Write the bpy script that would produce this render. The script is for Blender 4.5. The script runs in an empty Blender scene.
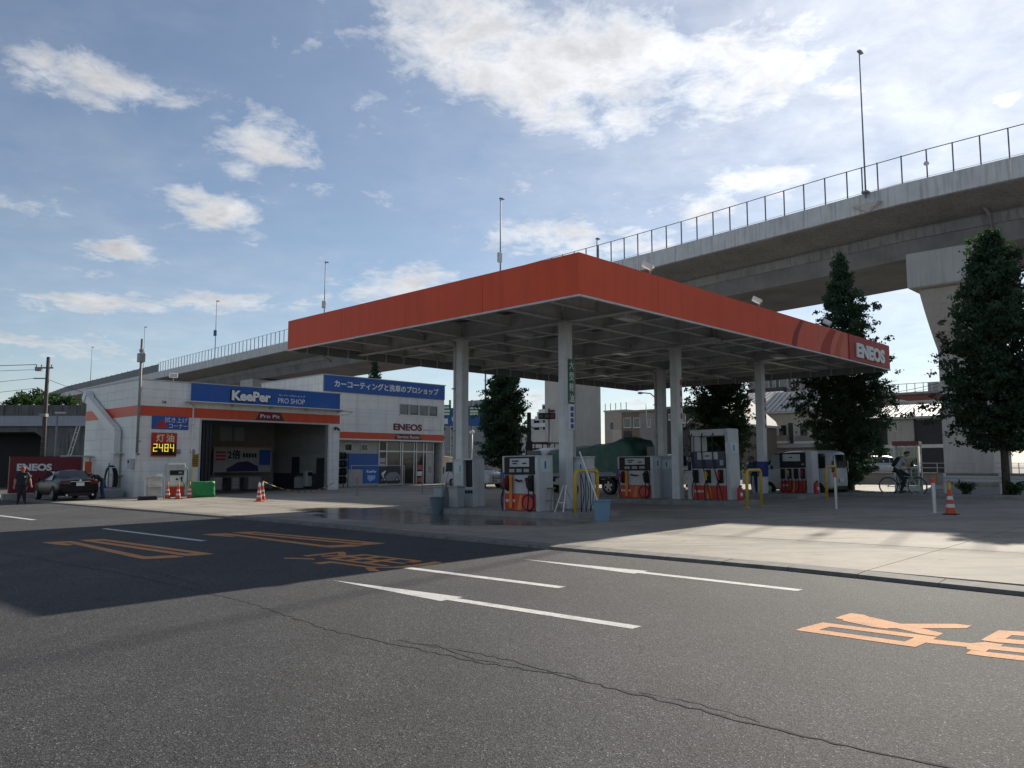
import bpy, bmesh, math, random
import numpy as np
from mathutils import Vector, Matrix, Euler

random.seed(11)
RNG = np.random.default_rng(11)
scene = bpy.context.scene
COL = scene.collection
R = math.radians

# ------------------------------------------------------------------ camera
F_PX, CX, CY = 790.0, 512.0, 384.0
CAM_H = 1.45
PITCH = math.atan((464 - CY) / F_PX)
cam_d = bpy.data.cameras.new('camera')
cam = bpy.data.objects.new('camera', cam_d)
COL.objects.link(cam)
cam_d.sensor_width = 36.0
cam_d.lens = F_PX / 1024 * 36.0
cam_d.clip_end = 9000
cam_d.clip_start = 0.05
cam.location = (0, 0, CAM_H)
cam.rotation_euler = (R(90) + PITCH, 0, 0)
scene.camera = cam

# ------------------------------------------------------------------ sky, sun, exposure
SUN_AZ, SUN_EL = 32.0, 28.5          # degrees: to the right of straight ahead, above the horizon
world = bpy.data.worlds.new('World')
scene.world = world
world.use_nodes = True


def build_world():
    nt = world.node_tree
    N, L = nt.nodes, nt.links
    N.clear()
    out = N.new('ShaderNodeOutputWorld')
    bg = N.new('ShaderNodeBackground')
    bg.inputs['Strength'].default_value = 0.062
    L.new(bg.outputs[0], out.inputs[0])
    sky = N.new('ShaderNodeTexSky')
    sky.sky_type = 'NISHITA'
    sky.sun_disc = False
    sky.sun_elevation = R(SUN_EL)
    sky.sun_rotation = R(SUN_AZ)
    sky.air_density = 1.0
    sky.dust_density = .12
    sky.ozone_density = 2.6
    tc = N.new('ShaderNodeTexCoord')
    sep = N.new('ShaderNodeSeparateXYZ')
    L.new(tc.outputs['Generated'], sep.inputs[0])

    def m(op, a, b=None, c=None, clamp=False):
        n = N.new('ShaderNodeMath')
        n.operation = op
        n.use_clamp = clamp
        for i, x in enumerate((a, b, c)):
            if x is None:
                continue
            if isinstance(x, (int, float)):
                n.inputs[i].default_value = x
            else:
                L.new(x, n.inputs[i])
        return n.outputs[0]
    X, Y, Z = sep.outputs
    az = m('ARCTAN2', X, Y)
    el = m('ARCSINE', m('MAXIMUM', Z, -0.999))
    # the cloud layer: a flat sheet seen in perspective
    zz = m('ADD', m('MAXIMUM', Z, 0.0), 0.16)
    comb = N.new('ShaderNodeCombineXYZ')
    L.new(m('DIVIDE', X, zz), comb.inputs[0])
    L.new(m('DIVIDE', Y, zz), comb.inputs[1])

    def noise(scale, detail, rough, dist=0.0, off=0.0):
        n = N.new('ShaderNodeTexNoise')
        n.inputs['Scale'].default_value = scale
        n.inputs['Detail'].default_value = detail
        n.inputs['Roughness'].default_value = rough
        n.inputs['Distortion'].default_value = dist
        mp = N.new('ShaderNodeMapping')
        mp.inputs['Location'].default_value = (off, off * .7, off * .3)
        L.new(comb.outputs[0], mp.inputs[0])
        L.new(mp.outputs[0], n.inputs['Vector'])
        return n.outputs['Fac']
    fbm = noise(5.0, 9, .62, .3)
    fine = noise(11.0, 9, .66, .35, 4.0)
    big = noise(.9, 3, .5, 0, 9.0)
    # cumulus patches where the photograph shows them: pixel, half width, half height, weight
    blobs = [(100, 84, 78, 26, 1.0), (42, 64, 30, 11, .8), (212, 208, 52, 30, 1.0), (268, 142, 52, 26, .95), (240, 172, 34, 20, .7), (122, 252, 42, 13, .95), (98, 273, 24, 8, .7),
             (100, 304, 85, 12, .9), (235, 300, 60, 14, .85), (400, 292, 75, 22, .9), (430, 272, 50, 12, .6), (470, 28, 110, 40, 1.0), (590, 62, 190, 62, 1.1), (730, 70, 130, 58, 1.0), (640, 118, 95, 26, .9),
             (760, 182, 75, 28, .85), (840, 90, 50, 36, .7), (690, 205, 90, 30, .75), (560, 238, 90, 26, .85), (640, 240, 70, 22, .8), (1005, 99, 24, 12, .9), (960, 22, 70, 20, .6), (880, 30, 70, 30, .55),
             (930, 372, 60, 20, .6), (50, 345, 150, 16, .6), (520, 400, 60, 18, .7), (640, 410, 50, 14, .6), (40, 210, 90, 30, .28), (330, 190, 60, 20, .3), (560, 180, 60, 26, .4), (60, 190, 60, 18, .25)]
    acc = None
    for bx_, by_, rx_, ry_, w in blobs:
        a_, b_ = (bx_ - CX) / F_PX, (CY - by_) / F_PX
        dy_, dz_ = math.cos(PITCH) - b_ * math.sin(PITCH), math.sin(PITCH) + b_ * math.cos(PITCH)
        a = math.atan2(a_, dy_)
        e = math.atan2(dz_, math.hypot(a_, dy_))
        ln = 1 + a_ * a_ + b_ * b_
        dx = m('DIVIDE', m('SUBTRACT', az, a), rx_ / F_PX / (1 + a_ * a_) * 1.05)
        dy = m('DIVIDE', m('SUBTRACT', el, e), ry_ / F_PX / math.sqrt(ln))
        d = m('ADD', m('MULTIPLY', dx, dx), m('MULTIPLY', dy, dy))
        g = m('MULTIPLY', m('POWER', 2.718, m('MULTIPLY', d, -.8)), w)
        acc = g if acc is None else m('MAXIMUM', acc, g)
    # elsewhere the same kind of broken cloud goes on
    side = m('MULTIPLY', m('SUBTRACT', m('ABSOLUTE', az), .72), 5.0, clamp=True)
    wide = m('MULTIPLY', m('MULTIPLY', m('SUBTRACT', big, .42), 5.0, clamp=True), side)
    high = m('MULTIPLY', m('SUBTRACT', el, .62), 5.0, clamp=True)
    wide = m('MAXIMUM', wide, m('MULTIPLY', m('MULTIPLY', m('SUBTRACT', big, .42), 5.0, clamp=True), high))
    acc = m('MAXIMUM', acc, m('MULTIPLY', wide, .8))
    den = m('ADD', m('MULTIPLY', fbm, .95), m('MULTIPLY', m('SUBTRACT', fine, .5), .85))
    den = m('ADD', den, m('MULTIPLY', acc, .56))
    cov = m('MULTIPLY', m('SUBTRACT', den, .67), 2.9, clamp=True)
    veil = m('MULTIPLY', m('SUBTRACT', m('ADD', m('MULTIPLY', big, .55), m('MULTIPLY', fbm, .45)), .40), 1.5, clamp=True)
    horizon = m('MULTIPLY', m('POWER', 2.718, m('MULTIPLY', m('MAXIMUM', el, 0.0), -9.0)), .55)
    # thin bright veil, thickest towards the sun
    sdv = (math.sin(R(SUN_AZ)) * math.cos(R(SUN_EL)), math.cos(R(SUN_AZ)) * math.cos(R(SUN_EL)), math.sin(R(SUN_EL)))
    dv_ = N.new('ShaderNodeVectorMath')
    dv_.operation = 'DOT_PRODUCT'
    L.new(tc.outputs['Generated'], dv_.inputs[0])
    dv_.inputs[1].default_value = sdv
    tow = m('MULTIPLY', m('POWER', m('MAXIMUM', dv_.outputs['Value'], 0.0), 7.0), m('ADD', m('MULTIPLY', fbm, .9), .05))
    cov = m('MAXIMUM', cov, tow, clamp=True)
    cov = m('MAXIMUM', cov, m('ADD', m('MULTIPLY', veil, .42), m('MULTIPLY', horizon, m('MULTIPLY', fbm, 1.3))), clamp=True)
    # brightness of cloud: forward scattering towards the sun, thicker parts greyer
    sd = (math.sin(R(SUN_AZ)) * math.cos(R(SUN_EL)), math.cos(R(SUN_AZ)) * math.cos(R(SUN_EL)), math.sin(R(SUN_EL)))
    dt = N.new('ShaderNodeVectorMath')
    dt.operation = 'DOT_PRODUCT'
    L.new(tc.outputs['Generated'], dt.inputs[0])
    dt.inputs[1].default_value = sd
    ct = m('MAXIMUM', dt.outputs['Value'], 0.0)
    glow = m('ADD', m('MULTIPLY', m('POWER', ct, 12.0), 1.9), m('ADD', m('MULTIPLY', m('POWER', ct, 3.0), 1.7), 4.2))
    thick = m('MULTIPLY', m('SUBTRACT', den, .86), 2.2, clamp=True)
    shade = m('ADD', m('MULTIPLY', noise(8.0, 8, .65, .4, 2.0), .9), .62)
    lum = m('MULTIPLY', m('MULTIPLY', glow, shade), m('SUBTRACT', 1.0, m('MULTIPLY', thick, .30)))
    cc = N.new('ShaderNodeCombineColor')
    L.new(lum, cc.inputs[0])
    L.new(m('MULTIPLY', lum, 1.02), cc.inputs[1])
    L.new(m('MULTIPLY', lum, 1.06), cc.inputs[2])
    hs = N.new('ShaderNodeHueSaturation')
    hs.inputs['Saturation'].default_value = .88
    hs.inputs['Value'].default_value = .67
    L.new(sky.outputs[0], hs.inputs['Color'])
    mix = N.new('ShaderNodeMix')
    mix.data_type = 'RGBA'
    L.new(cov, mix.inputs['Factor'])
    L.new(hs.outputs[0], mix.inputs['A'])
    L.new(cc.outputs[0], mix.inputs['B'])
    L.new(mix.outputs['Result'], bg.inputs['Color'])


build_world()
sun_d = bpy.data.lights.new('sun', 'SUN')
sun_d.energy = 2.8
sun_d.angle = R(.53)
sun_d.color = (1.0, .92, .80)
sun = bpy.data.objects.new('sun', sun_d)
COL.objects.link(sun)
sun.rotation_euler = (R(90 - SUN_EL), 0, R(180 - SUN_AZ))
scene.view_settings.view_transform = 'Standard'
scene.view_settings.look = 'None'
scene.view_settings.gamma = 1.0
scene.view_settings.use_curve_mapping = False
scene.view_settings.exposure = 1.25
scene.render.resolution_x, scene.render.resolution_y = 1024, 768

# ------------------------------------------------------------------ where things are
# the site falls gently to the left; street, forecourt, houses and viaduct share one grid:
# U runs along the street (away, to the left), V across it (away, to the right)
GS, GT = .0144, -.0012
GA = R(46)
UX, UY = -math.sin(GA), math.cos(GA)
VX, VY = UY, -UX
FU = GA                # frame with local x = V, y = U : its front looks along -U
FV = GA - math.pi / 2  # frame with local x = -U, y = V: its front looks along -V


def G(x, y):
    return GS * min(max(x, -100), 70) + GT * min(max(y, -60), 150)


def uvxy(u, v):
    return u * UX + v * VX, u * UY + v * VY


def W(u, v, dz=0.0):
    x, y = uvxy(u, v)
    return Vector((x, y, G(x, y) + dz))


def WZ(u, v, z):
    x, y = uvxy(u, v)
    return Vector((x, y, z))


def ray(px, py):
    a, b = (px - CX) / F_PX, -(py - CY) / F_PX
    return Vector((a, math.cos(PITCH) - b * math.sin(PITCH), math.sin(PITCH) + b * math.cos(PITCH)))


def GP(px, py, dz=0.0):
    r = ray(px, py)
    k = (CAM_H - dz) / (GS * r.x + GT * r.y - r.z)
    return Vector((0, 0, CAM_H)) + k * r


def UV(p):
    return p[0] * UX + p[1] * UY, p[0] * VX + p[1] * VY


def GUV(px, py, dz=0.0):
    return UV(GP(px, py, dz))


def onu(px, py, u):
    """photo pixel on the upright plane u = const -> (v, z)"""
    r = ray(px, py)
    k = u / (r.x * UX + r.y * UY)
    return k * (r.x * VX + r.y * VY), CAM_H + k * r.z


def onv(px, py, v):
    """photo pixel on the upright plane v = const -> (u, z)"""
    r = ray(px, py)
    k = v / (r.x * VX + r.y * VY)
    return k * (r.x * UX + r.y * UY), CAM_H + k * r.z


TILT = Vector((-GS, -GT, 1)).normalized().rotation_difference(Vector((0, 0, 1))).inverted().to_matrix()


# ------------------------------------------------------------------ materials
MATS = {}


def mat(name, col, rough=.6, metal=0.0, var=.12, scale=2.5, bump=0.0, bscale=60.0, spec=.5, dirt=0.0, emit=0.0, alpha=None):
    if name in MATS:
        return MATS[name]
    M = bpy.data.materials.new(name)
    MATS[name] = M
    M.use_nodes = True
    nt = M.node_tree
    N, L = nt.nodes, nt.links
    b = N['Principled BSDF']
    b.inputs['Roughness'].default_value = rough
    b.inputs['Metallic'].default_value = metal
    b.inputs['Specular IOR Level'].default_value = spec
    geo = N.new('ShaderNodeNewGeometry')
    n1 = N.new('ShaderNodeTexNoise')
    n1.inputs['Scale'].default_value = scale
    n1.inputs['Detail'].default_value = 5
    n1.inputs['Roughness'].default_value = .6
    L.new(geo.outputs['Position'], n1.inputs['Vector'])
    mr = N.new('ShaderNodeMapRange')
    mr.inputs['From Min'].default_value = .3
    mr.inputs['From Max'].default_value = .7
    mr.inputs['To Min'].default_value = 1 - var
    mr.inputs['To Max'].default_value = 1 + var
    L.new(n1.outputs['Fac'], mr.inputs['Value'])
    fac = mr.outputs[0]
    if dirt:
        # rain streaks: noise stretched along z
        mp = N.new('ShaderNodeMapping')
        mp.inputs['Scale'].default_value = (5.0, 5.0, .35)
        L.new(geo.outputs['Position'], mp.inputs[0])
        n2 = N.new('ShaderNodeTexNoise')
        n2.inputs['Scale'].default_value = 1.0
        n2.inputs['Detail'].default_value = 4
        L.new(mp.outputs[0], n2.inputs['Vector'])
        m2 = N.new('ShaderNodeMapRange')
        m2.inputs['From Min'].default_value = .48
        m2.inputs['From Max'].default_value = .72
        m2.inputs['To Min'].default_value = 1.0
        m2.inputs['To Max'].default_value = 1 - dirt
        L.new(n2.outputs['Fac'], m2.inputs['Value'])
        mu = N.new('ShaderNodeMath')
        mu.operation = 'MULTIPLY'
        L.new(fac, mu.inputs[0])
        L.new(m2.outputs[0], mu.inputs[1])
        fac = mu.outputs[0]
    vm = N.new('ShaderNodeVectorMath')
    vm.operation = 'SCALE'
    vm.inputs[0].default_value = col
    L.new(fac, vm.inputs['Scale'])
    L.new(vm.outputs[0], b.inputs['Base Color'])
    if bump:
        n3 = N.new('ShaderNodeTexNoise')
        n3.inputs['Scale'].default_value = bscale
        n3.inputs['Detail'].default_value = 4
        L.new(geo.outputs['Position'], n3.inputs['Vector'])
        bp = N.new('ShaderNodeBump')
        bp.inputs['Strength'].default_value = bump
        bp.inputs['Distance'].default_value = .01
        L.new(n3.outputs['Fac'], bp.inputs['Height'])
        L.new(bp.outputs[0], b.inputs['Normal'])
    if emit:
        b.inputs['Emission Color'].default_value = (*col, 1)
        b.inputs['Emission Strength'].default_value = emit
    if alpha is not None:
        b.inputs['Transmission Weight'].default_value = alpha
        b.inputs['IOR'].default_value = 1.05
    return M


def glass_mat(name, col=(.02, .025, .03), rough=.06):
    return mat(name, col, rough, 0, .05, 1.0, spec=.6)


def pane_mat():
    """clear glass one can look through"""
    if 'clear_pane' in MATS:
        return MATS['clear_pane']
    M = bpy.data.materials.new('clear_pane')
    MATS['clear_pane'] = M
    M.use_nodes = True
    N, L = M.node_tree.nodes, M.node_tree.links
    N.clear()
    o = N.new('ShaderNodeOutputMaterial')
    mx = N.new('ShaderNodeMixShader')
    t = N.new('ShaderNodeBsdfTransparent')
    t.inputs[0].default_value = (.72, .78, .78, 1)
    g = N.new('ShaderNodeBsdfGlossy')
    g.inputs['Roughness'].default_value = .03
    fr = N.new('ShaderNodeFresnel')
    fr.inputs[0].default_value = 1.5
    L.new(fr.outputs[0], mx.inputs[0])
    L.new(t.outputs[0], mx.inputs[1])
    L.new(g.outputs[0], mx.inputs[2])
    L.new(mx.outputs[0], o.inputs[0])
    return M


def leaf_mat(name, col, var=.45):
    if name in MATS:
        return MATS[name]
    M = bpy.data.materials.new(name)
    MATS[name] = M
    M.use_nodes = True
    N, L = M.node_tree.nodes, M.node_tree.links
    N.clear()
    o = N.new('ShaderNodeOutputMaterial')
    geo = N.new('ShaderNodeNewGeometry')
    n1 = N.new('ShaderNodeTexNoise')
    n1.inputs['Scale'].default_value = 1.7
    n1.inputs['Detail'].default_value = 6
    n1.inputs['Roughness'].default_value = .75
    L.new(geo.outputs['Position'], n1.inputs['Vector'])
    mr = N.new('ShaderNodeMapRange')
    mr.inputs['From Min'].default_value = .3
    mr.inputs['From Max'].default_value = .7
    mr.inputs['To Min'].default_value = 1 - var
    mr.inputs['To Max'].default_value = 1 + var
    L.new(n1.outputs['Fac'], mr.inputs['Value'])
    vm = N.new('ShaderNodeVectorMath')
    vm.operation = 'SCALE'
    vm.inputs[0].default_value = col
    L.new(mr.outputs[0], vm.inputs['Scale'])
    d = N.new('ShaderNodeBsdfPrincipled')
    d.inputs['Roughness'].default_value = .7
    d.inputs['Specular IOR Level'].default_value = .18
    t = N.new('ShaderNodeBsdfTranslucent')
    L.new(vm.outputs[0], d.inputs['Base Color'])
    vm2 = N.new('ShaderNodeVectorMath')
    vm2.operation = 'MULTIPLY'
    vm2.inputs[1].default_value = (1.3, 1.5, .7)
    L.new(vm.outputs[0], vm2.inputs[0])
    L.new(vm2.outputs[0], t.inputs[0])
    mx = N.new('ShaderNodeMixShader')
    mx.inputs[0].default_value = .28
    L.new(d.outputs[0], mx.inputs[1])
    L.new(t.outputs[0], mx.inputs[2])
    L.new(mx.outputs[0], o.inputs[0])
    return M


# ------------------------------------------------------------------ mesh helpers
class MB:
    def __init__(s):
        s.v, s.f = [], []

    def add(s, vs, fs):
        o = len(s.v)
        s.v += [tuple(p) for p in vs]
        s.f += [tuple(i + o for i in f) for f in fs]
        return s

    def box(s, x0, x1, y0, y1, z0, z1):
        return s.add([(x0, y0, z0), (x1, y0, z0), (x1, y1, z0), (x0, y1, z0), (x0, y0, z1), (x1, y0, z1), (x1, y1, z1), (x0, y1, z1)],
                     [(0, 3, 2, 1), (4, 5, 6, 7), (0, 1, 5, 4), (1, 2, 6, 5), (2, 3, 7, 6), (3, 0, 4, 7)])

    def cyl(s, p0, p1, r0, r1=None, n=10):
        p0, p1 = Vector(p0), Vector(p1)
        r1 = r0 if r1 is None else r1
        d = (p1 - p0).normalized()
        a = d.orthogonal().normalized()
        b = d.cross(a)
        vs = []
        for p, r in ((p0, r0), (p1, r1)):
            for i in range(n):
                t = 2 * math.pi * i / n
                vs.append(p + a * (r * math.cos(t)) + b * (r * math.sin(t)))
        fs = [(i, (i + 1) % n, n + (i + 1) % n, n + i) for i in range(n)]
        fs += [tuple(range(n - 1, -1, -1)), tuple(range(n, 2 * n))]
        return s.add(vs, fs)

    def tube(s, pts, r, n=8, r1=None):
        pts = [Vector(p) for p in pts]
        m = len(pts)
        vs = []
        prev = None
        for i, p in enumerate(pts):
            d = (pts[min(i + 1, m - 1)] - pts[max(i - 1, 0)]).normalized()
            if prev is None:
                a = d.orthogonal().normalized()
            else:
                a = (prev - d * prev.dot(d))
                a = a.normalized() if a.length > 1e-6 else d.orthogonal().normalized()
            prev = a
            b = d.cross(a)
            rr = r if r1 is None else r + (r1 - r) * i / (m - 1)
            for k in range(n):
                t = 2 * math.pi * k / n
                vs.append(p + a * (rr * math.cos(t)) + b * (rr * math.sin(t)))
        fs = []
        for i in range(m - 1):
            for k in range(n):
                fs.append((i * n + k, i * n + (k + 1) % n, (i + 1) * n + (k + 1) % n, (i + 1) * n + k))
        fs += [tuple(range(n - 1, -1, -1)), tuple(range((m - 1) * n, m * n))]
        return s.add(vs, fs)

    def prism(s, poly, a0, a1, axis='z'):
        n = len(poly)
        mk = {'z': lambda p, a: (p[0], p[1], a), 'y': lambda p, a: (p[0], a, p[1]), 'x': lambda p, a: (a, p[0], p[1])}[axis]
        vs = [mk(p, a0) for p in poly] + [mk(p, a1) for p in poly]
        fs = [(i, (i + 1) % n, n + (i + 1) % n, n + i) for i in range(n)]
        fs += [tuple(range(n - 1, -1, -1)), tuple(range(n, 2 * n))]
        return s.add(vs, fs)

    def lathe(s, prof, n=12, c=(0, 0, 0)):
        vs = []
        for r, z in prof:
            for k in range(n):
                t = 2 * math.pi * k / n
                vs.append((c[0] + r * math.cos(t), c[1] + r * math.sin(t), c[2] + z))
        m = len(prof)
        fs = []
        for i in range(m - 1):
            for k in range(n):
                fs.append((i * n + k, i * n + (k + 1) % n, (i + 1) * n + (k + 1) % n, (i + 1) * n + k))
        fs += [tuple(range(n - 1, -1, -1)), tuple(range((m - 1) * n, m * n))]
        return s.add(vs, fs)

    def sheet(s, pts):
        return s.add(pts, [tuple(range(len(pts)))])

    def build(s, name, m, parent=None, smooth=False, bevel=0.0, loc=None, rotz=None, recalc=True, seg=1):
        me = bpy.data.meshes.new(name)
        me.from_pydata(s.v, [], s.f)
        if recalc:
            bm = bmesh.new()
            bm.from_mesh(me)
            bmesh.ops.recalc_face_normals(bm, faces=bm.faces)
            bm.to_mesh(me)
            bm.free()
        if smooth:
            me.polygons.foreach_set('use_smooth', [True] * len(me.polygons))
        me.materials.append(m)
        me.update()
        o = bpy.data.objects.new(name, me)
        COL.objects.link(o)
        if parent is not None:
            o.parent = parent
        if loc is not None:
            o.location = loc
        if rotz is not None:
            o.rotation_euler = (0, 0, rotz)
        if bevel:
            b = o.modifiers.new('bevel', 'BEVEL')
            b.width = bevel
            b.segments = seg
            b.limit_method = 'ANGLE'
        if smooth == 'auto':
            o.modifiers.new('split', 'EDGE_SPLIT').split_angle = R(40)
        return o


CUBES = {}


def piece(name, m, parent, x0, x1, y0, y1, z0, z1):
    """one box-shaped piece; alike pieces share one mesh and differ by size and place"""
    if m.name not in CUBES:
        me = bpy.data.meshes.new('piece_' + m.name)
        q = MB().box(-.5, .5, -.5, .5, -.5, .5)
        me.from_pydata(q.v, [], q.f)
        me.materials.append(m)
        CUBES[m.name] = me
    o = bpy.data.objects.new(name, CUBES[m.name])
    COL.objects.link(o)
    o.parent = parent
    o.location = ((x0 + x1) / 2, (y0 + y1) / 2, (z0 + z1) / 2)
    o.scale = (abs(x1 - x0), abs(y1 - y0), abs(z1 - z0))
    return o


def bx(name, m, parent, x0, x1, y0, y1, z0, z1, bevel=0.0):
    return MB().box(x0, x1, y0, y1, z0, z1).build(name, m, parent, bevel=bevel)


def tag(o, label=None, cat=None, group=None, kind=None):
    if label:
        o['label'] = label
    if cat:
        o['category'] = cat
    if group:
        o['group'] = group
    if kind:
        o['kind'] = kind
    return o


def thing(name, label, cat, loc, rotz=0.0, group=None, tilt=False):
    o = bpy.data.objects.new(name, None)
    COL.objects.link(o)
    o.empty_display_size = .2
    o.location = loc
    if tilt:
        o.rotation_euler = (TILT @ Matrix.Rotation(rotz, 3, 'Z')).to_euler()
    else:
        o.rotation_euler = (0, 0, rotz)
    return tag(o, label, cat, group)


def copy_tree(o, parent=None):
    c = o.copy()
    COL.objects.link(c)
    if parent is not None:
        c.parent = parent
    for ch in list(o.children):
        copy_tree(ch, c)
    return c


TEXT_CACHE = {}


def text_mesh(s, bold=0.0, res=3):
    key = (s, bold, res)
    if key in TEXT_CACHE:
        return TEXT_CACHE[key]
    cu = bpy.data.curves.new('t', 'FONT')
    cu.body = s
    cu.size = 1.0
    cu.offset = bold
    cu.resolution_u = res
    cu.extrude = .01
    ob = bpy.data.objects.new('t', cu)
    COL.objects.link(ob)
    dg = bpy.context.evaluated_depsgraph_get()
    me = bpy.data.meshes.new_from_object(ob.evaluated_get(dg))
    co = np.empty(len(me.vertices) * 3)
    me.vertices.foreach_get('co', co)
    co = co.reshape(-1, 3).copy()
    fs = [tuple(p.vertices) for p in me.polygons]
    bpy.data.objects.remove(ob)
    bpy.data.curves.remove(cu)
    bpy.data.meshes.remove(me)
    co[:, :2] -= co[:, :2].min(0)
    co[:, :2] /= np.maximum(co[:, :2].max(0), 1e-6)
    co[:, 2] = (co[:, 2] - co[:, 2].min()) / max(np.ptp(co[:, 2]), 1e-6)
    TEXT_CACHE[key] = (co, fs)
    return TEXT_CACHE[key]


def text(name, s, m, parent, x0, x1, z0, z1, y, thick=.012, bold=0.0, res=3):
    """raised lettering on a front that looks along local -y; y is the plane it stands on"""
    co, fs = text_mesh(s, bold, res)
    q = MB()
    q.v = [(x0 + a * (x1 - x0), y - c * thick, z0 + b * (z1 - z0)) for a, b, c in co]
    q.f = list(fs)
    return q.build(name, m, parent)


def lerp(a, b, t):
    return a + (b - a) * t
# ================================================================== GROUND
ROAD = -.06     # carriageway lies this much below the forecourt


def asphalt_mat(name, col, speck, patch=.18):
    M = bpy.data.materials.new(name)
    MATS[name] = M
    M.use_nodes = True
    N, L = M.node_tree.nodes, M.node_tree.links
    b = N['Principled BSDF']
    geo = N.new('ShaderNodeNewGeometry')

    def noise(sc, det, ro=.6, kind='ShaderNodeTexNoise'):
        n = N.new(kind)
        n.inputs['Scale'].default_value = sc
        n.inputs['Detail'].default_value = det
        n.inputs['Roughness'].default_value = ro
        L.new(geo.outputs['Position'], n.inputs['Vector'])
        return n.outputs['Fac']

    def mr(x, a, b_, c, d):
        n = N.new('ShaderNodeMapRange')
        for i, k in enumerate((a, b_, c, d)):
            n.inputs[i + 1].default_value = k
        L.new(x, n.inputs[0])
        return n.outputs[0]

    def mul(a, c):
        n = N.new('ShaderNodeMath')
        n.operation = 'MULTIPLY'
        L.new(a, n.inputs[0])
        L.new(c, n.inputs[1])
        return n.outputs[0]
    vor = N.new('ShaderNodeTexVoronoi')
    vor.inputs['Scale'].default_value = 125
    L.new(geo.outputs['Position'], vor.inputs['Vector'])
    sepc = N.new('ShaderNodeSeparateColor')
    L.new(vor.outputs['Color'], sepc.inputs[0])
    f = mul(mr(noise(.22, 5), .3, .7, 1 - patch, 1 + patch), mr(noise(1.4, 6, .7), .3, .7, .90, 1.10))
    # wheel paths, polished along the street
    mp = N.new('ShaderNodeMapping')
    mp.inputs['Rotation'].default_value = (0, 0, -GA)
    mp.inputs['Scale'].default_value = (1.1, .045, 1)
    L.new(geo.outputs['Position'], mp.inputs[0])
    nb_ = N.new('ShaderNodeTexNoise')
    nb_.inputs['Scale'].default_value = 1.0
    nb_.inputs['Detail'].default_value = 3
    L.new(mp.outputs[0], nb_.inputs['Vector'])
    f = mul(f, mr(nb_.outputs['Fac'], .35, .65, .88, 1.12))
    f = mul(f, mr(noise(.9, 4, .7), .64, .74, 1.0, .80))
    f = mul(f, mr(sepc.outputs[0], .0, 1.0, 1 - speck, 1 + speck))
    f = mul(f, mr(sepc.outputs[1], .93, .97, 1.0, 1.0 + speck * 2.4))
    vm = N.new('ShaderNodeVectorMath')
    vm.operation = 'SCALE'
    vm.inputs[0].default_value = col
    L.new(f, vm.inputs['Scale'])
    L.new(vm.outputs[0], b.inputs['Base Color'])
    b.inputs['Roughness'].default_value = .85
    b.inputs['Specular IOR Level'].default_value = .28
    bp = N.new('ShaderNodeBump')
    bp.inputs['Strength'].default_value = .55
    bp.inputs['Distance'].default_value = .006
    L.new(vor.outputs['Distance'], bp.inputs['Height'])
    L.new(bp.outputs[0], b.inputs['Normal'])
    return M


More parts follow.
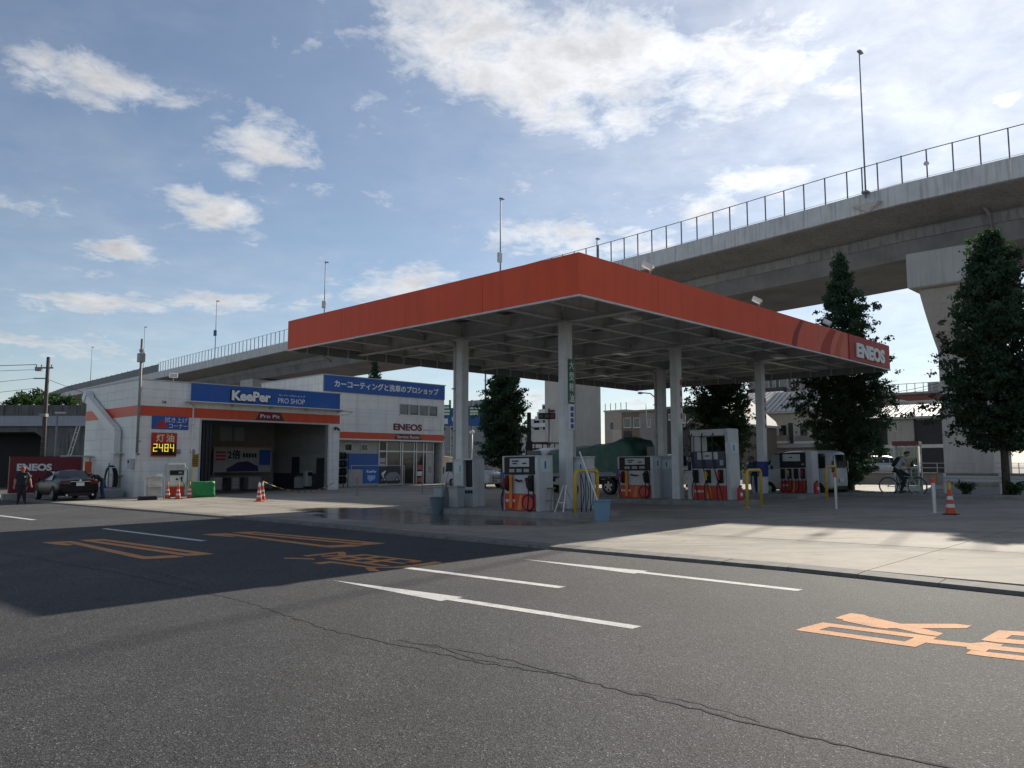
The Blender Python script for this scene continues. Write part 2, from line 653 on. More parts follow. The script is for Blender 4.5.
def concrete_lot_mat():
    M = bpy.data.materials.new('forecourt_concrete')
    MATS['forecourt_concrete'] = M
    M.use_nodes = True
    N, L = M.node_tree.nodes, M.node_tree.links
    b = N['Principled BSDF']
    geo = N.new('ShaderNodeNewGeometry')

    def noise(sc, det, ro=.6, stretch=None):
        n = N.new('ShaderNodeTexNoise')
        n.inputs['Scale'].default_value = sc
        n.inputs['Detail'].default_value = det
        n.inputs['Roughness'].default_value = ro
        src = geo.outputs['Position']
        if stretch:
            mp = N.new('ShaderNodeMapping')
            mp.inputs['Rotation'].default_value = (0, 0, -GA)
            mp.inputs['Scale'].default_value = stretch
            L.new(src, mp.inputs[0])
            src = mp.outputs[0]
        L.new(src, n.inputs['Vector'])
        return n.outputs['Fac']

    def mr(x, a, b_, c, d):
        n = N.new('ShaderNodeMapRange')
        for i, k in enumerate((a, b_, c, d)):
            n.inputs[i + 1].default_value = k
        L.new(x, n.inputs[0])
        return n.outputs[0]

    def op(o, a, c, clamp=False):
        n = N.new('ShaderNodeMath')
        n.operation = o
        n.use_clamp = clamp
        for i, x in enumerate((a, c)):
            if isinstance(x, (int, float)):
                n.inputs[i].default_value = x
            else:
                L.new(x, n.inputs[i])
        return n.outputs[0]

    def dot(vec):
        n = N.new('ShaderNodeVectorMath')
        n.operation = 'DOT_PRODUCT'
        n.inputs[1].default_value = vec
        L.new(geo.outputs['Position'], n.inputs[0])
        return n.outputs['Value']
    u, v = dot((UX, UY, 0)), dot((VX, VY, 0))
    f = op('MULTIPLY', mr(noise(.35, 6), .3, .7, .74, 1.14), mr(noise(2.6, 7, .72), .3, .7, .82, 1.12))
    f = op('MULTIPLY', f, mr(noise(70, 3), .3, .7, .90, 1.10))
    f = op('MULTIPLY', f, mr(noise(1.0, 5, .6, (.35, 2.2, 1)), .50, .72, 1.0, .64))      # tyre tracks
    stain = mr(noise(3.3, 6, .7), .60, .70, 1.0, .62)                                   # oil spots
    f = op('MULTIPLY', f, stain)
    # water from washing, in front of the first island and running to the kerb
    def wet(u0, v0, ru, rv):
        a = op('DIVIDE', op('SUBTRACT', u, u0), ru)
        c = op('DIVIDE', op('SUBTRACT', v, v0), rv)
        return op('SUBTRACT', 1.0, op('ADD', op('MULTIPLY', a, a), op('MULTIPLY', c, c)))
    w = op('MAXIMUM', wet(18.0, 14.4, 5.6, 2.3), wet(15.0, 15.0, 3.4, 1.5))
    w = op('MAXIMUM', w, wet(22.5, 15.6, 3.6, 1.8))
    wn = noise(.9, 6, .65, (1.0, 2.4, 1))
    wet_f = op('MULTIPLY', op('SUBTRACT', op('ADD', op('MULTIPLY', w, .6), wn), .62), 6.0, clamp=True)
    f = op('MULTIPLY', f, mr(wet_f, 0, 1, 1.0, .42))
    vm = N.new('ShaderNodeVectorMath')
    vm.operation = 'SCALE'
    vm.inputs[0].default_value = (.318, .289, .240)
    L.new(f, vm.inputs['Scale'])
    L.new(vm.outputs[0], b.inputs['Base Color'])
    L.new(mr(wet_f, 0, 1, .85, .10), b.inputs['Roughness'])
    b.inputs['Specular IOR Level'].default_value = .35
    bp = N.new('ShaderNodeBump')
    bp.inputs['Strength'].default_value = .12
    bp.inputs['Distance'].default_value = .01
    L.new(noise(45, 4), bp.inputs['Height'])
    L.new(bp.outputs[0], b.inputs['Normal'])
    return M


ASPHALT = asphalt_mat('asphalt', (.0455, .046, .0485), .95, .22)
ASPHALT_FAR = asphalt_mat('asphalt_old', (.085, .083, .08), .3)
LOT = concrete_lot_mat()
KERB = mat('kerb_concrete', (.27, .26, .24), .85, var=.25, scale=4, bump=.3, bscale=40)
KERB_DK = mat('road_kerb_concrete', (.15, .145, .135), .88, var=.3, scale=5, bump=.3, bscale=40)
JOINT = mat('joint_filler', (.035, .034, .032), .9)


def worn_paint(name, col):
    M = mat(name, col, .8, var=.14, scale=5, bump=.5, bscale=140)
    N, L = M.node_tree.nodes, M.node_tree.links
    b = N['Principled BSDF']
    src = b.inputs['Base Color'].links[0].from_socket
    geo = N.new('ShaderNodeNewGeometry')
    out = None
    for sc, lo, hi in ((60.0, .53, .64), (6.0, .55, .74)):
        n = N.new('ShaderNodeTexNoise')
        n.inputs['Scale'].default_value = sc
        n.inputs['Detail'].default_value = 8
        n.inputs['Roughness'].default_value = .72
        L.new(geo.outputs['Position'], n.inputs['Vector'])
        r = N.new('ShaderNodeMapRange')
        for i, k in enumerate((lo, hi, 0.0, .85)):
            r.inputs[i + 1].default_value = k
        L.new(n.outputs['Fac'], r.inputs[0])
        if out is None:
            out = r.outputs[0]
        else:
            mm = N.new('ShaderNodeMath')
            mm.operation = 'MAXIMUM'
            L.new(out, mm.inputs[0])
            L.new(r.outputs[0], mm.inputs[1])
            out = mm.outputs[0]
    mx = N.new('ShaderNodeMix')
    mx.data_type = 'RGBA'
    L.new(out, mx.inputs['Factor'])
    L.new(src, mx.inputs['A'])
    mx.inputs['B'].default_value = (.07, .068, .066, 1)
    L.new(mx.outputs['Result'], b.inputs['Base Color'])
    return M


ORANGE_PAINT = worn_paint('orange_road_paint', (.58, .24, .065))
WHITE_PAINT = worn_paint('white_road_paint', (.58, .58, .55))
CRACK = mat('crack_dark', (.012, .012, .012), .95)

xs = [-5000, -100, 70, 5000]
ys = [-5000, -60, 150, 5000]
q = MB()
for i in range(3):
    for j in range(3):
        q.sheet([(x, y, G(x, y) - .075) for x, y in ((xs[i], ys[j]), (xs[i + 1], ys[j]), (xs[i + 1], ys[j + 1]), (xs[i], ys[j + 1]))])
tag(q.build('ground', ASPHALT_FAR, recalc=False), kind='structure')


def gz(u, v, dz):
    return tuple(W(u, v, dz))


def flat(name, m, polys, dz, parent=None):
    q = MB()
    for poly in polys:
        q.sheet([gz(u, v, dz) for u, v in poly])
    return q.build(name, m, parent, recalc=False)


KP = sorted(GUV(px, py, ROAD) for px, py in ((1024, 596.5), (800, 572), (512, 546), (256, 520.5), (75, 505.5)))
KU, KV = [p[0] for p in KP], [p[1] for p in KP]
KU = [-60] + KU + [110]
KV = [KV[0] - .9] + KV + [KV[-1] + 1.2]


def kerb_v(u):
    return float(np.interp(u, KU, KV))


us = list(np.arange(-60, 111, 5.0))
road = flat('road', ASPHALT, [[(a, -9), (a, kerb_v(a)), (b, kerb_v(b)), (b, -9)] for a, b in zip(us[:-1], us[1:])], ROAD)
for p in road.data.polygons:
    pass
tag(road, kind='structure')


def up_faces(o):
    bm = bmesh.new()
    bm.from_mesh(o.data)
    for f in bm.faces:
        f.normal_update()
        if f.normal.z < 0:
            f.normal_flip()
    bm.to_mesh(o.data)
    bm.free()
    return o


up_faces(road)
# ---- painted markings, read while driving along U
PZ = ROAD + .0024


def mark(name, m, pix):
    return up_faces(flat(name, m, [[GUV(x, y, PZ) for x, y in pix]], PZ, road))


LANE = GUV(104, 528.5, PZ)[1]
for u0, u1 in ((GUV(562, 587.3, PZ)[0], GUV(414, 566.6, PZ)[0]), (GUV(205, 540.8, PZ)[0], GUV(104, 528.5, PZ)[0]), (GUV(40, 519.5, PZ)[0], GUV(0, 514.5, PZ)[0] + .6),
               (38.5, 43.5), (49, 54), (-4.8, 0.2)):
    vm_ = LANE if u0 > 12 else LANE - .12
    up_faces(flat('lane_line', WHITE_PAINT, [[(u0, vm_ - .075), (u1, vm_ - .075), (u1, vm_ + .075), (u0, vm_ + .075)]], PZ, road))
# straight-on arrows in the middle of both lanes
for tip, base, end in (((332, 580), (452, 599), (637, 627.5)), ((522, 559), (641, 572.3), (800, 590.2))):
    ut, vt = GUV(*tip, PZ)
    ub, vb = GUV(*base, PZ)
    ue, ve = GUV(*end, PZ)
    up_faces(flat('painted_arrow', WHITE_PAINT, [[(ue, ve - .075), (ub, vb - .075), (ub, vb - .17), (ut, vt), (ub, vb + .17), (ub, vb + .075), (ue, ve + .075)]], PZ, road))


def road_text(s, u0, u1, v0, v1, bold=.0, fat=None):
    co, fs = text_mesh(s, bold)
    q = MB()
    top = co[:, 2] > .5
    idx = {}
    for i, (a, b, c) in enumerate(co):
        if top[i]:
            idx[i] = len(q.v)
            q.v.append(gz(lerp(u0, u1, b), lerp(v0, v1, a), PZ))
    q.f = [tuple(idx[i] for i in f) for f in fs if all(i in idx for i in f)]
    return up_faces(q.build('painted_lettering', ORANGE_PAINT, road, recalc=False))


def nib_strokes(polys, nu=.26, nv=.065):
    """painted strokes: a broad nib, long in the driving direction, is drawn along each line (u, v)"""
    q = MB()
    for pl in polys:
        for (a, b) in zip(pl[:-1], pl[1:]):
            pts = [(p[0] + i * nu / 2, p[1] + j * nv) for p in (a, b) for i in (-1, 1) for j in (-1, 1)]
            pts = sorted(set(pts))

            def half(seq):
                h = []
                for p in seq:
                    while len(h) > 1 and (h[-1][0] - h[-2][0]) * (p[1] - h[-2][1]) - (h[-1][1] - h[-2][1]) * (p[0] - h[-2][0]) <= 0:
                        h.pop()
                    h.append(p)
                return h[:-1]
            hull = half(pts) + half(pts[::-1])
            k = len(q.v)
            q.sheet([gz(u_, v_, PZ + .0002 * (nib_strokes.n % 5)) for u_, v_ in hull])
            nib_strokes.n += 1
    return up_faces(q.build('painted_lettering', ORANGE_PAINT, road, recalc=False))


nib_strokes.n = 0


def pix(z, ox, oy, sc):
    return [[GUV(ox + x / sc, oy + y / sc, PZ) for x, y in pl] for pl in z]


two = pix([[(180, 95), (95, 86), (195, 82), (555, 160), (705, 153)]], 30, 525, 4.876)
zero = pix([[(275, 75), (355, 72), (850, 139), (765, 145), (275, 75)]], 30, 525, 4.876)
nib_strokes(two, .42, .085)
nib_strokes(zero, .42, .085)
# the same figures in the far lane
uu = [p[0] for p in two[0]]
du, dv = GUV(327, 546.5, PZ)[0] - min(uu) - .25, GUV(327, 546.5, PZ)[1] - two[0][3][1]
nib_strokes([[(a + du, b + dv) for a, b in two[0]]], .42, .085)
nib_strokes([[(a + du, b + dv) for a, b in zero[0]]], .42, .085)
road_text('通', GUV(415, 566, PZ)[0] - .1, GUV(290, 557.5, PZ)[0] + .1, GUV(300, 561, PZ)[1] - .02, GUV(436, 562, PZ)[1] + .05, .0)
ro = pix([[(110, 146), (195, 124), (615, 178), (545, 207), (110, 146)], [(600, 190), (830, 214), (1150, 246)], [(820, 214), (890, 209)], [(830, 244), (1150, 280)], [(830, 214), (835, 226)],
          [(270, 96), (312, 84), (415, 128)], [(345, 95), (640, 162)], [(430, 130), (760, 130)], [(300, 105), (430, 132)],
          [(890, 188), (945, 158), (1150, 170), (1100, 205), (890, 188)]], 780, 595, 4.197)
nib_strokes(ro, .13, .075)

# ---- the long crack and finer ones
rr = random.Random(3)


def crack(pix, w, jit, name='road_crack'):
    pts = []
    P = [GUV(x, y, PZ) for x, y in pix]
    for a, b in zip(P[:-1], P[1:]):
        n = max(3, int(math.hypot(b[0] - a[0], b[1] - a[1]) / .07))
        for i in range(n):
            t = i / n
            pts.append((lerp(a[0], b[0], t) + rr.uniform(-jit, jit) * .4, lerp(a[1], b[1], t) + rr.uniform(-jit, jit)))
    pts.append(P[-1])
    polys = []
    wp = w
    for (a, b) in zip(pts[:-1], pts[1:]):
        d = Vector((b[0] - a[0], b[1] - a[1]))
        nrm = Vector((-d.y, d.x)).normalized()
        wn = w * rr.uniform(.35, 1.3)
        polys.append([(a[0] + nrm.x * wp, a[1] + nrm.y * wp), (b[0] + nrm.x * wn, b[1] + nrm.y * wn), (b[0] - nrm.x * wn, b[1] - nrm.y * wn), (a[0] - nrm.x * wp, a[1] - nrm.y * wp)])
        wp = wn
    return up_faces(flat(name, CRACK, polys, ROAD + .0028, road))


crack([(-60, 538), (0, 552), (130, 575), (250, 603), (330, 630), (400, 645), (480, 662), (560, 675), (700, 710), (820, 740), (960, 768), (1100, 806)], .011, .026)
crack([(410, 643), (470, 651), (520, 663), (585, 679)], .008, .025)
crack([(100, 566), (160, 573), (210, 588)], .007, .025)
crack([(396, 640), (440, 646), (470, 658), (500, 663)], .006, .02)
crack([(640, 692), (700, 704), (760, 722)], .005, .02)

# ---- kerb: stones about a metre long with open joints, a step up from the street
kerb = bpy.data.objects.new('kerb', None)
COL.objects.link(kerb)
tag(kerb, kind='structure')
u = -7.0
while u < 58:
    l = 1.0 if u < 30 else 2.0
    a, b = u + .005, u + l - .005
    va, vb = kerb_v(a), kerb_v(b)
    q = MB()
    j = rr.uniform(-.003, .003)
    lo = [gz(a, va, -.14), gz(b, vb, -.14), gz(b, vb + .34, -.14), gz(a, va + .34, -.14)]
    hi = [gz(a, va + .03, -.012 + j), gz(b, vb + .03, -.012 + j), gz(b, vb + .34, .004 + j), gz(a, va + .34, .004 + j)]
    q.add(lo + hi, [(0, 3, 2, 1), (4, 5, 6, 7), (0, 1, 5, 4), (1, 2, 6, 5), (2, 3, 7, 6), (3, 0, 4, 7)])
    q.build('kerb_stone', KERB_DK, kerb)
    u += l

# ---- forecourt: cast slabs with joints
lot_polys = []
lus = [-16 + 4 * i for i in range(20)]
for a, b in zip(lus[:-1], lus[1:]):
    lot_polys.append([(a, kerb_v(a) + .33), (a, 33.2 if b <= 14 else 48), (b, 33.2 if b <= 14 else 48), (b, kerb_v(b) + .33)])
lot = up_faces(flat('forecourt', JOINT, lot_polys, -.035))
tag(lot, kind='structure')
rows = [None, 14.2, 18.0, 21.8, 25.6, 29.4, 33.2, 37.0, 40.7, 44.4, 48.0]
for a, b in zip(lus[:-1], lus[1:]):
    for i in range(len(rows) - 1):
        if b <= 14 and rows[i + 1] > 33.3:
            continue
        g_ = .009
        v0a = kerb_v(a) + .365 if i == 0 else rows[i] + g_
        v0b = kerb_v(b) + .365 if i == 0 else rows[i] + g_
        v1 = rows[i + 1] - g_
        dz = rr.uniform(-.004, .004)
        q = MB()
        cs = [(a + g_, v0a), (b - g_, v0b), (b - g_, v1), (a + g_, v1)]
        q.add([gz(*c, -.05) for c in cs] + [gz(*c, dz) for c in cs], [(0, 3, 2, 1), (4, 5, 6, 7), (0, 1, 5, 4), (1, 2, 6, 5), (2, 3, 7, 6), (3, 0, 4, 7)])
        q.build('concrete_slab', LOT, lot)

# ---- pavement, kerb and street at the right behind the forecourt
PAVE = mat('pavement', (.20, .195, .185), .85, var=.15, scale=6, bump=.2, bscale=50)
q = MB()
cs = [(-30, 33.3), (22, 33.3), (22, 38.2), (-30, 38.2)]
q.add([gz(*c, -.05) for c in cs] + [gz(*c, .05) for c in cs], [(0, 3, 2, 1), (4, 5, 6, 7), (0, 1, 5, 4), (1, 2, 6, 5), (2, 3, 7, 6), (3, 0, 4, 7)])
tag(q.build('pavement', PAVE), kind='structure')
q = MB()
cs = [(-30, 33.02), (13.9, 33.02), (13.9, 33.29), (-30, 33.29)]
q.add([gz(*c, -.05) for c in cs] + [gz(*c, .11) for c in cs], [(0, 3, 2, 1), (4, 5, 6, 7), (0, 1, 5, 4), (1, 2, 6, 5), (2, 3, 7, 6), (3, 0, 4, 7)])
tag(q.build('pavement_kerb', KERB, bevel=.02), kind='structure')
street = up_faces(flat('side_street', mat('street_pale', (.17, .165, .155), .85, var=.15), [[(-40, 38.3), (24, 38.3), (24, 48), (-40, 48)]], -.05))
tag(street, kind='structure')
# ================================================================== CANOPY
FASCIA = mat('fascia_orange', (.78, .092, .032), .48, var=.05, scale=1.2, dirt=.10, spec=.3)
FASCIA_TRIM = mat('fascia_trim', (.30, .07, .04), .4)
STEEL = mat('painted_steel_grey', (.60, .605, .60), .45, var=.10, scale=3, dirt=.12)
STEEL_DK = mat('steel_grey_dark', (.26, .265, .265), .5, var=.12, scale=3)
DECKM = mat('roof_deck_sheet', (.52, .525, .52), .6, .0, var=.12, scale=2)
WHITE = mat('white_enamel', (.72, .72, .70), .35, var=.05, scale=3, dirt=.06)
LETTER = mat('letter_white', (.80, .80, .78), .4, var=.03)
BLACKP = mat('black_plastic', (.014, .014, .016), .55, spec=.3)
CU0, CU1, CV0, CV1 = 12.05, 25.72, 14.92, 36.45
CZ0, CZ1 = 5.60, 6.62
LENS_G = mat('conduit_grey', (.42, .42, .41), .6)
canopy = thing('station_canopy', 'big flat petrol station canopy with orange-red fascia on grey steel columns', 'canopy', WZ(CU0, CV0, 0), FU)
# local frame: x = v - CV0, y = u - CU0, z = height above datum
LX, LY = CV1 - CV0, CU1 - CU0
# fascia panels, butted with narrow seams, a folded lip along the bottom
def fascia_run(axis, pos, sgn, length, n):
    for i in range(n):
        a, b = length * i / n + .006, length * (i + 1) / n - .006
        if i == 0: a = 0
        if i == n - 1: b = length
        t0, t1 = (pos, pos + sgn * .07)
        lo, hi = min(t0, t1), max(t0, t1)
        if axis == 'x':
            q = MB().box(a, b, lo, hi, CZ0, CZ1).box(a, b, lo - (0 if sgn > 0 else .0), hi + .12 * 0, CZ1 + .001, CZ1 + .03)
        else:
            q = MB().box(lo, hi, a, b, CZ0, CZ1).box(lo, hi, a, b, CZ1 + .001, CZ1 + .03)
        q.build('fascia_panel', FASCIA, canopy)


fascia_run('x', 0.0, 1, LX - 4.62, 5)                       # long front that looks at the camera's right
fascia_run('y', -.075, 1, LY, 4)                            # short front along the street
fascia_run('x', LY - .07, 1, LX, 6)
fascia_run('y', LX, 1, LY, 4)
for nm, b in (('edge_trim', (-.085, .0, -.012, LY + .012, CZ0 - .05, CZ0 - .002)), ('edge_trim', (0.002, LX, -.02, .06, CZ0 - .05, CZ0 - .002)),
              ('edge_trim', (0.002, LX, LY - .06, LY + .02, CZ0 - .05, CZ0 - .002)), ('edge_trim', (LX + .002, LX + .08, -.02, LY + .02, CZ0 - .05, CZ0 - .002))):
    bx(nm, STEEL, canopy, *b)
# the sign box at the far end of the long front
SIGNRED = mat('sign_box_red', (.52, .040, .026), .55, var=.04, spec=.25)
sx0 = LX - 4.60
bx('sign_box', SIGNRED, canopy, sx0, LX, -.03, .06, CZ0 - .001, CZ1 + .03, .02)
vL, zb = onu(856.5, 360.5, CU0 - .03)
vR, zt = onu(883.5, 352.5, CU0 - .03)
text('logo_letters', 'ENEOS', LETTER, canopy, vL - CV0, vR - CV0, CZ0 + .16, CZ0 + .76, -.031, .05, .05)
# coloured swoosh bands printed on the fascia before the sign box
for (xa, xb, wd, colr) in ((11.75, 12.55, .42, (.30, .060, .05)), (14.2, 15.2, .9, (.50, .062, .035)), (15.55, 16.3, .5, (.70, .14, .045))):
    nm = 'swoosh_%d' % int(xa * 10)
    poly = []
    n = 8
    left = [(lerp(xa, xb, (i / n) ** 1.6), lerp(CZ0 + .01, CZ1, i / n)) for i in range(n + 1)]
    poly = left + [(x + wd * (1 - .35 * (i / n)), z) for i, (x, z) in reversed(list(enumerate(left)))]
    MB().prism(poly, -.0045, -.0005, 'y').build('fascia_stripe', mat(nm, colr, .6, var=.06, spec=.2), canopy)
# roof deck: trapezoid sheet, its ribs along x
q = MB()
ny = 46
zt0 = CZ0 + .62
pts = []
for i in range(ny * 2 + 1):
    y = .08 + (LY - .16) * i / (ny * 2)
    pts.append((y, zt0 + (.06 if i % 2 else 0)))
for a, b in zip(pts[:-1], pts[1:]):
    q.sheet([(.05, a[0], a[1]), (LX - .05, a[0], a[1]), (LX - .05, b[0], b[1]), (.05, b[0], b[1])])
q.build('roof_deck', DECKM, canopy)
bx('roof_top', DECKM, canopy, .05, LX - .05, .08, LY - .08, zt0 + .09, zt0 + .13)


def ibeam(axis, c, a, b, z0, z1, w, name, m):
    q = MB()
    t = .03
    for (p, r, zz0, zz1) in ((-w / 2, w / 2, z0, z0 + t), (-w / 2, w / 2, z1 - t, z1), (-.015, .015, z0 + t, z1 - t)):
        if axis == 'x':
            q.box(a, b, c + p, c + r, zz0, zz1)
        else:
            q.box(c + p, c + r, a, b, zz0, zz1)
    return q.build(name, m, canopy)


# columns (u, v)
COLS = [(14.95, 17.75), (19.45, 17.75), (15.35, 24.35), (19.6, 23.55), (14.98, 30.05), (19.5, 29.75)]
COLX = [17.75 - CV0, 24.28 - CV0, 29.9 - CV0]
COLY = [15.1 - CU0, 19.5 - CU0]
for c in COLX:
    ibeam('y', c, .1, LY - .1, CZ0 + .02, CZ0 + .56, .24, 'main_beam', STEEL)
for c in COLY:
    ibeam('x', c, .1, LX - .1, CZ0 + .10, CZ0 + .55, .20, 'main_beam', STEEL)
for c in (.55, 1.75, 5.2, 9.4, 11.4, LY - .55):
    ibeam('x', c, .1, LX - .1, CZ0 + .18, CZ0 + .52, .15, 'secondary_beam', STEEL)
for c in (.55, 4.9, 7.0, 11.2, 13.1, 17.0, 19.2, LX - .55):
    ibeam('y', c, .1, LY - .1, CZ0 + .16, CZ0 + .50, .15, 'secondary_beam', STEEL)
n = 16
for i in range(n):
    c = .35 + (LX - .7) * i / (n - 1)
    piece('purlin', STEEL_DK, canopy, c - .03, c + .03, .1, LY - .1, CZ0 + .525, CZ0 + .60)
# wind bracing, thin rods in the bays
q = MB()
xsb = [.55, COLX[0], 6.0, COLX[1], 12.2, COLX[2], 18.2, LX - .55]
ysb = [.9, COLY[0], COLY[1], 9.4, LY - 1.0]
k = 0
for i in range(len(xsb) - 1):
    for j in range(len(ysb) - 1):
        if (i + j) % 2 == 0:
            MB().cyl((xsb[i], ysb[j], CZ0 + .3), (xsb[i + 1], ysb[j + 1], CZ0 + .3), .018, n=5).build('brace_rod', STEEL, canopy)
# edge gutter with stiffeners along the far sides
bx('edge_channel', STEEL_DK, canopy, .1, LX - .1, LY - .36, LY - .30, CZ0 - .12, CZ0 + .42)
for i in range(24):
    x = .5 + (LX - 1) * i / 23
    piece('stiffener', STEEL, canopy, x - .02, x + .02, LY - .42, LY - .36, CZ0 - .12, CZ0 + .42)
bx('edge_channel', STEEL_DK, canopy, LX - .36, LX - .30, .1, LY - .45, CZ0 - .12, CZ0 + .42)
for i in range(14):
    y = .5 + (LY - 1.2) * i / 13
    piece('stiffener', STEEL, canopy, LX - .42, LX - .36, y - .02, y + .02, CZ0 - .12, CZ0 + .42)
for (u, v) in COLS:
    x, y = v - CV0, u - CU0
    z0 = W(u, v).z
    cm = bx('column', STEEL, canopy, x - .155, x + .155, y - .155, y + .155, z0 - .10, CZ0 + .10, .02)
    bx('base_plate', STEEL_DK, cm, x - .26, x + .26, y - .26, y + .26, z0 + .13, z0 + .18)
    bx('head_plate', STEEL, cm, x - .24, x + .24, y - .24, y + .24, CZ0 - .03, CZ0 + .005)
# conduits and two small loudspeakers under the deck
for yy, zz_ in ((2.6, .50), (7.9, .50), (10.9, .46)):
    MB().tube([(.4, yy, CZ0 + zz_), (LX * .5, yy + .02, CZ0 + zz_ - .02), (LX - .4, yy, CZ0 + zz_)], .022, 6).build('conduit', LENS_G, canopy)
for xx, yy in ((COLX[0] + .35, COLY[0]), (COLX[1] + .35, COLY[1]), (COLX[2] - .4, COLY[0])):
    MB().prism([(xx - .12, CZ0 - .02), (xx + .12, CZ0 - .02), (xx + .09, CZ0 - .22), (xx - .09, CZ0 - .22)], yy - .1, yy + .1, 'y').build('loudspeaker', STEEL_DK, canopy)
# rain pipes
for (u, v, du, dv) in ((19.45, 17.75, .30, -.05), (19.5, 29.75, .30, -.02)):
    x, y = v + dv - CV0, u + du - CU0
    z0 = W(u, v).z
    q = MB().tube([(x, y, z0 + .1), (x, y, CZ0 - .15), (x + .05, y + .3, CZ0 + .02), (x + .1, y + 2.2, CZ0 + .08)], .065, 10)
    q.build('rain_pipe', mat('pvc_grey', (.50, .51, .50), .5, dirt=.1), canopy, smooth=True)
    for z in (1.2, 2.6, 4.0):
        piece('pipe_clamp', STEEL_DK, canopy, x - .09, x + .09, y - .22, y + .08, z0 + z, z0 + z + .04)
# light fittings under the deck (not lit)
LENS = mat('lamp_lens', (.55, .56, .55), .25)
for (x, y) in ((3.6, 1.2), (3.6, 5.5), (3.8, 10.2), (9.2, 1.6), (9.4, 5.6), (9.4, 10.4), (14.6, 1.8), (14.8, 6.0), (14.8, 10.6), (19.2, 2.2), (19.2, 7.2)):
    f = bx('light_fitting', STEEL, canopy, x - .42, x + .42, y - .24, y + .24, CZ0 + .02, CZ0 + .13, .02)
    bx('lens', LENS, f, x - .36, x + .36, y - .18, y + .18, CZ0 - .004, CZ0 + .018)
    MB().cyl((x, y, CZ0 + .13), (x, y, CZ0 + .6), .02, n=6).build('light_stem', STEEL, f)
# red and white height marking on the columns
RW_R, RW_W = mat('tape_red', (.42, .05, .045), .5), mat('tape_white', (.6, .6, .58), .5)
for (u, v, z0, z1) in ((15.35, 24.35, 3.05, 4.45), (14.98, 30.05, 2.9, 4.1)):
    x, y = v - CV0, u - CU0
    for i in range(7):
        a, b = lerp(z0, z1, i / 7), lerp(z0, z1, (i + 1) / 7)
        piece('warning_tape', RW_R if i % 2 == 0 else RW_W, canopy, x + .03, x + .152, y - .163, y - .156, a, b)
x, y = 30.05 - CV0, 14.98 - CU0
bx('blue_wrap', mat('wrap_blue', (.03, .05, .22), .5), canopy, x - .163, x + .163, y - .163, y + .163, .95, 1.55)
# floodlights on the roof edge
for px, py, i in ((650, 268, 0), (759, 304, 1), (829, 326, 2)):
    v, z = onu(px, py, CU0 + .15)
    lab = ['nearest white floodlight on the long orange canopy edge', 'middle white floodlight on the long orange canopy edge', 'white floodlight on the canopy edge closest to the tall dark tree'][i]
    t = thing('floodlight', lab, 'floodlight', WZ(CU0 + .15, v, CZ1 + .03), FU + .5, 'floodlights on the canopy edge')
    MB().tube([(0, 0, 0), (0, 0, .12), (.0, -.1, .2)], .02, 6).build('bracket', STEEL_DK, t)
    h = MB().prism([(-.02, .16), (.22, .30), (.16, .42), (-.12, .26)], -.14, .14, 'x')
    h.build('housing', WHITE, t, bevel=.015)
    MB().prism([(.222, .305), (.232, .311), (.172, .431), (.162, .425)], -.12, .12, 'x').build('glass', LENS, t)
# vertical sign boards on the near column
GREEN = mat('sign_green', (.02, .12, .065), .45)
BLUE_S = mat('sign_blue', (.02, .08, .30), .45)
cu, cv = COLS[0]
t = thing('column_sign', 'narrow green vertical sign with white characters on nearest canopy column', 'sign', W(cu - .157, cv, 0), FU)
zz = W(cu, cv).z
v0s, zA = onu(569, 357, cu - .18)
v1s, zB = onu(575.6, 430, cu - .18)
bx('board', GREEN, t, -.07, .17, -.035, 0, 3.20 - zz, 4.52 - zz)
for i, ch in enumerate('大型軽油'):
    zc = 4.46 - zz - i * .325
    text('character', ch, LETTER, t, -.05, .15, zc - .24, zc, -.035, .006, .0)
b2 = bx('lower_board', WHITE, t, -.07, .17, -.034, 0, 2.45 - zz, 3.19 - zz)
for i in range(4):
    piece('blue_print', BLUE_S, b2, -.01, .13, -.040, -.0345, 3.12 - zz - i * .17 - .13, 3.12 - zz - i * .17)

# ================================================================== VIADUCT
CONC = mat('viaduct_concrete', (.30, .30, .295), .85, var=.16, scale=.6, dirt=.35, bump=.15, bscale=12)
CONC_P = mat('parapet_concrete', (.68, .68, .67), .8, var=.10, scale=1.0, dirt=.32, bump=.1, bscale=12)
CONC_S = mat('soffit_concrete', (.24, .237, .23), .9, var=.24, scale=.35, dirt=.1, bump=.15, bscale=10)
PIERM = mat('pier_concrete', (.47, .465, .45), .85, var=.10, scale=.5, dirt=.15, bump=.1, bscale=14)
GALV = mat('galvanised_steel', (.33, .34, .35), .45, .6, var=.1)
VV = 50.43
# seen from above the deck runs straight at the right and swings gently away at the left
def XO(u):
    return float(np.interp(u, [-100, 22, 60, 110, 320], [0, 0, 3.4, 7.5, 24]))


def on_edge(px, py):
    """photo pixel on the deck's near edge -> (u, z)"""
    u = 20.0
    for _ in range(40):
        u, z = onv(px, py, VV + XO(u))
    return u, z


VPTS = sorted(on_edge(*p) for p in ((1024, 154.4), (900, 184), (780, 217), (650, 252.5), (289, 341), (213, 359), (158, 371.7), (103, 384), (66, 392.0)))
VPTS = [(-60, VPTS[0][1] + .25)] + VPTS + [(VPTS[-1][0] + 60, VPTS[-1][1] - 1.2), (330, VPTS[-1][1] - 3)]


def vz(u):
    return float(np.interp(u, [p[0] for p in VPTS], [p[1] for p in VPTS]))


via = thing('elevated_highway', 'long grey concrete elevated highway rising behind the station', 'viaduct', WZ(0, VV, 0), FU)
# local: x = v - VV, y = u


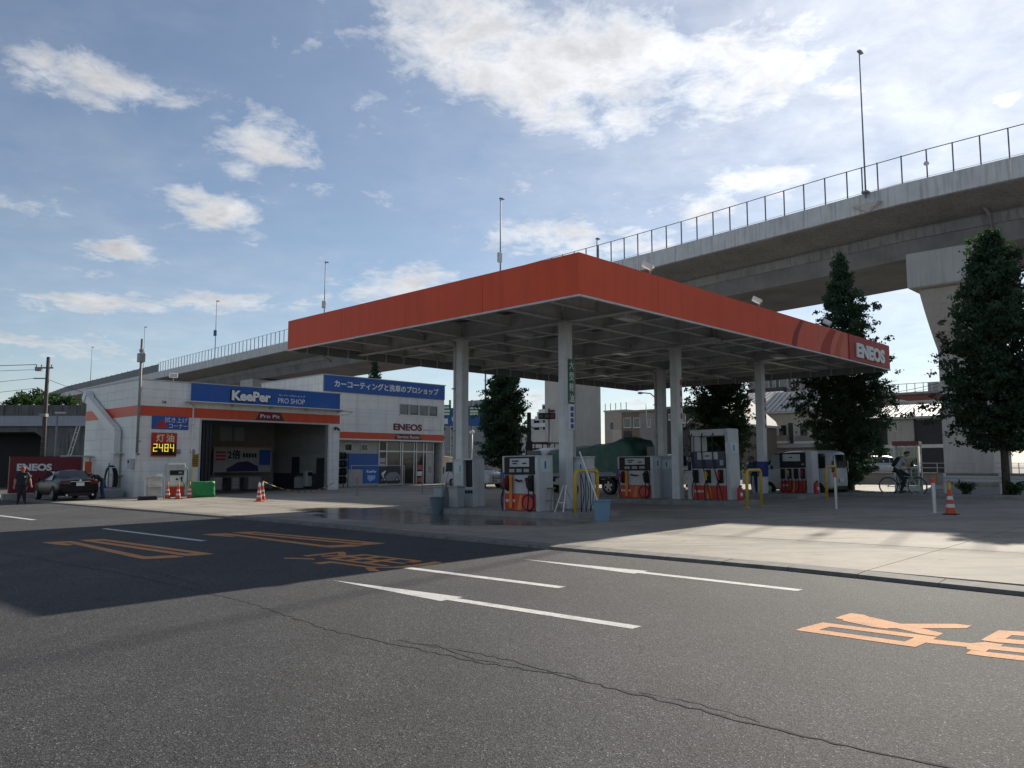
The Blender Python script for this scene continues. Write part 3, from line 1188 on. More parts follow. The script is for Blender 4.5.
def sweep(prof, ua, ub, name, m, parent=via):
    st = sorted(set([ua, ub] + [p[0] for p in VPTS if ua < p[0] < ub] + [x for x in np.arange(-40, 320, 8.0) if ua < x < ub]))
    q = MB()
    k = len(prof)
    for u in st:
        z = vz(u)
        q.v += [(x + XO(u), u, z + d) for x, d in prof]
    for i in range(len(st) - 1):
        for j in range(k):
            q.f.append((i * k + j, i * k + (j + 1) % k, (i + 1) * k + (j + 1) % k, (i + 1) * k + j))
    q.f += [tuple(range(k)), tuple(range((len(st) - 1) * k, len(st) * k))]
    return q.build(name, m, parent)


WD = 15.6
# parapets in segments, so that their joints show
us = [-49, -25, -10, 9.7, 24.5, 38, 50, 64, 78, 92, 106, 120, 138, 156, 180, 210, 245, 280, 320]
for a, b in zip(us[:-1], us[1:]):
    sweep([(0, 0), (.25, 0), (.30, -1.15), (0, -1.25)], a + .02, b - .02, 'parapet', CONC_P)
    sweep([(WD - .25, 0), (WD, 0), (WD, -1.25), (WD - .30, -1.15)], a + .02, b - .02, 'parapet', CONC_P)
sweep([(.04, -1.16), (WD - .04, -1.16), (WD - .04, -1.32), (WD - 3.3, -2.0), (3.3, -2.0), (.04, -1.32)], -49, 320, 'deck_slab', CONC)
sweep([(3.2, -1.95), (WD - 3.2, -1.95), (WD - 3.5, -3.85), (3.5, -3.85)], -49, 320, 'box_girder', CONC_S)
# recessed panel line on the girder web and a rib
sweep([(3.13, -2.1), (3.22, -2.1), (3.32, -2.7), (3.23, -2.7)], -49, 320, 'web_band', CONC)
# fence on the parapet
POST_DK = mat('fence_post_dark', (.17, .17, .175), .6)
U_SCREEN = on_edge(158, 371.7)[0]
u = 8.3
k = 0
posts = []
while u < U_SCREEN:
    posts.append(u)
    u += 1.43 if not (16.4 < u < 18.5) else .95
for u in posts:
    z = vz(u)
    piece('fence_post', POST_DK, via, XO(u) + .10, XO(u) + .18, u - .032, u + .032, z - .01, z + 1.81)
for a, b in zip(posts[:-1], posts[1:]):
    pass
for h, r in ((1.79, .03), (.12, .012)):
    st = [8.3] + list(np.arange(14, U_SCREEN, 6.0)) + [U_SCREEN]
    MB().tube([(.14 + XO(u), u, vz(u) + h) for u in st], r, 5).build('fence_rail', GALV, via)
for a in (8.9, 12.2):
    pass
# further on, a closed screen of grey panels
SCREEN = mat('noise_screen', (.16, .165, .17), .6, var=.1)
u = U_SCREEN + .3
while u < 300:
    z0, z1 = vz(u), vz(u + 3.9)
    o0, o1 = XO(u), XO(u + 3.9)
    q = MB().add([(.10 + o0, u, z0), (.16 + o0, u, z0), (.16 + o1, u + 3.9, z1), (.10 + o1, u + 3.9, z1), (.10 + o0, u, z0 + 1.5), (.16 + o0, u, z0 + 1.5), (.16 + o1, u + 3.9, z1 + 1.5), (.10 + o1, u + 3.9, z1 + 1.5)],
                 [(0, 3, 2, 1), (4, 5, 6, 7), (0, 1, 5, 4), (1, 2, 6, 5), (2, 3, 7, 6), (3, 0, 4, 7)])
    q.build('screen_panel', SCREEN, via)
    piece('fence_post', GALV, via, o0 + .06, o0 + .20, u - .12, u - .02, z0 - .01, z0 + 1.62)
    u += 4.0
# drain pipe across the slab edge, bracket under the tall lamp, fixture on a fence post
MB().tube([(2.3, 11.6, vz(11.6) - 1.85), (2.95, 11.5, vz(11.6) - 2.2), (3.2, 11.5, vz(11.6) - 3.2)], .10, 8).build('drain_pipe', STEEL_DK, via, smooth=True)
MB().tube([(2.1 + XO(96), 96, vz(96) - 1.75), (3.0 + XO(94), 94, vz(94) - 2.2), (3.2 + XO(92), 92, vz(92) - 3.2)], .10, 8).build('drain_pipe', STEEL_DK, via, smooth=True)
bu = 17.5
MB().add([(-.38, bu - .75, vz(bu) - .78), (-.38, bu + .75, vz(bu) - .78), (-.02, bu + .95, vz(bu) - .78), (-.02, bu - .95, vz(bu) - .78), (-.02, bu, vz(bu) - 1.3)],
         [(0, 1, 2, 3), (0, 4, 1), (1, 4, 2), (3, 4, 0), (2, 4, 3)]).build('lamp_bracket', CONC_P, via)
q = MB().lathe([(.02, 0), (.14, .06), (.16, .16), (.10, .26), (.02, .28)], 10, (.05, posts[4], vz(posts[4]) + .75))
q.build('fence_fixture', WHITE, via, smooth=True)


def pier(u0, u1, flare=3.6):
    uc = (u0 + u1) / 2
    zt = vz(uc) - 4.07
    p = MB()
    gz0 = -1.2
    w = (u1 - u0) / 2
    # cap: hammerhead across the deck, drawn in (v, z)
    c0, c1 = 1.5, WD - 1.5
    k0, k1 = 5.4, WD - 5.4
    zc = zt - 2.2
    cap = MB().prism([(c0, zt), (c1, zt), (c1, zc), (c0, zc)], uc - w, uc + w, 'x')
    cap.v = [(y + XO(uc), x, z) for x, y, z in cap.v]
    c = cap.build('pier_cap', PIERM, via, bevel=.06)
    n = 10
    if not flare:
        c0, c1 = k0 - .9, k1 + .9
        k0, k1 = k0 - .35, k1 + .35
    prof = [(c0 + .55, zc - .005)]
    for i in range(1, n + 1):
        t = i / n * math.pi / 2
        prof.append((lerp(c0 + .55, k0, .35 * math.sin(t) + .65 * (1 - math.cos(t))), zc - .005 - max(flare, .3) * (.5 * math.sin(t) + .5 * (1 - math.cos(t)))))
    prof.append((k0, gz0))
    prof.append((k1, gz0))
    for i in range(n, 0, -1):
        t = i / n * math.pi / 2
        prof.append((lerp(c1 - .55, k1, .35 * math.sin(t) + .65 * (1 - math.cos(t))), zc - .005 - max(flare, .3) * (.5 * math.sin(t) + .5 * (1 - math.cos(t)))))
    prof.append((c1 - .55, zc - .005))
    st = MB().prism(prof, uc - w + .45, uc + w - .45, 'x')
    st.v = [(y + XO(uc), x, z) for x, y, z in st.v]
    st.build('pier_stem', PIERM, via, bevel=.10)
    for v in (4.6, 7.8, 11.0):
        piece('bearing', STEEL_DK, via, XO(uc) + v - .5, XO(uc) + v + .5, uc - .6, uc + .6, zt - .01, zt + .22)


for a, b in ((12.2, 15.9), (48.4, 52.0), (114, 118), (150, 154), (185, 189)):
    pier(a, b, 0 if a == 48.4 else 3.6)

# ---- lamps standing on the viaduct
LAMPG = mat('lamp_pole_grey', (.24, .25, .26), .6, .0)


def street_lamp(px, ytop, ybase, label, arm=.45, box=None, r=.08, out=.12):
    u, _ = on_edge(px, ybase)
    v = VV + XO(u) + out
    ztop = onv(px, ytop, v)[1]
    zb = vz(u) - .35
    t = thing('street_lamp', label, 'lamp', WZ(u, v, zb), FU, 'lamp posts along the highway')
    h = ztop - zb
    MB().tube([(0, 0, 0), (0, 0, h * .5), (0, 0, h)], r, 8, r * .62).build('pole', LAMPG, t, smooth=True)
    q = MB().prism([(-.10, 0), (arm, .02), (arm + .05, .10), (arm * .4, .17), (-.10, .13)], -.11, .11, 'y')
    q.v = [(x, y, z + h - .05) for x, y, z in q.v]
    q.build('lamp_head', STEEL_DK, t, bevel=.02)
    bx('base_flange', LAMPG, t, -.2, .2, -.2, .2, .30, .40)
    if box:
        ybox, c = box
        zc = onv(px, ybox, v)[1] - zb
        bx('control_box', c, t, -.32, .12, -.14, .14, zc - .48, zc + .48, .02)
    return t


BLUEBOX = mat('box_blue', (.03, .10, .32), .5)
street_lamp(866.5, 49, 188, 'tall grey lamp post rising above fence at upper right', r=.058, out=-.18)
street_lamp(499.5, 199, 290, 'grey lamp post rising behind the middle of the canopy edge', box=(258, STEEL))
street_lamp(323, 263, 333, 'grey lamp post with pale box just above left canopy corner', box=(305, mat('box_pale', (.5, .5, .46), .5)))
street_lamp(214, 302, 359, 'grey lamp post carrying a blue box beside the highway fence', box=(333.5, BLUEBOX))
street_lamp(142, 328, 376, 'grey lamp post on the highway just above white shop corner', box=(354, STEEL_DK))
street_lamp(89.5, 348, 387, 'grey lamp post standing on the grey highway screen farthest left')
street_lamp(596.5, 239, 266, 'short lamp just right of canopy corner against the sky', arm=.3)
# ================================================================== STATION BUILDINGS
CREAM = mat('cream_wall_panel', (.82, .81, .77), .6, var=.05, scale=1.5, dirt=.14)
WALLIN = mat('wall_backing', (.30, .29, .27), .8)
SHOPIN = mat('shop_interior', (.34, .34, .33), .8, var=.1)
STRIPE = mat('stripe_orange_red', (.66, .085, .030), .4, var=.06, dirt=.08)
MAROON = mat('maroon', (.16, .012, .022), .4, var=.05)
NAVY = mat('sign_navy_blue', (.020, .105, .37), .4, var=.06, scale=3)
ALU = mat('aluminium', (.55, .56, .56), .35, .5, var=.06)
GLASS = glass_mat('dark_glass')
GLASS_M = glass_mat('grey_glass', (.10, .115, .12), .10)
RUBBER = mat('rubber', (.015, .015, .016), .75, var=.2)
GREY = mat('grey_paint', (.30, .31, .32), .5, var=.08)
LGREY = mat('light_grey_paint', (.48, .49, .49), .5, var=.08, dirt=.08)
RED = mat('signal_red', (.50, .03, .03), .45, var=.08)
YELLOW = mat('safety_yellow', (.58, .36, .045), .45, var=.12, scale=6, dirt=.15)


def panels(parent, m, axis, pos, out, xl, zl, holes=(), th=.05, gap=.0045, name='wall_panel'):
    """cladding panels on an upright plane; axis 'x' = runs along local x"""
    for a, b in zip(xl[:-1], xl[1:]):
        for c, d in zip(zl[:-1], zl[1:]):
            xc, zc = (a + b) / 2, (c + d) / 2
            if any(h[0] - .001 < xc < h[1] + .001 and h[2] - .001 < zc < h[3] + .001 for h in holes):
                continue
            p0, p1 = (pos, pos + out * th)
            lo, hi = min(p0, p1), max(p0, p1)
            if axis == 'x':
                piece(name, m, parent, a + gap, b - gap, lo, hi, c + gap, d - gap)
            else:
                piece(name, m, parent, lo, hi, a + gap, b - gap, c + gap, d - gap)


def grid(a, b, step, extra=()):
    n = max(1, round((b - a) / step))
    base = [a + (b - a) * i / n for i in range(n + 1)]
    pts = sorted(base + [e for e in extra if a < e < b])
    out = []
    for p in pts:
        if out and p - out[-1] < .12 and p != b:
            if any(abs(p - e) < 1e-6 for e in extra) and len(out) > 1:
                out[-1] = p if not any(abs(out[-1] - e) < 1e-6 for e in extra) else out[-1]
                if out[-1] != p:
                    out.append(p)
            elif any(abs(p - e) < 1e-6 for e in extra):
                out.append(p)
            continue
        if out and p == b and p - out[-1] < .12 and len(out) > 1 and not any(abs(out[-1] - e) < 1e-6 for e in extra):
            out[-1] = p
            continue
        out.append(p)
    return out


KUU, KVV = 45.11, 17.0
kz = W(KUU, KVV).z
bay = thing('service_bay_building', 'low cream panelled car wash building with wide dark open bay', 'building', WZ(KUU, KVV, kz), FU)
KW, KD = 13.0, 8.2
ZT = 6.10 - kz
OX0, OX1, OZ = 20.55 - KVV, 29.15 - KVV, 4.12 - kz
B = -.45
wl = MB().box(0, OX0, 0, .22, B, ZT).box(OX1, KW, 0, .22, B, ZT).box(OX0, OX1, 0, .22, OZ, ZT)
wl.box(0, .22, .22, KD, B, ZT).box(KW - .22, KW, .22, KD, B, ZT).box(.22, KW - .22, KD - .22, KD, B, ZT)
wl.build('wall', SHOPIN, bay)
bx('roof', mat('roof_sheet', (.4, .4, .39), .6), bay, .1, KW - .1, .1, KD - .1, ZT - .45, ZT - .30)
MB().box(-.09, KW + .09, -.09, .28, ZT, ZT + .07).box(-.09, .28, .28, KD + .09, ZT, ZT + .07).box(KW - .28, KW + .09, .28, KD + .09, ZT, ZT + .07).build('parapet_cap', LGREY, bay)
bx('bay_floor', mat('bay_floor', (.12, .12, .115), .5, var=.2), bay, OX0 + .0, OX1, .0, KD - .25, -.30, .055)
S0, S1 = 4.12 - kz, 4.68 - kz
zs = grid(B, S0, .62) + grid(S1, ZT, .48)
panels(bay, CREAM, 'x', -.002, -1, grid(0, OX0, 1.75) + [OX1] + [KW], zs, holes=[(OX0, OX1, B, OZ)])
panels(bay, CREAM, 'y', -.002, -1, grid(-.05, KD, 2.05), zs)
panels(bay, CREAM, 'y', KW + .002, 1, grid(-.05, KD, 2.05), grid(B, ZT, .62))
bx('stripe', STRIPE, bay, -.075, KW + .03, -.075, 0, S0, S1)
bx('stripe', STRIPE, bay, -.075, 0, .002, KD, S0, S1)
bx('door_frame', ALU, bay, OX0 - .08, OX0 + .02, -.085, .24, B, OZ)
bx('door_frame', ALU, bay, OX1 - .02, OX1 + .08, -.085, .24, B, OZ)
bx('door_head', ALU, bay, OX0 + .025, OX1 - .025, -.07, .24, OZ - .10, OZ + .0)
# Pro Pit badge on the stripe
vL, zL = onu(260, 411, KUU)
vR, zR = onu(279, 419, KUU)
x0, x1 = vL - KVV, vR - KVV
MB().prism([(x0 - .75, S0 + .01), (x0 - .25, S1 - .01), (x1 + .25, S1 - .01), (x1 + .75, S0 + .01)], -.082, -.076, 'y').build('badge', mat('badge_orange', (.50, .12, .03), .4), bay)
MB().prism([(x0 - .35, S0 + .02), (x0 - .05, S1 - .02), (x1 + .05, S1 - .02), (x1 + .35, S0 + .02)], -.087, -.0825, 'y').build('badge', MAROON, bay)
text('badge_lettering', 'Pro Pit', LETTER, bay, x0, x1, S0 + .17, S1 - .17, -.087, .006, .008)
# tilted strips and left-hand door curtain inside the opening
CURT = mat('dark_curtain', (.035, .036, .04), .8)
for i in range(7):
    piece('folded_curtain', CURT, bay, OX0 + .06 + .11 * i, OX0 + .15 + .11 * i, .3 + .06 * (i % 2), .42 + .06 * (i % 2), .06, OZ - .15)
# inside, on the far wall of the bay
IU = KUU + KD - .24
for (xa, ya, xb, yb) in ((221, 427, 230.5, 440), (235, 428, 243, 440)):
    v0, z1 = onu(xa, ya, IU)
    v1, z0 = onu(xb, yb, IU)
    f = bx('window', ALU, bay, v0 - KVV - .07, v1 - KVV + .07, KD - .27, KD - .225, z0 - kz - .07, z1 - kz + .07)
    bx('pane', mat('daylight_pane', (.55, .58, .58), .3, emit=.0), f, v0 - KVV, v1 - KVV, KD - .285, KD - .271, z0 - kz, z1 - kz)  # pale opaque colour stands in for daylight behind the glass


def bayrect(name, m, xa, ya, xb, yb, u, d, parent=None):
    v0, z1 = onu(xa, ya, u)
    v1, z0 = onu(xb, yb, u)
    return bx(name, m, parent or bay, v0 - KVV, v1 - KVV, u - KUU, u - KUU + d, z0 - kz, z1 - kz)


def bayroot(name, label, cat, px, py, u, rot=FU):
    v, z = onu(px, py, u)
    return thing(name, label, cat, WZ(u, v, W(u, v).z + .06), rot)


# the advertising banner at the back of the bay
def bay_banner():
    u = IU - 2.2
    v0, z1 = onu(214, 448, u)
    v1, z0 = onu(271, 472, u)
    t = thing('bay_banner', 'white advertising banner with dark car picture hung inside wash bay', 'banner', WZ(u, v0, W(u, v0).z), FU)
    zr = W(u, v0).z
    w, h0, h1 = v1 - v0, z0 - zr, z1 - zr
    bx('cloth', mat('banner_white', (.40, .40, .39), .7), t, 0, w, 0, .02, h0, h1)
    bx('top_bar', YELLOW, t, -.05, w + .05, -.03, .03, h1 + .003, h1 + .08)
    text('lettering', '2倍', BLACKP, t, w * .23, w * .45, h0 + (h1 - h0) * .55, h0 + (h1 - h0) * .93, -.001, .004, .03)
    for i in range(5):
        piece('print_block', BLACKP, t, w * .49 + i * w * .05, w * .49 + i * w * .05 + w * .038, -.006, -.001, h0 + (h1 - h0) * .62, h0 + (h1 - h0) * .80)
    piece('print_block', NAVY, t, w * .78, w * .98, -.006, -.001, h0 + (h1 - h0) * .3, h0 + (h1 - h0) * .95)
    for i in range(3):
        piece('print_block', RED, t, w * .03, w * .2, -.006, -.001, h0 + (h1 - h0) * (.5 + .14 * i), h0 + (h1 - h0) * (.58 + .14 * i))
    cpoly = [(.22, .02), (.22, .16), (.30, .26), (.40, .42), (.58, .46), (.68, .34), (.76, .26), (.77, .04)]
    MB().prism([(w * a, h0 + (h1 - h0) * b) for a, b in cpoly], -.008, -.001, 'y').build('car_picture', mat('print_blue', (.02, .025, .10), .5), t)
    for s in (.02, w - .06):
        piece('stand_leg', GREY, t, s, s + .05, .025, .07, .0, h1 + .05)


bay_banner()
# wash-bay equipment: bench with cabinets, tyre changer, hose machine, doors in the right wall
u = IU - 1.6
t = bayroot('tool_bench', 'grey tool bench with drawers below banner in dark bay', 'bench', 236, 488, u)
for (a, b_, c, d, m_, nm) in ((-1.9, 1.9, .82, .88, GREY, 'bench_top'), (-1.85, -1.0, .0, .815, LGREY, 'drawer_unit'), (.9, 1.85, .0, .815, LGREY, 'drawer_unit'), (-.35, .25, .0, .815, GREY, 'drawer_unit')):
    o = bx(nm, m_, t, a, b_, 0, .7, c, d)
    if nm == 'drawer_unit':
        for k in range(3):
            piece('drawer', ALU, o, a + .05, b_ - .05, -.02, -.001, .08 + .24 * k, .28 + .24 * k)
t = bayroot('tyre_changer', 'dark tyre changing machine standing at right in wash bay', 'machine', 300, 488, KUU + 4.2, FU - .6)
bx('base', GREY, t, -.4, .4, -.35, .45, 0, .75, .04)
MB().lathe([(.05, .75), (.36, .78), (.36, .84), (.1, .88)], 16).build('turntable', STEEL_DK, t, smooth='auto')
MB().tube([(.1, .5, .1), (.1, .5, 1.7), (.1, .1, 1.8), (.1, .05, 1.3)], .06, 8).build('post', RED, t, smooth=True)
t = bayroot('pressure_washer', 'pale upright washing machine near right bay wall', 'machine', 308, 488, KUU + 3.0)
bx('cabinet', LGREY, t, -.28, .28, -.25, .25, .12, 1.2, .04)
bx('panel', BLACKP, t, -.2, .2, -.262, -.25, .85, 1.1)
for sx in (-.2, .2):
    MB().cyl((sx - .03, -.2, .09), (sx + .03, -.2, .09), .09, n=12).build('wheel', RUBBER, t)
MB().tube([(.28, 0, .9), (.5, -.1, .6), (.45, -.2, .1), (.1, -.5, .03)], .02, 6).build('hose', RUBBER, t)
for (xa, ya, xb, yb) in ((1.2, 0, 2.2, 2.2), (4.4, 0, 5.4, 2.3)):
    f = bx('inner_door', mat('door_dark', (.04, .042, .05), .5), bay, KW - .26, KW - .222, xa, xb, .06, yb)
    MB().cyl((KW - .29, xa + .1, 1.05), (KW - .262, xa + .1, 1.05), .03, n=8).build('handle', ALU, f)
bx('wainscot', mat('wainscot_dark', (.05, .055, .08), .6), bay, KW - .245, KW - .2215, .3, KD - .3, .06, 1.15)
for z in (2.6, 3.9):
    bx('wall_rail', GREY, bay, KW - .30, KW - .222, .4, KD - .3, z, z + .07)

# ---- the blue fascia sign above the bay
def sign_slats(t, w, h, n, m, y0=-.12, y1=0):
    q = MB()
    pts = []
    for i in range(n):
        z0, z1 = h * i / n, h * (i + 1) / n
        pts += [(y0, z0 + .012), (y0, z1 - .012), (y0 + .012, z1 - .006), (y0 + .012, z1)]
    poly = [(y1, 0)] + pts + [(y1, h)]
    q.prism(poly, 0, w, 'x')
    return q.build('board', m, t)


zt_, zb_ = 6.12, 5.08
t = thing('shop_sign', 'blue ribbed sign with white lettering above open wash bay', 'sign', WZ(KUU - .06, 19.88, zb_), FU)
SW = 29.95 - 19.88
sign_slats(t, SW, zt_ - zb_, 7, NAVY)
bx('top_edge', LGREY, t, -.04, SW + .04, -.135, .02, zt_ - zb_ + .002, zt_ - zb_ + .05)


def kx(px, py):
    v, z = onu(px, py, KUU - .19)
    return v - 19.88, z - zb_


a, b_ = kx(231.5, 403.5), kx(271, 391.5)
co = [(a[0], a[1]), (b_[0], b_[1])]
text('lettering_outline', 'KeePer', BLACKP, t, a[0] - .09, b_[0] + .09, .10, .84, -.121, .02, .09)
text('lettering', 'KeePer', LETTER, t, a[0], b_[0], .17, .79, -.142, .02, .045)
a2, b2_ = kx(278, 404), kx(305, 395)
text('lettering', 'PRO SHOP', LETTER, t, a2[0], b2_[0], .18, .50, -.121, .012, .0)
text('lettering', 'キーパープロショップ', LETTER, t, a2[0] + .05, b2_[0], .62, .75, -.121, .008, .01)
# shelf lamp ledge below it
l = thing('sign_ledge', 'thin white ledge running under the blue bay sign', 'awning', WZ(KUU - .05, 19.5, 5.0), FU)
bx('ledge_sheet', WHITE, l, 0, 10.7, -.62, .0, .0, .05)
for i in range(5):
    piece('bracket', ALU, l, .3 + 2.5 * i, .34 + 2.5 * i, -.58, .0, -.12, -.002)

# ---- small signs on the left part of the front
def kboard(name, label, xa, ya, xb, yb, m, d=.05, cat='sign'):
    v0, z1 = onu(xa, ya, KUU - .06)
    v1, z0 = onu(xb, yb, KUU - .06)
    t = thing(name, label, cat, WZ(KUU - .056, v0, z0), FU)
    bx('board', m, t, 0, v1 - v0, -d, 0, 0, z1 - z0, .008)
    return t, v1 - v0, z1 - z0, -d


t, w, h, y = kboard('wiping_corner_sign', 'blue sign with red triangle and white Japanese lettering on cream wall', 152, 415.5, 188, 430, NAVY)
MB().prism([(w * .05, h * .12), (w * .30, h * .75), (w * .44, h * .12)], y - .006, y - .0005, 'y').build('triangle', RED, t)
text('lettering', '拭き上げ', LETTER, t, w * .34, w * .97, h * .52, h * .93, y, .008, .0)
text('lettering', 'コーナー', LETTER, t, w * .46, w * .97, h * .10, h * .44, y, .008, .004)
LED = mat('led_yellow', (.85, .62, .05), .5, emit=.35)
t, w, h, y = kboard('kerosene_price_board', 'red and black electronic price board showing yellow digits on cream wall', 151.5, 432.5, 175.5, 456.5, RED, .12)
bx('display', BLACKP, t, .05, w - .05, y - .012, y - .001, .07, h * .56)
text('lettering', '灯', mat('kanji_cream', (.75, .66, .35), .5), t, w * .16, w * .49, h * .61, h * .95, y, .01, .022)
text('lettering', '油', mat('kanji_cream', (.75, .66, .35), .5), t, w * .55, w * .88, h * .61, h * .95, y, .01, .022)
SEG = {'2': 'abged', '4': 'fgbc', '8': 'abcdefg'}
dw = (w - .22) / 4


def seven(parent, ch, x, z, wd, ht, y):
    t_ = .045
    S = {'a': (0, wd, ht - t_, ht), 'd': (0, wd, 0, t_), 'g': (0, wd, ht / 2 - t_ / 2, ht / 2 + t_ / 2), 'f': (0, t_, ht / 2, ht), 'b': (wd - t_, wd, ht / 2, ht), 'e': (0, t_, 0, ht / 2), 'c': (wd - t_, wd, 0, ht / 2)}
    q = MB()
    for s in SEG[ch]:
        a, b, c, d = S[s]
        q.box(x + a, x + b, y - .006, y - .0005, z + c, z + d)
    q.build('led_digit', LED, parent)


for i, ch in enumerate('2484'):
    seven(t, ch, .08 + (dw + .015) * i, h * .20, dw * .76, h * .33, y - .012)
t, w, h, y = kboard('amber_notice_board', 'small amber notice board beside the left edge of bay', 192, 454, 198.3, 467, mat('amber', (.40, .22, .03), .5), .03)
for i in range(6):
    piece('print_line', BLACKP, t, w * .15, w * .85, y - .005, y - .0005, h * (.12 + .14 * i), h * (.17 + .14 * i))
# wall fittings: two round bells, camera, downpipe, lamp
for i, (px, py) in enumerate(((178.3, 451.5), (192.5, 451.5))):
    v, z = onu(px, py, KUU - .06)
    t = thing('alarm_bell', ['small round grey alarm bell beside the price board', 'small round grey alarm bell above the amber notice'][i], 'bell', WZ(KUU - .056, v, z), FU, 'alarm bells on the cream wall')
    q = MB().lathe([(.02, 0), (.14, .0), (.14, .05), (.09, .10), (.01, .11)], 14)
    q.v = [(x, -z_, y_) for x, y_, z_ in q.v]
    q.build('dome', STEEL_DK, t, smooth='auto')
    q = MB().lathe([(.02, .105), (.035, .11), (.03, .14), (.01, .15)], 10)
    q.v = [(x, -z_, y_) for x, y_, z_ in q.v]
    q.build('cap', LGREY, t)
t = thing('security_camera', 'grey security camera above stripe at the building corner', 'camera', WZ(KUU - .056, onu(162, 401, KUU)[0], onu(162, 401, KUU)[1]), FU)
MB().tube([(0, 0, 0), (0, -.18, .02), (0, -.22, -.04)], .02, 6).build('arm', LGREY, t)
MB().box(-.07, .07, -.42, -.10, -.14, -.03).build('housing', GREY, t, bevel=.02)
MB().cyl((0, -.435, -.085), (0, -.421, -.085), .04, n=10).build('lens', BLACKP, t)
t = thing('wall_downpipe', 'thin cream rain pipe running down beside the bay opening', 'pipe', W(KUU - .12, onu(190, 470, KUU)[0], 0), FU)
MB().tube([(0, 0, .0), (0, 0, 5.35)], .045, 8).build('pipe', CREAM, t, smooth=True)
for z in (.8, 2.4, 4.0):
    piece('clip', ALU, t, -.07, .07, -.05, .062, z, z + .04)
t = thing('wall_lamp', 'pair of small lamps on bay front beside the opening', 'lamp', WZ(KUU - .056, onu(335, 428, KUU)[0], onu(335, 428, KUU)[1]), FU)
bx('plate', GREY, t, -.1, .1, -.04, 0, -.05, .1)
MB().cyl((-.08, -.05, .02), (-.16, -.24, -.10), .05, .07, 10).build('spot', BLACKP, t)
MB().cyl((.08, -.05, .02), (.16, -.24, -.16), .05, .07, 10).build('spot', BLACKP, t)
t = thing('roof_floodlight', 'white floodlight standing on the bay roof edge', 'floodlight', WZ(KUU + .1, onu(174, 378, KUU)[0], 6.17), FU)
MB().tube([(0, 0, 0), (0, 0, .2)], .02, 6).build('stem', GREY, t)
MB().box(-.22, .22, -.12, .1, .2, .46).build('housing', WHITE, t, bevel=.03)
# kerosene dispenser belongs to the front; built with the pumps below

# ---- what is fixed to or stands at the left wall (looks at the street)
def lw(px, py, d=0.0):
    u, z = onv(px, py, KVV - .06 - d)
    return u, z


# white elbowed duct
uA, zA = lw(93, 398)
uB, zB = lw(121.5, 432)
t = thing('exhaust_duct', 'long white slanting duct coming off cream side wall', 'duct', W(uB, KVV - .35, 0), FV)
zr = W(uB, KVV - .35).z
dx = -(uA - uB)
q = MB()
p0, p1, p2 = Vector((dx, 0, zA - zr)), Vector((0, 0, zB - zr)), Vector((.0, .0, .45))


def rect_duct(q, a, b, w):
    d = (b - a).normalized()
    s = Vector((0, 1, 0))
    n = d.cross(s).normalized()
    vs = []
    for p in (a, b):
        for i, j in ((-1, -1), (1, -1), (1, 1), (-1, 1)):
            vs.append(p + n * (w * i) + s * (w * j * .75))
    q.add(vs, [(0, 1, 2, 3), (4, 7, 6, 5), (0, 4, 5, 1), (1, 5, 6, 2), (2, 6, 7, 3), (3, 7, 4, 0)])


rect_duct(q, p0, p1 + (p1 - p0).normalized() * .12, .24)
q.build('slanting_duct', WHITE, t, bevel=.01)
q = MB()
rect_duct(q, p1 + Vector((.02, 0, .05)), p2, .23)
q.build('upright_duct', WHITE, t, bevel=.01)
q = MB()
rect_duct(q, p0 + Vector((-.2, 0, .22)), p0 + Vector((.12, 0, -.1)), .31)
q.build('mouth', WHITE, t, bevel=.01)
for z in (1.2, 2.4):
    bx('wall_strap', ALU, t, -.3, .55, -.20, .30, z, z + .05)
# slim mast fixed to the corner
uM, zM = lw(139.5, 360)
t = thing('corner_mast', 'slim grey mast with box on top at building corner', 'mast', WZ(44.86, 16.93, 2.05), FV)
MB().tube([(0, 0, 0), (0, 0, 6.3)], .07, 10).build('pole', LAMPG, t, smooth=True)
MB().tube([(0, 0, .02), (.05, 0, -.05), (.25, 0, -.07)], .07, 8).build('hook', LAMPG, t, smooth=True)
bx('top_box', GREY, t, -.2, .2, -.16, .16, 5.0, 5.5, .02)
MB().lathe([(.03, 5.55), (.12, 5.58), (.12, 5.72), (.02, 5.76)], 10).build('sensor', STEEL_DK, t)
bx('wall_arm', GREY, t, -.05, .05, .0, .16, 2.0, 2.08)
bx('wall_arm', GREY, t, -.05, .05, .0, .16, .6, .68)
uX, zX = lw(133, 463)
t = thing('wall_cabinet', 'small grey control cabinet on the cream side wall', 'cabinet', WZ(uX, KVV - .056, zX - .3), FV)
bx('case', LGREY, t, -.28, .22, -.22, 0, 0, .55, .02)
bx('panel', BLACKP, t, -.2, .0, -.232, -.221, .3, .45)
uX, zX = lw(145, 465)
t = thing('wall_socket_plate', 'tiny pale blue plate near corner of the side wall', 'plate', WZ(KUU + .25, KVV - .056, zX - .2), FV)
bx('plate', mat('pale_blue', (.45, .52, .62), .5), t, -.16, .12, -.03, 0, 0, .36)
bx('mark', BLUE_S, t, -.06, .05, -.036, -.0305, .14, .26)

# ---- the two-storey shop
SU, SV0, SV1 = 50.0, 31.85, 43.5
sz = W(SU, SV0).z
shop = thing('service_shop', 'taller cream panelled service shop with blue top sign and glass doors', 'building', WZ(SU, SV0, sz), FU)
SWD, SDP = SV1 - SV0, 9.0
TZ = 7.96 - sz


def sx(px, py):
    v, z = onu(px, py, SU)
    return v - SV0, z - sz


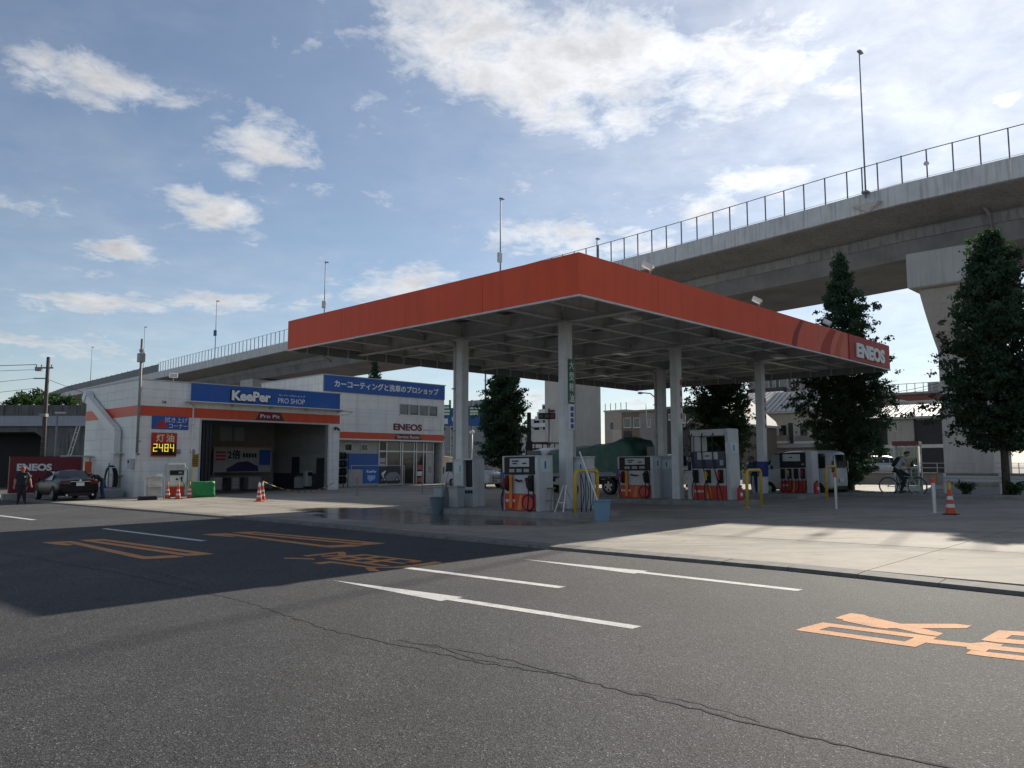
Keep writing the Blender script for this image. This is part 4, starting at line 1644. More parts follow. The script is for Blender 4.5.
# ground floor front is set back under the band
zb0 = 3.30 - sz
MB().box(0, SWD, 0, .2, zb0, TZ).box(0, .2, .2, SDP, B, TZ).box(SWD - .2, SWD, .2, SDP, B, TZ).box(.2, SWD - .2, SDP - .2, SDP, B, TZ).build('wall', SHOPIN, shop)
bx('roof', mat('roof_sheet', (.4, .4, .39), .6), shop, .1, SWD - .1, .1, SDP - .1, TZ - .5, TZ - .35)
MB().box(-.1, SWD + .1, -.2, .3, TZ + .002, TZ + .07).box(-.1, .3, .3, SDP + .1, TZ + .002, TZ + .07).box(SWD - .3, SWD + .1, .3, SDP + .1, TZ + .002, TZ + .07).build('parapet_cap', LGREY, shop)
w0, w1 = sx(399, 403.5), sx(437.5, 417)
WX0, WX1, WZ1, WZ0 = w0[0], w1[0], 6.24 - sz, 5.33 - sz
st0, st1 = 3.36 - sz, 3.84 - sz
panels(shop, CREAM, 'x', -.002, -1, grid(0, SWD, 2.9, (WX0, WX1)), grid(st1, 6.78 - sz, .62, (WZ0, WZ1)), holes=[(WX0, WX1, WZ0, WZ1)])
panels(shop, CREAM, 'y', -.002, -1, grid(-.05, SDP, 2.25), grid(B, TZ, .62))
panels(shop, CREAM, 'y', SWD + .002, 1, grid(-.05, SDP, 2.25), grid(B, TZ, .62))
bx('stripe', STRIPE, shop, 0, SWD + .02, -.075, 0, st0, st1)
bx('white_lip', WHITE, shop, -.02, SWD + .04, -.10, 0, zb0 - .06, st0 - .003)
bx('soffit', WHITE, shop, .2, SWD - .2, .2, .6, zb0 - .05, zb0 + .05)
n = 4
for i in range(n):
    a, b_ = lerp(WX0, WX1, i / n) + .03, lerp(WX0, WX1, (i + 1) / n) - .03
    f = MB()
    f.box(a, b_, -.05, .02, WZ0, WZ0 + .05).box(a, b_, -.05, .02, WZ1 - .05, WZ1).box(a, a + .05, -.05, .02, WZ0 + .051, WZ1 - .051).box(b_ - .05, b_, -.05, .02, WZ0 + .051, WZ1 - .051)
    f = f.build('window', ALU, shop)
    bx('pane', GLASS, f, a + .052, b_ - .052, -.012, .0, WZ0 + .052, WZ1 - .052)
    bx('blind', mat('blind_pale', (.26, .26, .25), .8), f, a + .10, b_ - .16, -.028, -.016, WZ0 + .08 + .16 * (i % 2), WZ1 - .06)
bx('window_sill', ALU, shop, WX0 - .05, WX1 + .05, -.11, 0, WZ0 - .06, WZ0 - .004)
# ground floor: glass doors, small windows, blue panel
FY = .62
GLB = mat('shopfront_wall', (.50, .49, .46), .6, dirt=.1)
gl = MB()
D0, D1 = sx(392, 450)[0], SWD - .25
gl.box(.2, D0, FY, FY + .15, B, zb0 - .05)
gl.build('shop_front_wall', GLB, shop)
for (xa, xb) in ((349.5, 356), (366, 372)):
    a, b_ = sx(xa, 445)[0], sx(xb, 445)[0]
    f = bx('small_window', ALU, shop, a - .05, b_ + .05, FY - .05, FY - .002, 2.43 - sz, 3.0 - sz)
    bx('pane', GLASS, f, a, b_, FY - .062, FY - .051, 2.48 - sz, 2.95 - sz)
a, b_ = sx(347, 460)[0], sx(384, 460)[0]
bx('blue_panel', mat('panel_blue', (.035, .13, .42), .5, var=.05), shop, a, b_, FY - .03, FY - .002, 1.05 - sz, 2.25 - sz)
# doors: uprights, transom with upper lights, panes
xs_ = [sx(p, 460)[0] for p in (383.5, 391, 405, 407, 418.5, 421, 428, 431, 438)]
TR = 2.45 - sz
for x in xs_:
    bx('door_post', ALU, shop, x - .05, x + .05, FY - .05, FY + .05, -.3, zb0 - .06)
bx('transom', ALU, shop, xs_[0] - .05, xs_[-1] + .05, FY - .065, FY - .052, TR - .06, TR + .06)
bx('door_sill', ALU, shop, xs_[0] - .05, xs_[-1] + .05, FY - .065, FY - .052, -.35, .12)
for i, (a, b_) in enumerate(zip(xs_[:-1], xs_[1:])):
    d = bx('door_pane' if i in (2, 4) else 'shop_pane', GLASS, shop, a + .055, b_ - .055, FY, FY + .015, .0, TR)
    bx('upper_pane', GLASS_M if i % 2 else GLASS, shop, a + .055, b_ - .055, FY, FY + .015, TR + .065, zb0 - .1)
    if i == 0:
        for k in range(4):
            piece('poster', mat('poster_pale', (.5, .5, .48), .6), d, a + .1, b_ - .1, FY - .02, FY - .002, .5 + .45 * k, .85 + .45 * k)
    if i == 5:
        for k in range(3):
            piece('poster', mat('poster_red', (.42, .12, .10), .6) if k % 2 == 0 else WHITE, d, a + .1, b_ - .1, FY - .02, FY - .002, .25 + .5 * k, .62 + .5 * k)
d = bx('side_door', GLB, shop, xs_[7] + .06, xs_[8] - .06, FY - .03, FY - .002, .0, TR - .08)
bx('notice', GREY, d, xs_[7] + .2, xs_[8] - .2, FY - .045, FY - .031, 1.0, 1.5)
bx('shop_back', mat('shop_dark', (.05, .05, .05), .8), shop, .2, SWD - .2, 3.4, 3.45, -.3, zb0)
vL, vR = sx(393, 427)[0], sx(421.5, 427)[0]
text('lettering', 'ENEOS', MAROON, shop, vL, vR, 4.10 - sz, 4.64 - sz, -.053, .03, .035)
text('lettering', 'ENEOSウイング', GREY, shop, sx(423.5, 430)[0], sx(440.5, 430)[0], 4.12 - sz, 4.30 - sz, -.053, .01, .0)
a, b_ = sx(396.5, 436)[0], sx(418.5, 436)[0]
MB().prism([(a - .65, st0 + .01), (a - .25, st1 - .01), (b_ + .25, st1 - .01), (b_ + .65, st0 + .01)], -.082, -.076, 'y').build('badge', mat('badge_orange', (.50, .12, .03), .4), shop)
MB().prism([(a - .3, st0 + .02), (a - .05, st1 - .02), (b_ + .05, st1 - .02), (b_ + .3, st0 + .02)], -.087, -.0825, 'y').build('badge', MAROON, shop)
text('badge_lettering', 'Service Room', LETTER, shop, a, b_, st0 + .12, st1 - .11, -.087, .006, .006)
# its sign
t = thing('shop_top_sign', 'long blue ribbed sign with white Japanese lettering on tall shop', 'sign', WZ(SU - .06, SV0, 6.78), FU)
sign_slats(t, SWD, 1.17, 8, NAVY)
a, b_ = sx(333, 384)[0], sx(437, 393)[0]
text('lettering', 'カーコーティングと洗車のプロショップ', LETTER, t, a, b_, .33, .88, -.121, .02, .024)
# aerial/brackets at the right end of shop
t = thing('sign_bracket', 'thin grey bracket sticking out from the end of bay sign', 'bracket', WZ(KUU - .2, 30.05, 4.96), FU)
MB().tube([(0, 0, 0), (.9, 0, 0)], .025, 6).build('arm', GREY, t)
MB().tube([(0, 0, -.25), (.6, 0, -.2), (.85, 0, -.02)], .018, 6).build('stay', GREY, t)

# ================================================================== THINGS BY THE BUILDINGS
def cone(label, loc, pole=False, group='traffic cones', topper=True):
    t = thing('traffic_cone', label, 'cone', loc, random.uniform(0, 1.5), group, tilt=True)
    CO, CW = mat('cone_orange_red', (.62, .075, .025), .5, var=.08), mat('cone_white', (.68, .68, .66), .45)
    t.scale = (.92, .92, .92)
    bx('base', BLACKP if not pole else CO, t, -.19, .19, -.19, .19, 0, .03, .008)
    prof = [(.135, .032, 0), (.118, .16, 0), (.105, .25, 1), (.088, .38, 0), (.075, .47, 1), (.060, .58, 0), (.030, .70, 0)]
    zz = [(.145, .032), (.118, .20), (.103, .30), (.085, .42), (.070, .52), (.045, .70)]
    for i in range(5):
        (r0, z0), (r1, z1) = zz[i], zz[i + 1]
        MB().lathe([(r0, z0), (r1, z1 - .0015)], 16).build('cone_body' if i % 2 == 0 else 'reflective_band', CO if i % 2 == 0 else CW, t, smooth='auto')
    if topper:
        MB().lathe([(.05, .701), (.055, .74), (.045, .86), (.02, .90)], 12).build('cone_cap', YELLOW if not pole else CW, t, smooth='auto')
        MB().lathe([(.022, .901), (.024, .95), (.01, .965)], 10).build('cap_tip', CO, t)
    return t


KG = GP(168, 498)
cone('leftmost red and white cone beside the kerosene pump', GP(167.5, 498.5))
cone('middle red and white cone in front of kerosene pump', GP(178, 499))
cone('red and white cone between kerosene pump and green box', GP(189.5, 498))
c4 = cone('red and white cone alone in the sunlit forecourt before bay', GP(259, 501.5), True)
c5 = cone('second cone half hidden behind the sunlit forecourt cone', GP(262.5, 500), True)
cone('red and white cone with black base at far right of forecourt', GP(951, 514.5))
# chain posts, chain
POSTM = mat('chain_post', (.22, .22, .22), .6)


def slim_post(label, loc, h, top, m, r=.03, name='barrier_post', group=None):
    t = thing(name, label, 'post', loc, 0, group, tilt=True)
    MB().lathe([(r * 3.2, 0), (r * 3.2, .025), (r * 1.1, .035)], 12).build('foot', STEEL_DK, t)
    MB().cyl((0, 0, .03), (0, 0, h), r, n=10).build('shaft', m, t, smooth='auto')
    if top:
        MB().lathe([(r * 1.25, h - .10), (r * 1.25, h + .01), (r * .5, h + .03)], 10).build('cap', top, t)
    return t


CAPR = mat('cap_red', (.60, .07, .04), .5)
slim_post('thin grey chain post with red tip in front of shop', GP(357, 496), .95, CAPR, POSTM)
slim_post('leaning thin chain post left of the first pump island', GP(422, 493.5), .95, CAPR, POSTM)
slim_post('steel post with red top beside the far right cone', GP(935, 514.5), .92, CAPR, ALU, .05)
slim_post('slim post with orange tip right of last yellow hoop', GP(836.5, 510), 1.05, CAPR, ALU, .035)


def chain(label, a, b, sag, n=46):
    CY_, CB = mat('chain_yellow', (.5, .38, .06), .5), BLACKP
    t = thing('barrier_chain', label, 'chain', a, 0)
    d = b - a
    for i in range(n):
        t0, t1 = i / n, (i + .92) / n
        p = [Vector((d.x * s, d.y * s, d.z * s - sag * 4 * s * (1 - s))) for s in (t0, t1)]
        MB().cyl(p[0], p[1], .022, n=5).build('chain_link', CY_ if (i // 2) % 2 == 0 else CB, t)
    return t


chain('yellow and black plastic chain sagging across the bay front', GP(262.5, 500) + Vector((0, 0, .86)), W(KUU - .3, 29.6, .5), .55)
# green covered box
def green_box():
    p = GP(202, 497.2)
    t = thing('green_cover_box', 'bright green fabric covered box by bay entrance', 'box', p, FU, tilt=True)
    q = MB()
    bm = bmesh.new()
    bmesh.ops.create_cube(bm, size=1)
    bmesh.ops.subdivide_edges(bm, edges=bm.edges, cuts=5, use_grid_fill=True)
    rnd = random.Random(5)
    for v in bm.verts:
        f = 1 + .05 * (.5 - v.co.z)
        v.co = Vector((v.co.x * .98 * f + rnd.uniform(-.012, .012), v.co.y * .8 * f + rnd.uniform(-.012, .012), max(0, (v.co.z + .5) * .82 + rnd.uniform(-.014, .014))))
    q.v = [tuple(v.co) for v in bm.verts]
    bm.verts.index_update()
    q.f = [tuple(v.index for v in f.verts) for f in bm.faces]
    bm.free()
    q.build('cover', mat('cover_green', (.015, .26, .07), .55, var=.15, scale=5), t, smooth=True)
    q = MB().box(-.53, .53, -.44, .44, 0, .03).build('hem', mat('cover_green_hem', (.012, .18, .05), .6), t)


green_box()
# dark rack with tyres by the shop corner
p = W(SU - .9, onu(341, 470, SU - .9)[0])
t = thing('tyre_rack', 'tall dark rack holding tyres between bay and shop', 'rack', p, FU)
for x in (-.42, .42):
    for y in (-.28, .28):
        MB().cyl((x, y, 0), (x, y, 2.5), .03, n=6).build('upright', BLACKP, t)
for k in range(4):
    z = .25 + .58 * k
    MB().box(-.45, .45, -.3, .3, z, z + .03).build('shelf', STEEL_DK, t)
    for i in range(3):
        q = MB()
        pr = [(.14, -.09), (.24, -.10), (.27, -.06), (.27, .06), (.24, .10), (.14, .09)]
        vs = []
        for r_, x_ in pr:
            for s in range(14):
                a = 2 * math.pi * s / 14
                vs.append((x_ - .27 + .27 * i, r_ * math.cos(a), z + .30 + r_ * math.sin(a)))
        fs = [((j) * 14 + s, (j) * 14 + (s + 1) % 14, ((j + 1) % 6) * 14 + (s + 1) % 14, ((j + 1) % 6) * 14 + s) for j in range(6) for s in range(14)]
        q.add(vs, fs).build('tyre', RUBBER, t, smooth=True)
# banner on a rail fence in front of the shop
bu = 46.6
va, za = onu(361.5, 467, bu)
vb, zb1 = onu(401.5, 467, bu)
p = W(bu, va)
t = thing('fence_banner', 'blue and black banner with motorcycle-like picture on rail fence', 'banner', p, FU)
t['label'] = 'blue and black picture banner tied to low rail fence'
w = vb - va
bx('blue_half', mat('banner_blue', (.03, .13, .45), .5, var=.1), t, .1, w * .42, -.03, -.01, .3, 1.5)
bx('dark_half', mat('banner_dark', (.03, .035, .045), .5, var=.3, scale=4), t, w * .42 + .002, w - .1, -.03, -.01, .3, 1.5)
text('lettering', 'KeePer', LETTER, t, .42, w * .36, 1.05, 1.25, -.03, .006, .03)
MB().prism([(.5, .9), (.5, .62), (w * .2, .42), (w * .33, .62), (w * .33, .9), (w * .28, .84), (w * .2, .9), (w * .13, .84)], -.036, -.0305, 'y').build('emblem', mat('emblem_pale', (.35, .5, .75), .5), t)
cp = [(.47, .45), (.50, .62), (.58, .80), (.68, 1.05), (.86, 1.1), (.95, .85), (.97, .55), (.9, .48)]
MB().prism([(w * a, z) for a, z in cp], -.036, -.0305, 'y').build('car_picture', mat('print_grey', (.22, .24, .27), .4), t)
for cx_ in (.56, .88):
    q = MB()
    for r_, m_ in ((.16, BLACKP),):
        MB().cyl((w * cx_, -.040, .56), (w * cx_, -.0365, .56), r_, n=16).build('wheel_picture', m_, t)
        MB().cyl((w * cx_, -.044, .56), (w * cx_, -.0405, .56), .09, n=16).build('wheel_picture', LGREY, t)
MB().prism([(w * .48, 1.0), (w * .53, .62), (w * .56, .66), (w * .535, .84), (w * .60, 1.18), (w * .57, 1.2)], -.036, -.0305, 'y').build('print_swoosh', LETTER, t)
rail = thing('rail_fence', 'low white pipe rail fence standing in front of shop', 'fence', W(bu + .06, va - .8), FU)
for x in (0, w * .5 + .6, w + 1.1):
    MB().cyl((x, 0, -.02), (x, 0, 1.6), .03, n=8).build('post', LGREY, rail)
for z in (.22, 1.57):
    MB().cyl((0, 0, z), (w + 1.1, 0, z), .025, n=8).build('rail', LGREY, rail)

# ---- at the left wall: hose coil, ramp, rack, cabinet
uH, zH = lw(114, 490)
def coil():
    u, v = 46.6, KVV - .8
    t = thing('hose_coil', 'tall black coil of hose hanging at the cream side wall', 'hose', W(u, v), FU + .35)
    MB().tube([(0, .1, -.02), (0, .1, 1.9)], .035, 8).build('stand', STEEL_DK, t)
    bx('foot', STEEL_DK, t, -.25, .25, -.1, .3, -.03, .02)
    rnd = random.Random(2)
    for k in range(6):
        pts = []
        for i in range(33):
            a = 2 * math.pi * i / 32
            pts.append(((.30 + .02 * k) * math.sin(a), .02 - .045 * k * .7, .95 + (.78 - .02 * rnd.random()) * math.cos(a)))
        MB().tube(pts, .036, 7).build('hose_loop', RUBBER, t, smooth=True)
    bx('hook', ALU, t, -.2, .2, -.22, .1, 1.60, 1.66)


coil()
pu, pv = 47.4, KVV - 1.0
t = thing('metal_ramp', 'low grey metal platform at foot of the side wall', 'platform', W(pu, pv), FU, tilt=True)
q = MB().prism([(-1.6, 0), (1.4, 0), (1.4, .42), (.9, .52), (-1.1, .52), (-1.6, .38)], -.7, .7, 'x')
q.build('body', GREY, t, bevel=.02)
for i in range(6):
    piece('tread', STEEL_DK, t, -.66, .66, -1.0 + .33 * i, -.85 + .33 * i, .521, .545)
t = thing('wire_rack', 'white wire rack with papers at the building corner', 'rack', GP(155, 499), FU, tilt=True)
for x in (-.38, .38):
    for y in (-.18, .18):
        MB().cyl((x, y, 0), (x, y, 1.15), .014, n=6).build('upright', ALU, t)
for z in (.12, .62, 1.1):
    MB().box(-.4, .4, -.2, .2, z, z + .02).build('shelf', LGREY, t)
bx('side_sheet', mat('sheet_pale', (.5, .5, .48), .6), t, -.39, .39, .185, .20, .15, 1.12)
bx('folded_papers', WHITE, t, .05, .3, -.12, .1, 1.121, 1.25)
t = thing('leaning_board', 'pale blue and white board leaning at building corner', 'board', GP(147, 498.5), FU - .3, tilt=True)
MB().prism([(0, 0), (.04, 0), (.22, 1.0), (.18, 1.0)], -.16, .16, 'x').build('board', mat('pale_board', (.5, .56, .62), .5), t)
t = thing('black_weight', 'flat black rubber weight on the ground at building corner', 'weight', GP(149, 500), FU, tilt=True)
MB().prism([(-.5, 0), (.35, 0), (.3, .2), (-.45, .2)], -.2, .2, 'y').build('block', RUBBER, t, bevel=.02)

# ================================================================== LEFT EDGE: SIGN, POLES, WALL
EU = 50.0
va, za = onu(10, 457, EU)
vb, zb1 = onu(80, 491, EU)
p = W(EU, va)
t = thing('ground_sign', 'wide maroon ground sign with white lettering at far left', 'sign', p, FU)
w = vb - va
bx('base', KERB, t, -.25, w * .55, -.2, .3, -.2, .28, .02)
bx('board', MAROON, t, 0, w, -.06, .12, .30, 2.28, .02)
bx('frame', mat('frame_dark', (.06, .01, .015), .5), t, -.03, w + .03, -.03, .09, 2.285, 2.33)
a, b_ = onu(16.5, 467, EU)[0] - va, onu(51.5, 467, EU)[0] - va
text('lettering', 'ENEOS', LETTER, t, a, b_, 1.52, 1.92, -.06, .02, .045)
for i in range(4):
    piece('small_print', LETTER, t, a + .02 + i * .2, a + .16 + i * .2, -.066, -.0605, 1.18, 1.30)
# cabinets right of the sign
t = thing('machine_cabinet', 'white cabinet with vertical stripes right of maroon sign', 'cabinet', W(EU + .5, onu(72, 480, EU)[0]), FU)
bx('case', WHITE, t, -.3, .35, -.3, .3, 0, 2.0, .02)
for i in range(3):
    piece('louvre', GREY, t, -.25 + .2 * i, -.12 + .2 * i, -.312, -.3005, .9, 1.9)
t = thing('banner_stand', 'orange and white upright banner stand behind black sedan', 'banner', W(EU - .4, onu(86.5, 480, EU)[0]), FU)
bx('orange_panel', mat('banner_orange', (.62, .10, .03), .5), t, -.26, .10, -.02, .02, .6, 2.0)
bx('white_panel', WHITE, t, .105, .26, -.02, .02, .6, 2.0)
MB().cyl((-.2, .0, 0), (-.2, .0, .6), .02, n=6).build('leg', GREY, t)
MB().cyl((.2, .0, 0), (.2, .0, .6), .02, n=6).build('leg', GREY, t)
t = thing('lean_to_roof', 'small flat grey lean-to roof beside cream side wall', 'roof', W(52.3, KVV - 1.9), FU)
bx('roof_sheet', LGREY, t, .5, 1.75, -1.0, 1.0, 2.3, 2.4)
for x in (.6, 1.6):
    for y in (-.9, .9):
        MB().cyl((x, y, -.1), (x, y, 2.3), .04, n=6).build('post', GREY, t)


def at_depth(px, py, Y):
    r = ray(px, py)
    k = Y / r.y
    return Vector((0, 0, CAM_H)) + r * k


def lamp_simple(label, px, top, Y, head=1):
    p = at_depth(px, top, Y)
    g = G(p.x, p.y)
    t = thing('pole_lamp', label, 'lamp', (p.x, p.y, g), 0)
    h = p.z - g
    MB().tube([(0, 0, -.1), (0, 0, h)], .075, 8, .055).build('pole', LAMPG, t, smooth=True)
    MB().box(-.12, .12 + .35 * head, -.12, .12, h, h + .12).build('lamp_head', LGREY, t, bevel=.03)
    return t


lamp_simple('plain grey pole lamp rising above maroon ground sign', 57.5, 414, 46.5)
# slanting ladder frame
p0, p1 = at_depth(57, 466, 47), at_depth(67, 427, 47.8)
g0 = G(p0.x, p0.y)
t = thing('leaning_ladder', 'pale ladder leaning up beside the cream building', 'ladder', (p0.x, p0.y, g0), FV)
hh = p1.z - g0
for s in (0, .55):
    MB().cyl((s, 0, 0), (s + .85, .7, hh), .035, n=6).build('rail', ALU, t)
for i in range(9):
    f = (i + .7) / 9.6
    MB().cyl((f * .85, f * .7, hh * f), (.55 + f * .85, f * .7, hh * f), .02, n=6).build('rung', ALU, t)
# utility pole with arms, transformer bits and wires
WOOD = mat('pole_concrete_brown', (.085, .072, .06), .85, var=.2, scale=4)
p = at_depth(48.5, 357, 62)
g = G(p.x, p.y)
up = thing('utility_pole', 'brown utility pole with crossarms and wires at left', 'pole', (p.x, p.y, g), 0)
H_ = p.z - g
MB().tube([(0, 0, -.2), (0, 0, H_)], .20, 10, .13).build('shaft', WOOD, up, smooth=True)
MB().box(-1.0, .45, -.06, .06, H_ - .92, H_ - .80).build('crossarm', STEEL_DK, up)
MB().box(-1.05, .05, -.05, .05, H_ - 1.75, H_ - 1.66).build('crossarm', STEEL_DK, up)
for x in (-.9, -.5, .3):
    MB().lathe([(.04, 0), (.07, .04), (.05, .10), (.07, .16), (.03, .2)], 8, (x, 0, H_ - .80)).build('insulator', LGREY, up)
MB().box(-.95, -.45, -.12, .12, H_ - 1.12, H_ - .93).build('switch_box', STEEL_DK, up)
MB().box(-.30, .22, -.3, .1, H_ - 4.75, H_ - 4.5).build('cable_box', STEEL_DK, up)
for k in range(6):
    MB().cyl((-.15, -.15, 2 + k * .45), (.15, -.15, 2 + k * .45), .012, n=5).build('step_bolt', STEEL_DK, up)


def wire(label, a, b, sag, r=.014):
    t = thing('overhead_wire', label, 'wire', a, 0)
    d = b - a
    n = 14
    pts = [Vector((d.x * i / n, d.y * i / n, d.z * i / n - sag * 4 * (i / n) * (1 - i / n))) for i in range(n + 1)]
    MB().tube(pts, r, 4).build('cable', BLACKP, t)
    return t


top = Vector((p.x, p.y, g + H_))
wire('upper overhead wire running left from the utility pole top', top + Vector((-.9, 0, -.6)), Vector((-75, 66, top.z - .3)), .25, .03)
wire('second overhead wire just below the top one at left', top + Vector((-.9, 0, -1.0)), Vector((-75, 64, top.z - .9)), .35, .02)
wire('middle overhead wire sloping left from the utility pole', top + Vector((-1.0, 0, -1.7)), Vector((-75, 66, top.z - 2.9)), .5, .02)
wire('lowest overhead wire sloping left from utility pole', top + Vector((-1.0, 0, -2.5)), Vector((-75, 66, top.z - 4.2)), .5, .02)
wire('short stay wire from utility pole down to the right', top + Vector((.1, 0, -1.8)), top + Vector((5.6, 6, -4.2)), .1, .02)

# old concrete road bridge / retaining wall behind
OLDC = mat('old_concrete', (.16, .155, .145), .9, var=.25, scale=.8, dirt=.45)
PALE = mat('pale_steel_beam', (.36, .38, .41), .6, var=.08, dirt=.15)
Y0 = 80.0
o = at_depth(-60, 470, Y0)
gl = G(o.x, o.y)
br = thing('old_road_bridge', 'dark old concrete road bridge over black underpass at left', 'bridge', (o.x, Y0, gl), 0)


def bxp(px, py):
    p = at_depth(px, py, Y0)
    return p.x - o.x, p.z - gl


xE = bxp(135, 400)[0]
z1, z0 = bxp(0, 405)[1], bxp(0, 416)[1]
n = 13
for i in range(n):
    a, b_ = xE * i / n, xE * (i + 1) / n
    piece('parapet_panel', OLDC, br, a + .12, b_ - .02, .0, .25, z0 + .02, z1)
    piece('parapet_post', OLDC, br, a - .1, a + .1, -.06, .28, z0 + .02, z1 + .12)
z2 = bxp(0, 426)[1]
bx('pale_girder', PALE, br, -2, xE, -.3, 6, z2, z0)
MB().box(-2, xE, -.36, .0 - .302, z2 - .02, z2 + .08).build('girder_flange', PALE, br)
z3, xo = bxp(0, 432)[1], bxp(46, 440)[0]
MB().prism([(-2, z3), (-2, z2 - .025), (xE, z2 - .025), (xE, -.5), (xo, -.5), (xo, z3 - .8), (xo - 1.2, z3)], .0, 5.5, 'y').build('abutment', OLDC, br)
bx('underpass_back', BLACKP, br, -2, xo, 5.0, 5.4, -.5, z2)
for i in range(5):
    a = xo + .2 + i * 2.2
    piece('abutment_panel', OLDC, br, a, a + 2.1, -.06, -.002, .2, z3 - .2)
# low white guard rail in the underpass
rail = thing('underpass_rail', 'low white guard rail in front of dark underpass', 'guard rail', (o.x, 66, G(o.x, 66)), 0)
for z in (.5, .95):
    MB().box(0, 12, -.04, .04, z, z + .22).build('rail', WHITE, rail)
for i in range(7):
    MB().cyl((i * 2, .1, -.1), (i * 2, .1, 1.2), .06, n=6).build('post', WHITE, rail)
# ================================================================== PUMP ISLANDS AND PUMPS
ISL = mat('island_concrete', (.24, .235, .225), .8, var=.2, scale=3, dirt=.2, bump=.2, bscale=40)
PRED = mat('pump_red', (.52, .040, .025), .35, var=.06)
PORANGE = mat('pump_orange', (.62, .20, .03), .4)
PWHITE = mat('pump_white', (.48, .485, .48), .45, var=.08, dirt=.15)
NAVYP = mat('pump_navy', (.015, .022, .06), .3)
STICK = mat('sticker_pale', (.50, .60, .58), .5)
NOZ = [mat('nozzle_red', (.45, .03, .03), .4), mat('nozzle_yellow', (.60, .42, .03), .4), mat('nozzle_black', (.02, .02, .02), .4), mat('nozzle_blue', (.03, .07, .30), .4)]


def island(label, u0, u1, v0, v1, h=.15):
    uc, vc = (u0 + u1) / 2, (v0 + v1) / 2
    t = thing('pump_island', label, 'island', W(uc, vc), FV, 'concrete pump islands', tilt=True)
    L_, D_ = (u1 - u0) / 2, (v1 - v0) / 2
    r = .25
    poly = []
    for cx_, cy_, a0 in ((L_ - r, D_ - r, 0), (-L_ + r, D_ - r, 90), (-L_ + r, -D_ + r, 180), (L_ - r, -D_ + r, 270)):
        for k in range(5):
            a = R(a0 + 90 * k / 4)
            poly.append((cx_ + r * math.cos(a), cy_ + r * math.sin(a)))
    MB().prism(poly, -.06, h, 'z').build('kerb_block', ISL, t, bevel=.015)
    poly2 = [(x * (1 - .12 / L_), y * (1 - .12 / D_)) for x, y in poly]
    MB().prism(poly2, h + .001, h + .008, 'z').build('top_screed', mat('island_top', (.30, .29, .275), .85, var=.2, scale=4), t)
    return t


island('concrete pump island nearest the road with column sign', 13.35, 19.95, 16.15, 18.35)
island('middle concrete pump island under the taller pump', 12.75, 19.0, 23.75, 25.55)
island('farthest concrete pump island in front of the white van', 13.1, 20.0, 29.35, 32.0)
IZ = .158


def hose(pts, t, r=.019):
    P = [Vector(p) for p in pts]
    out = []
    n = 6
    for i in range(len(P) - 1):
        p0, p1, p2, p3 = P[max(i - 1, 0)], P[i], P[i + 1], P[min(i + 2, len(P) - 1)]
        for k in range(n):
            s = k / n
            out.append(.5 * ((2 * p1) + (p2 - p0) * s + (2 * p0 - 5 * p1 + 4 * p2 - p3) * s * s + (3 * p1 - p0 - 3 * p2 + p3) * s ** 3))
    out.append(P[-1])
    return MB().tube(out, r, 6).build('hose', RUBBER, t, smooth=True)


def nozzle(t, x, y, z, m, s=1.0):
    q = MB()
    q.cyl((x, y, z), (x, y - .10 * s, z + .10 * s), .028 * s, n=8)
    q.box(x - .022 * s, x + .022 * s, y - .17 * s, y - .05 * s, z + .06 * s, z + .13 * s)
    q.cyl((x, y - .15 * s, z + .09 * s), (x, y - .10 * s, z - .14 * s), .026 * s, n=8)
    o = q.build('nozzle', m, t)
    MB().tube([(x, y - .13 * s, z + .03 * s), (x, y - .05 * s, z - .02 * s), (x, y - .08 * s, z - .12 * s)], .008, 5).build('trigger_guard', BLACKP, o)
    return o


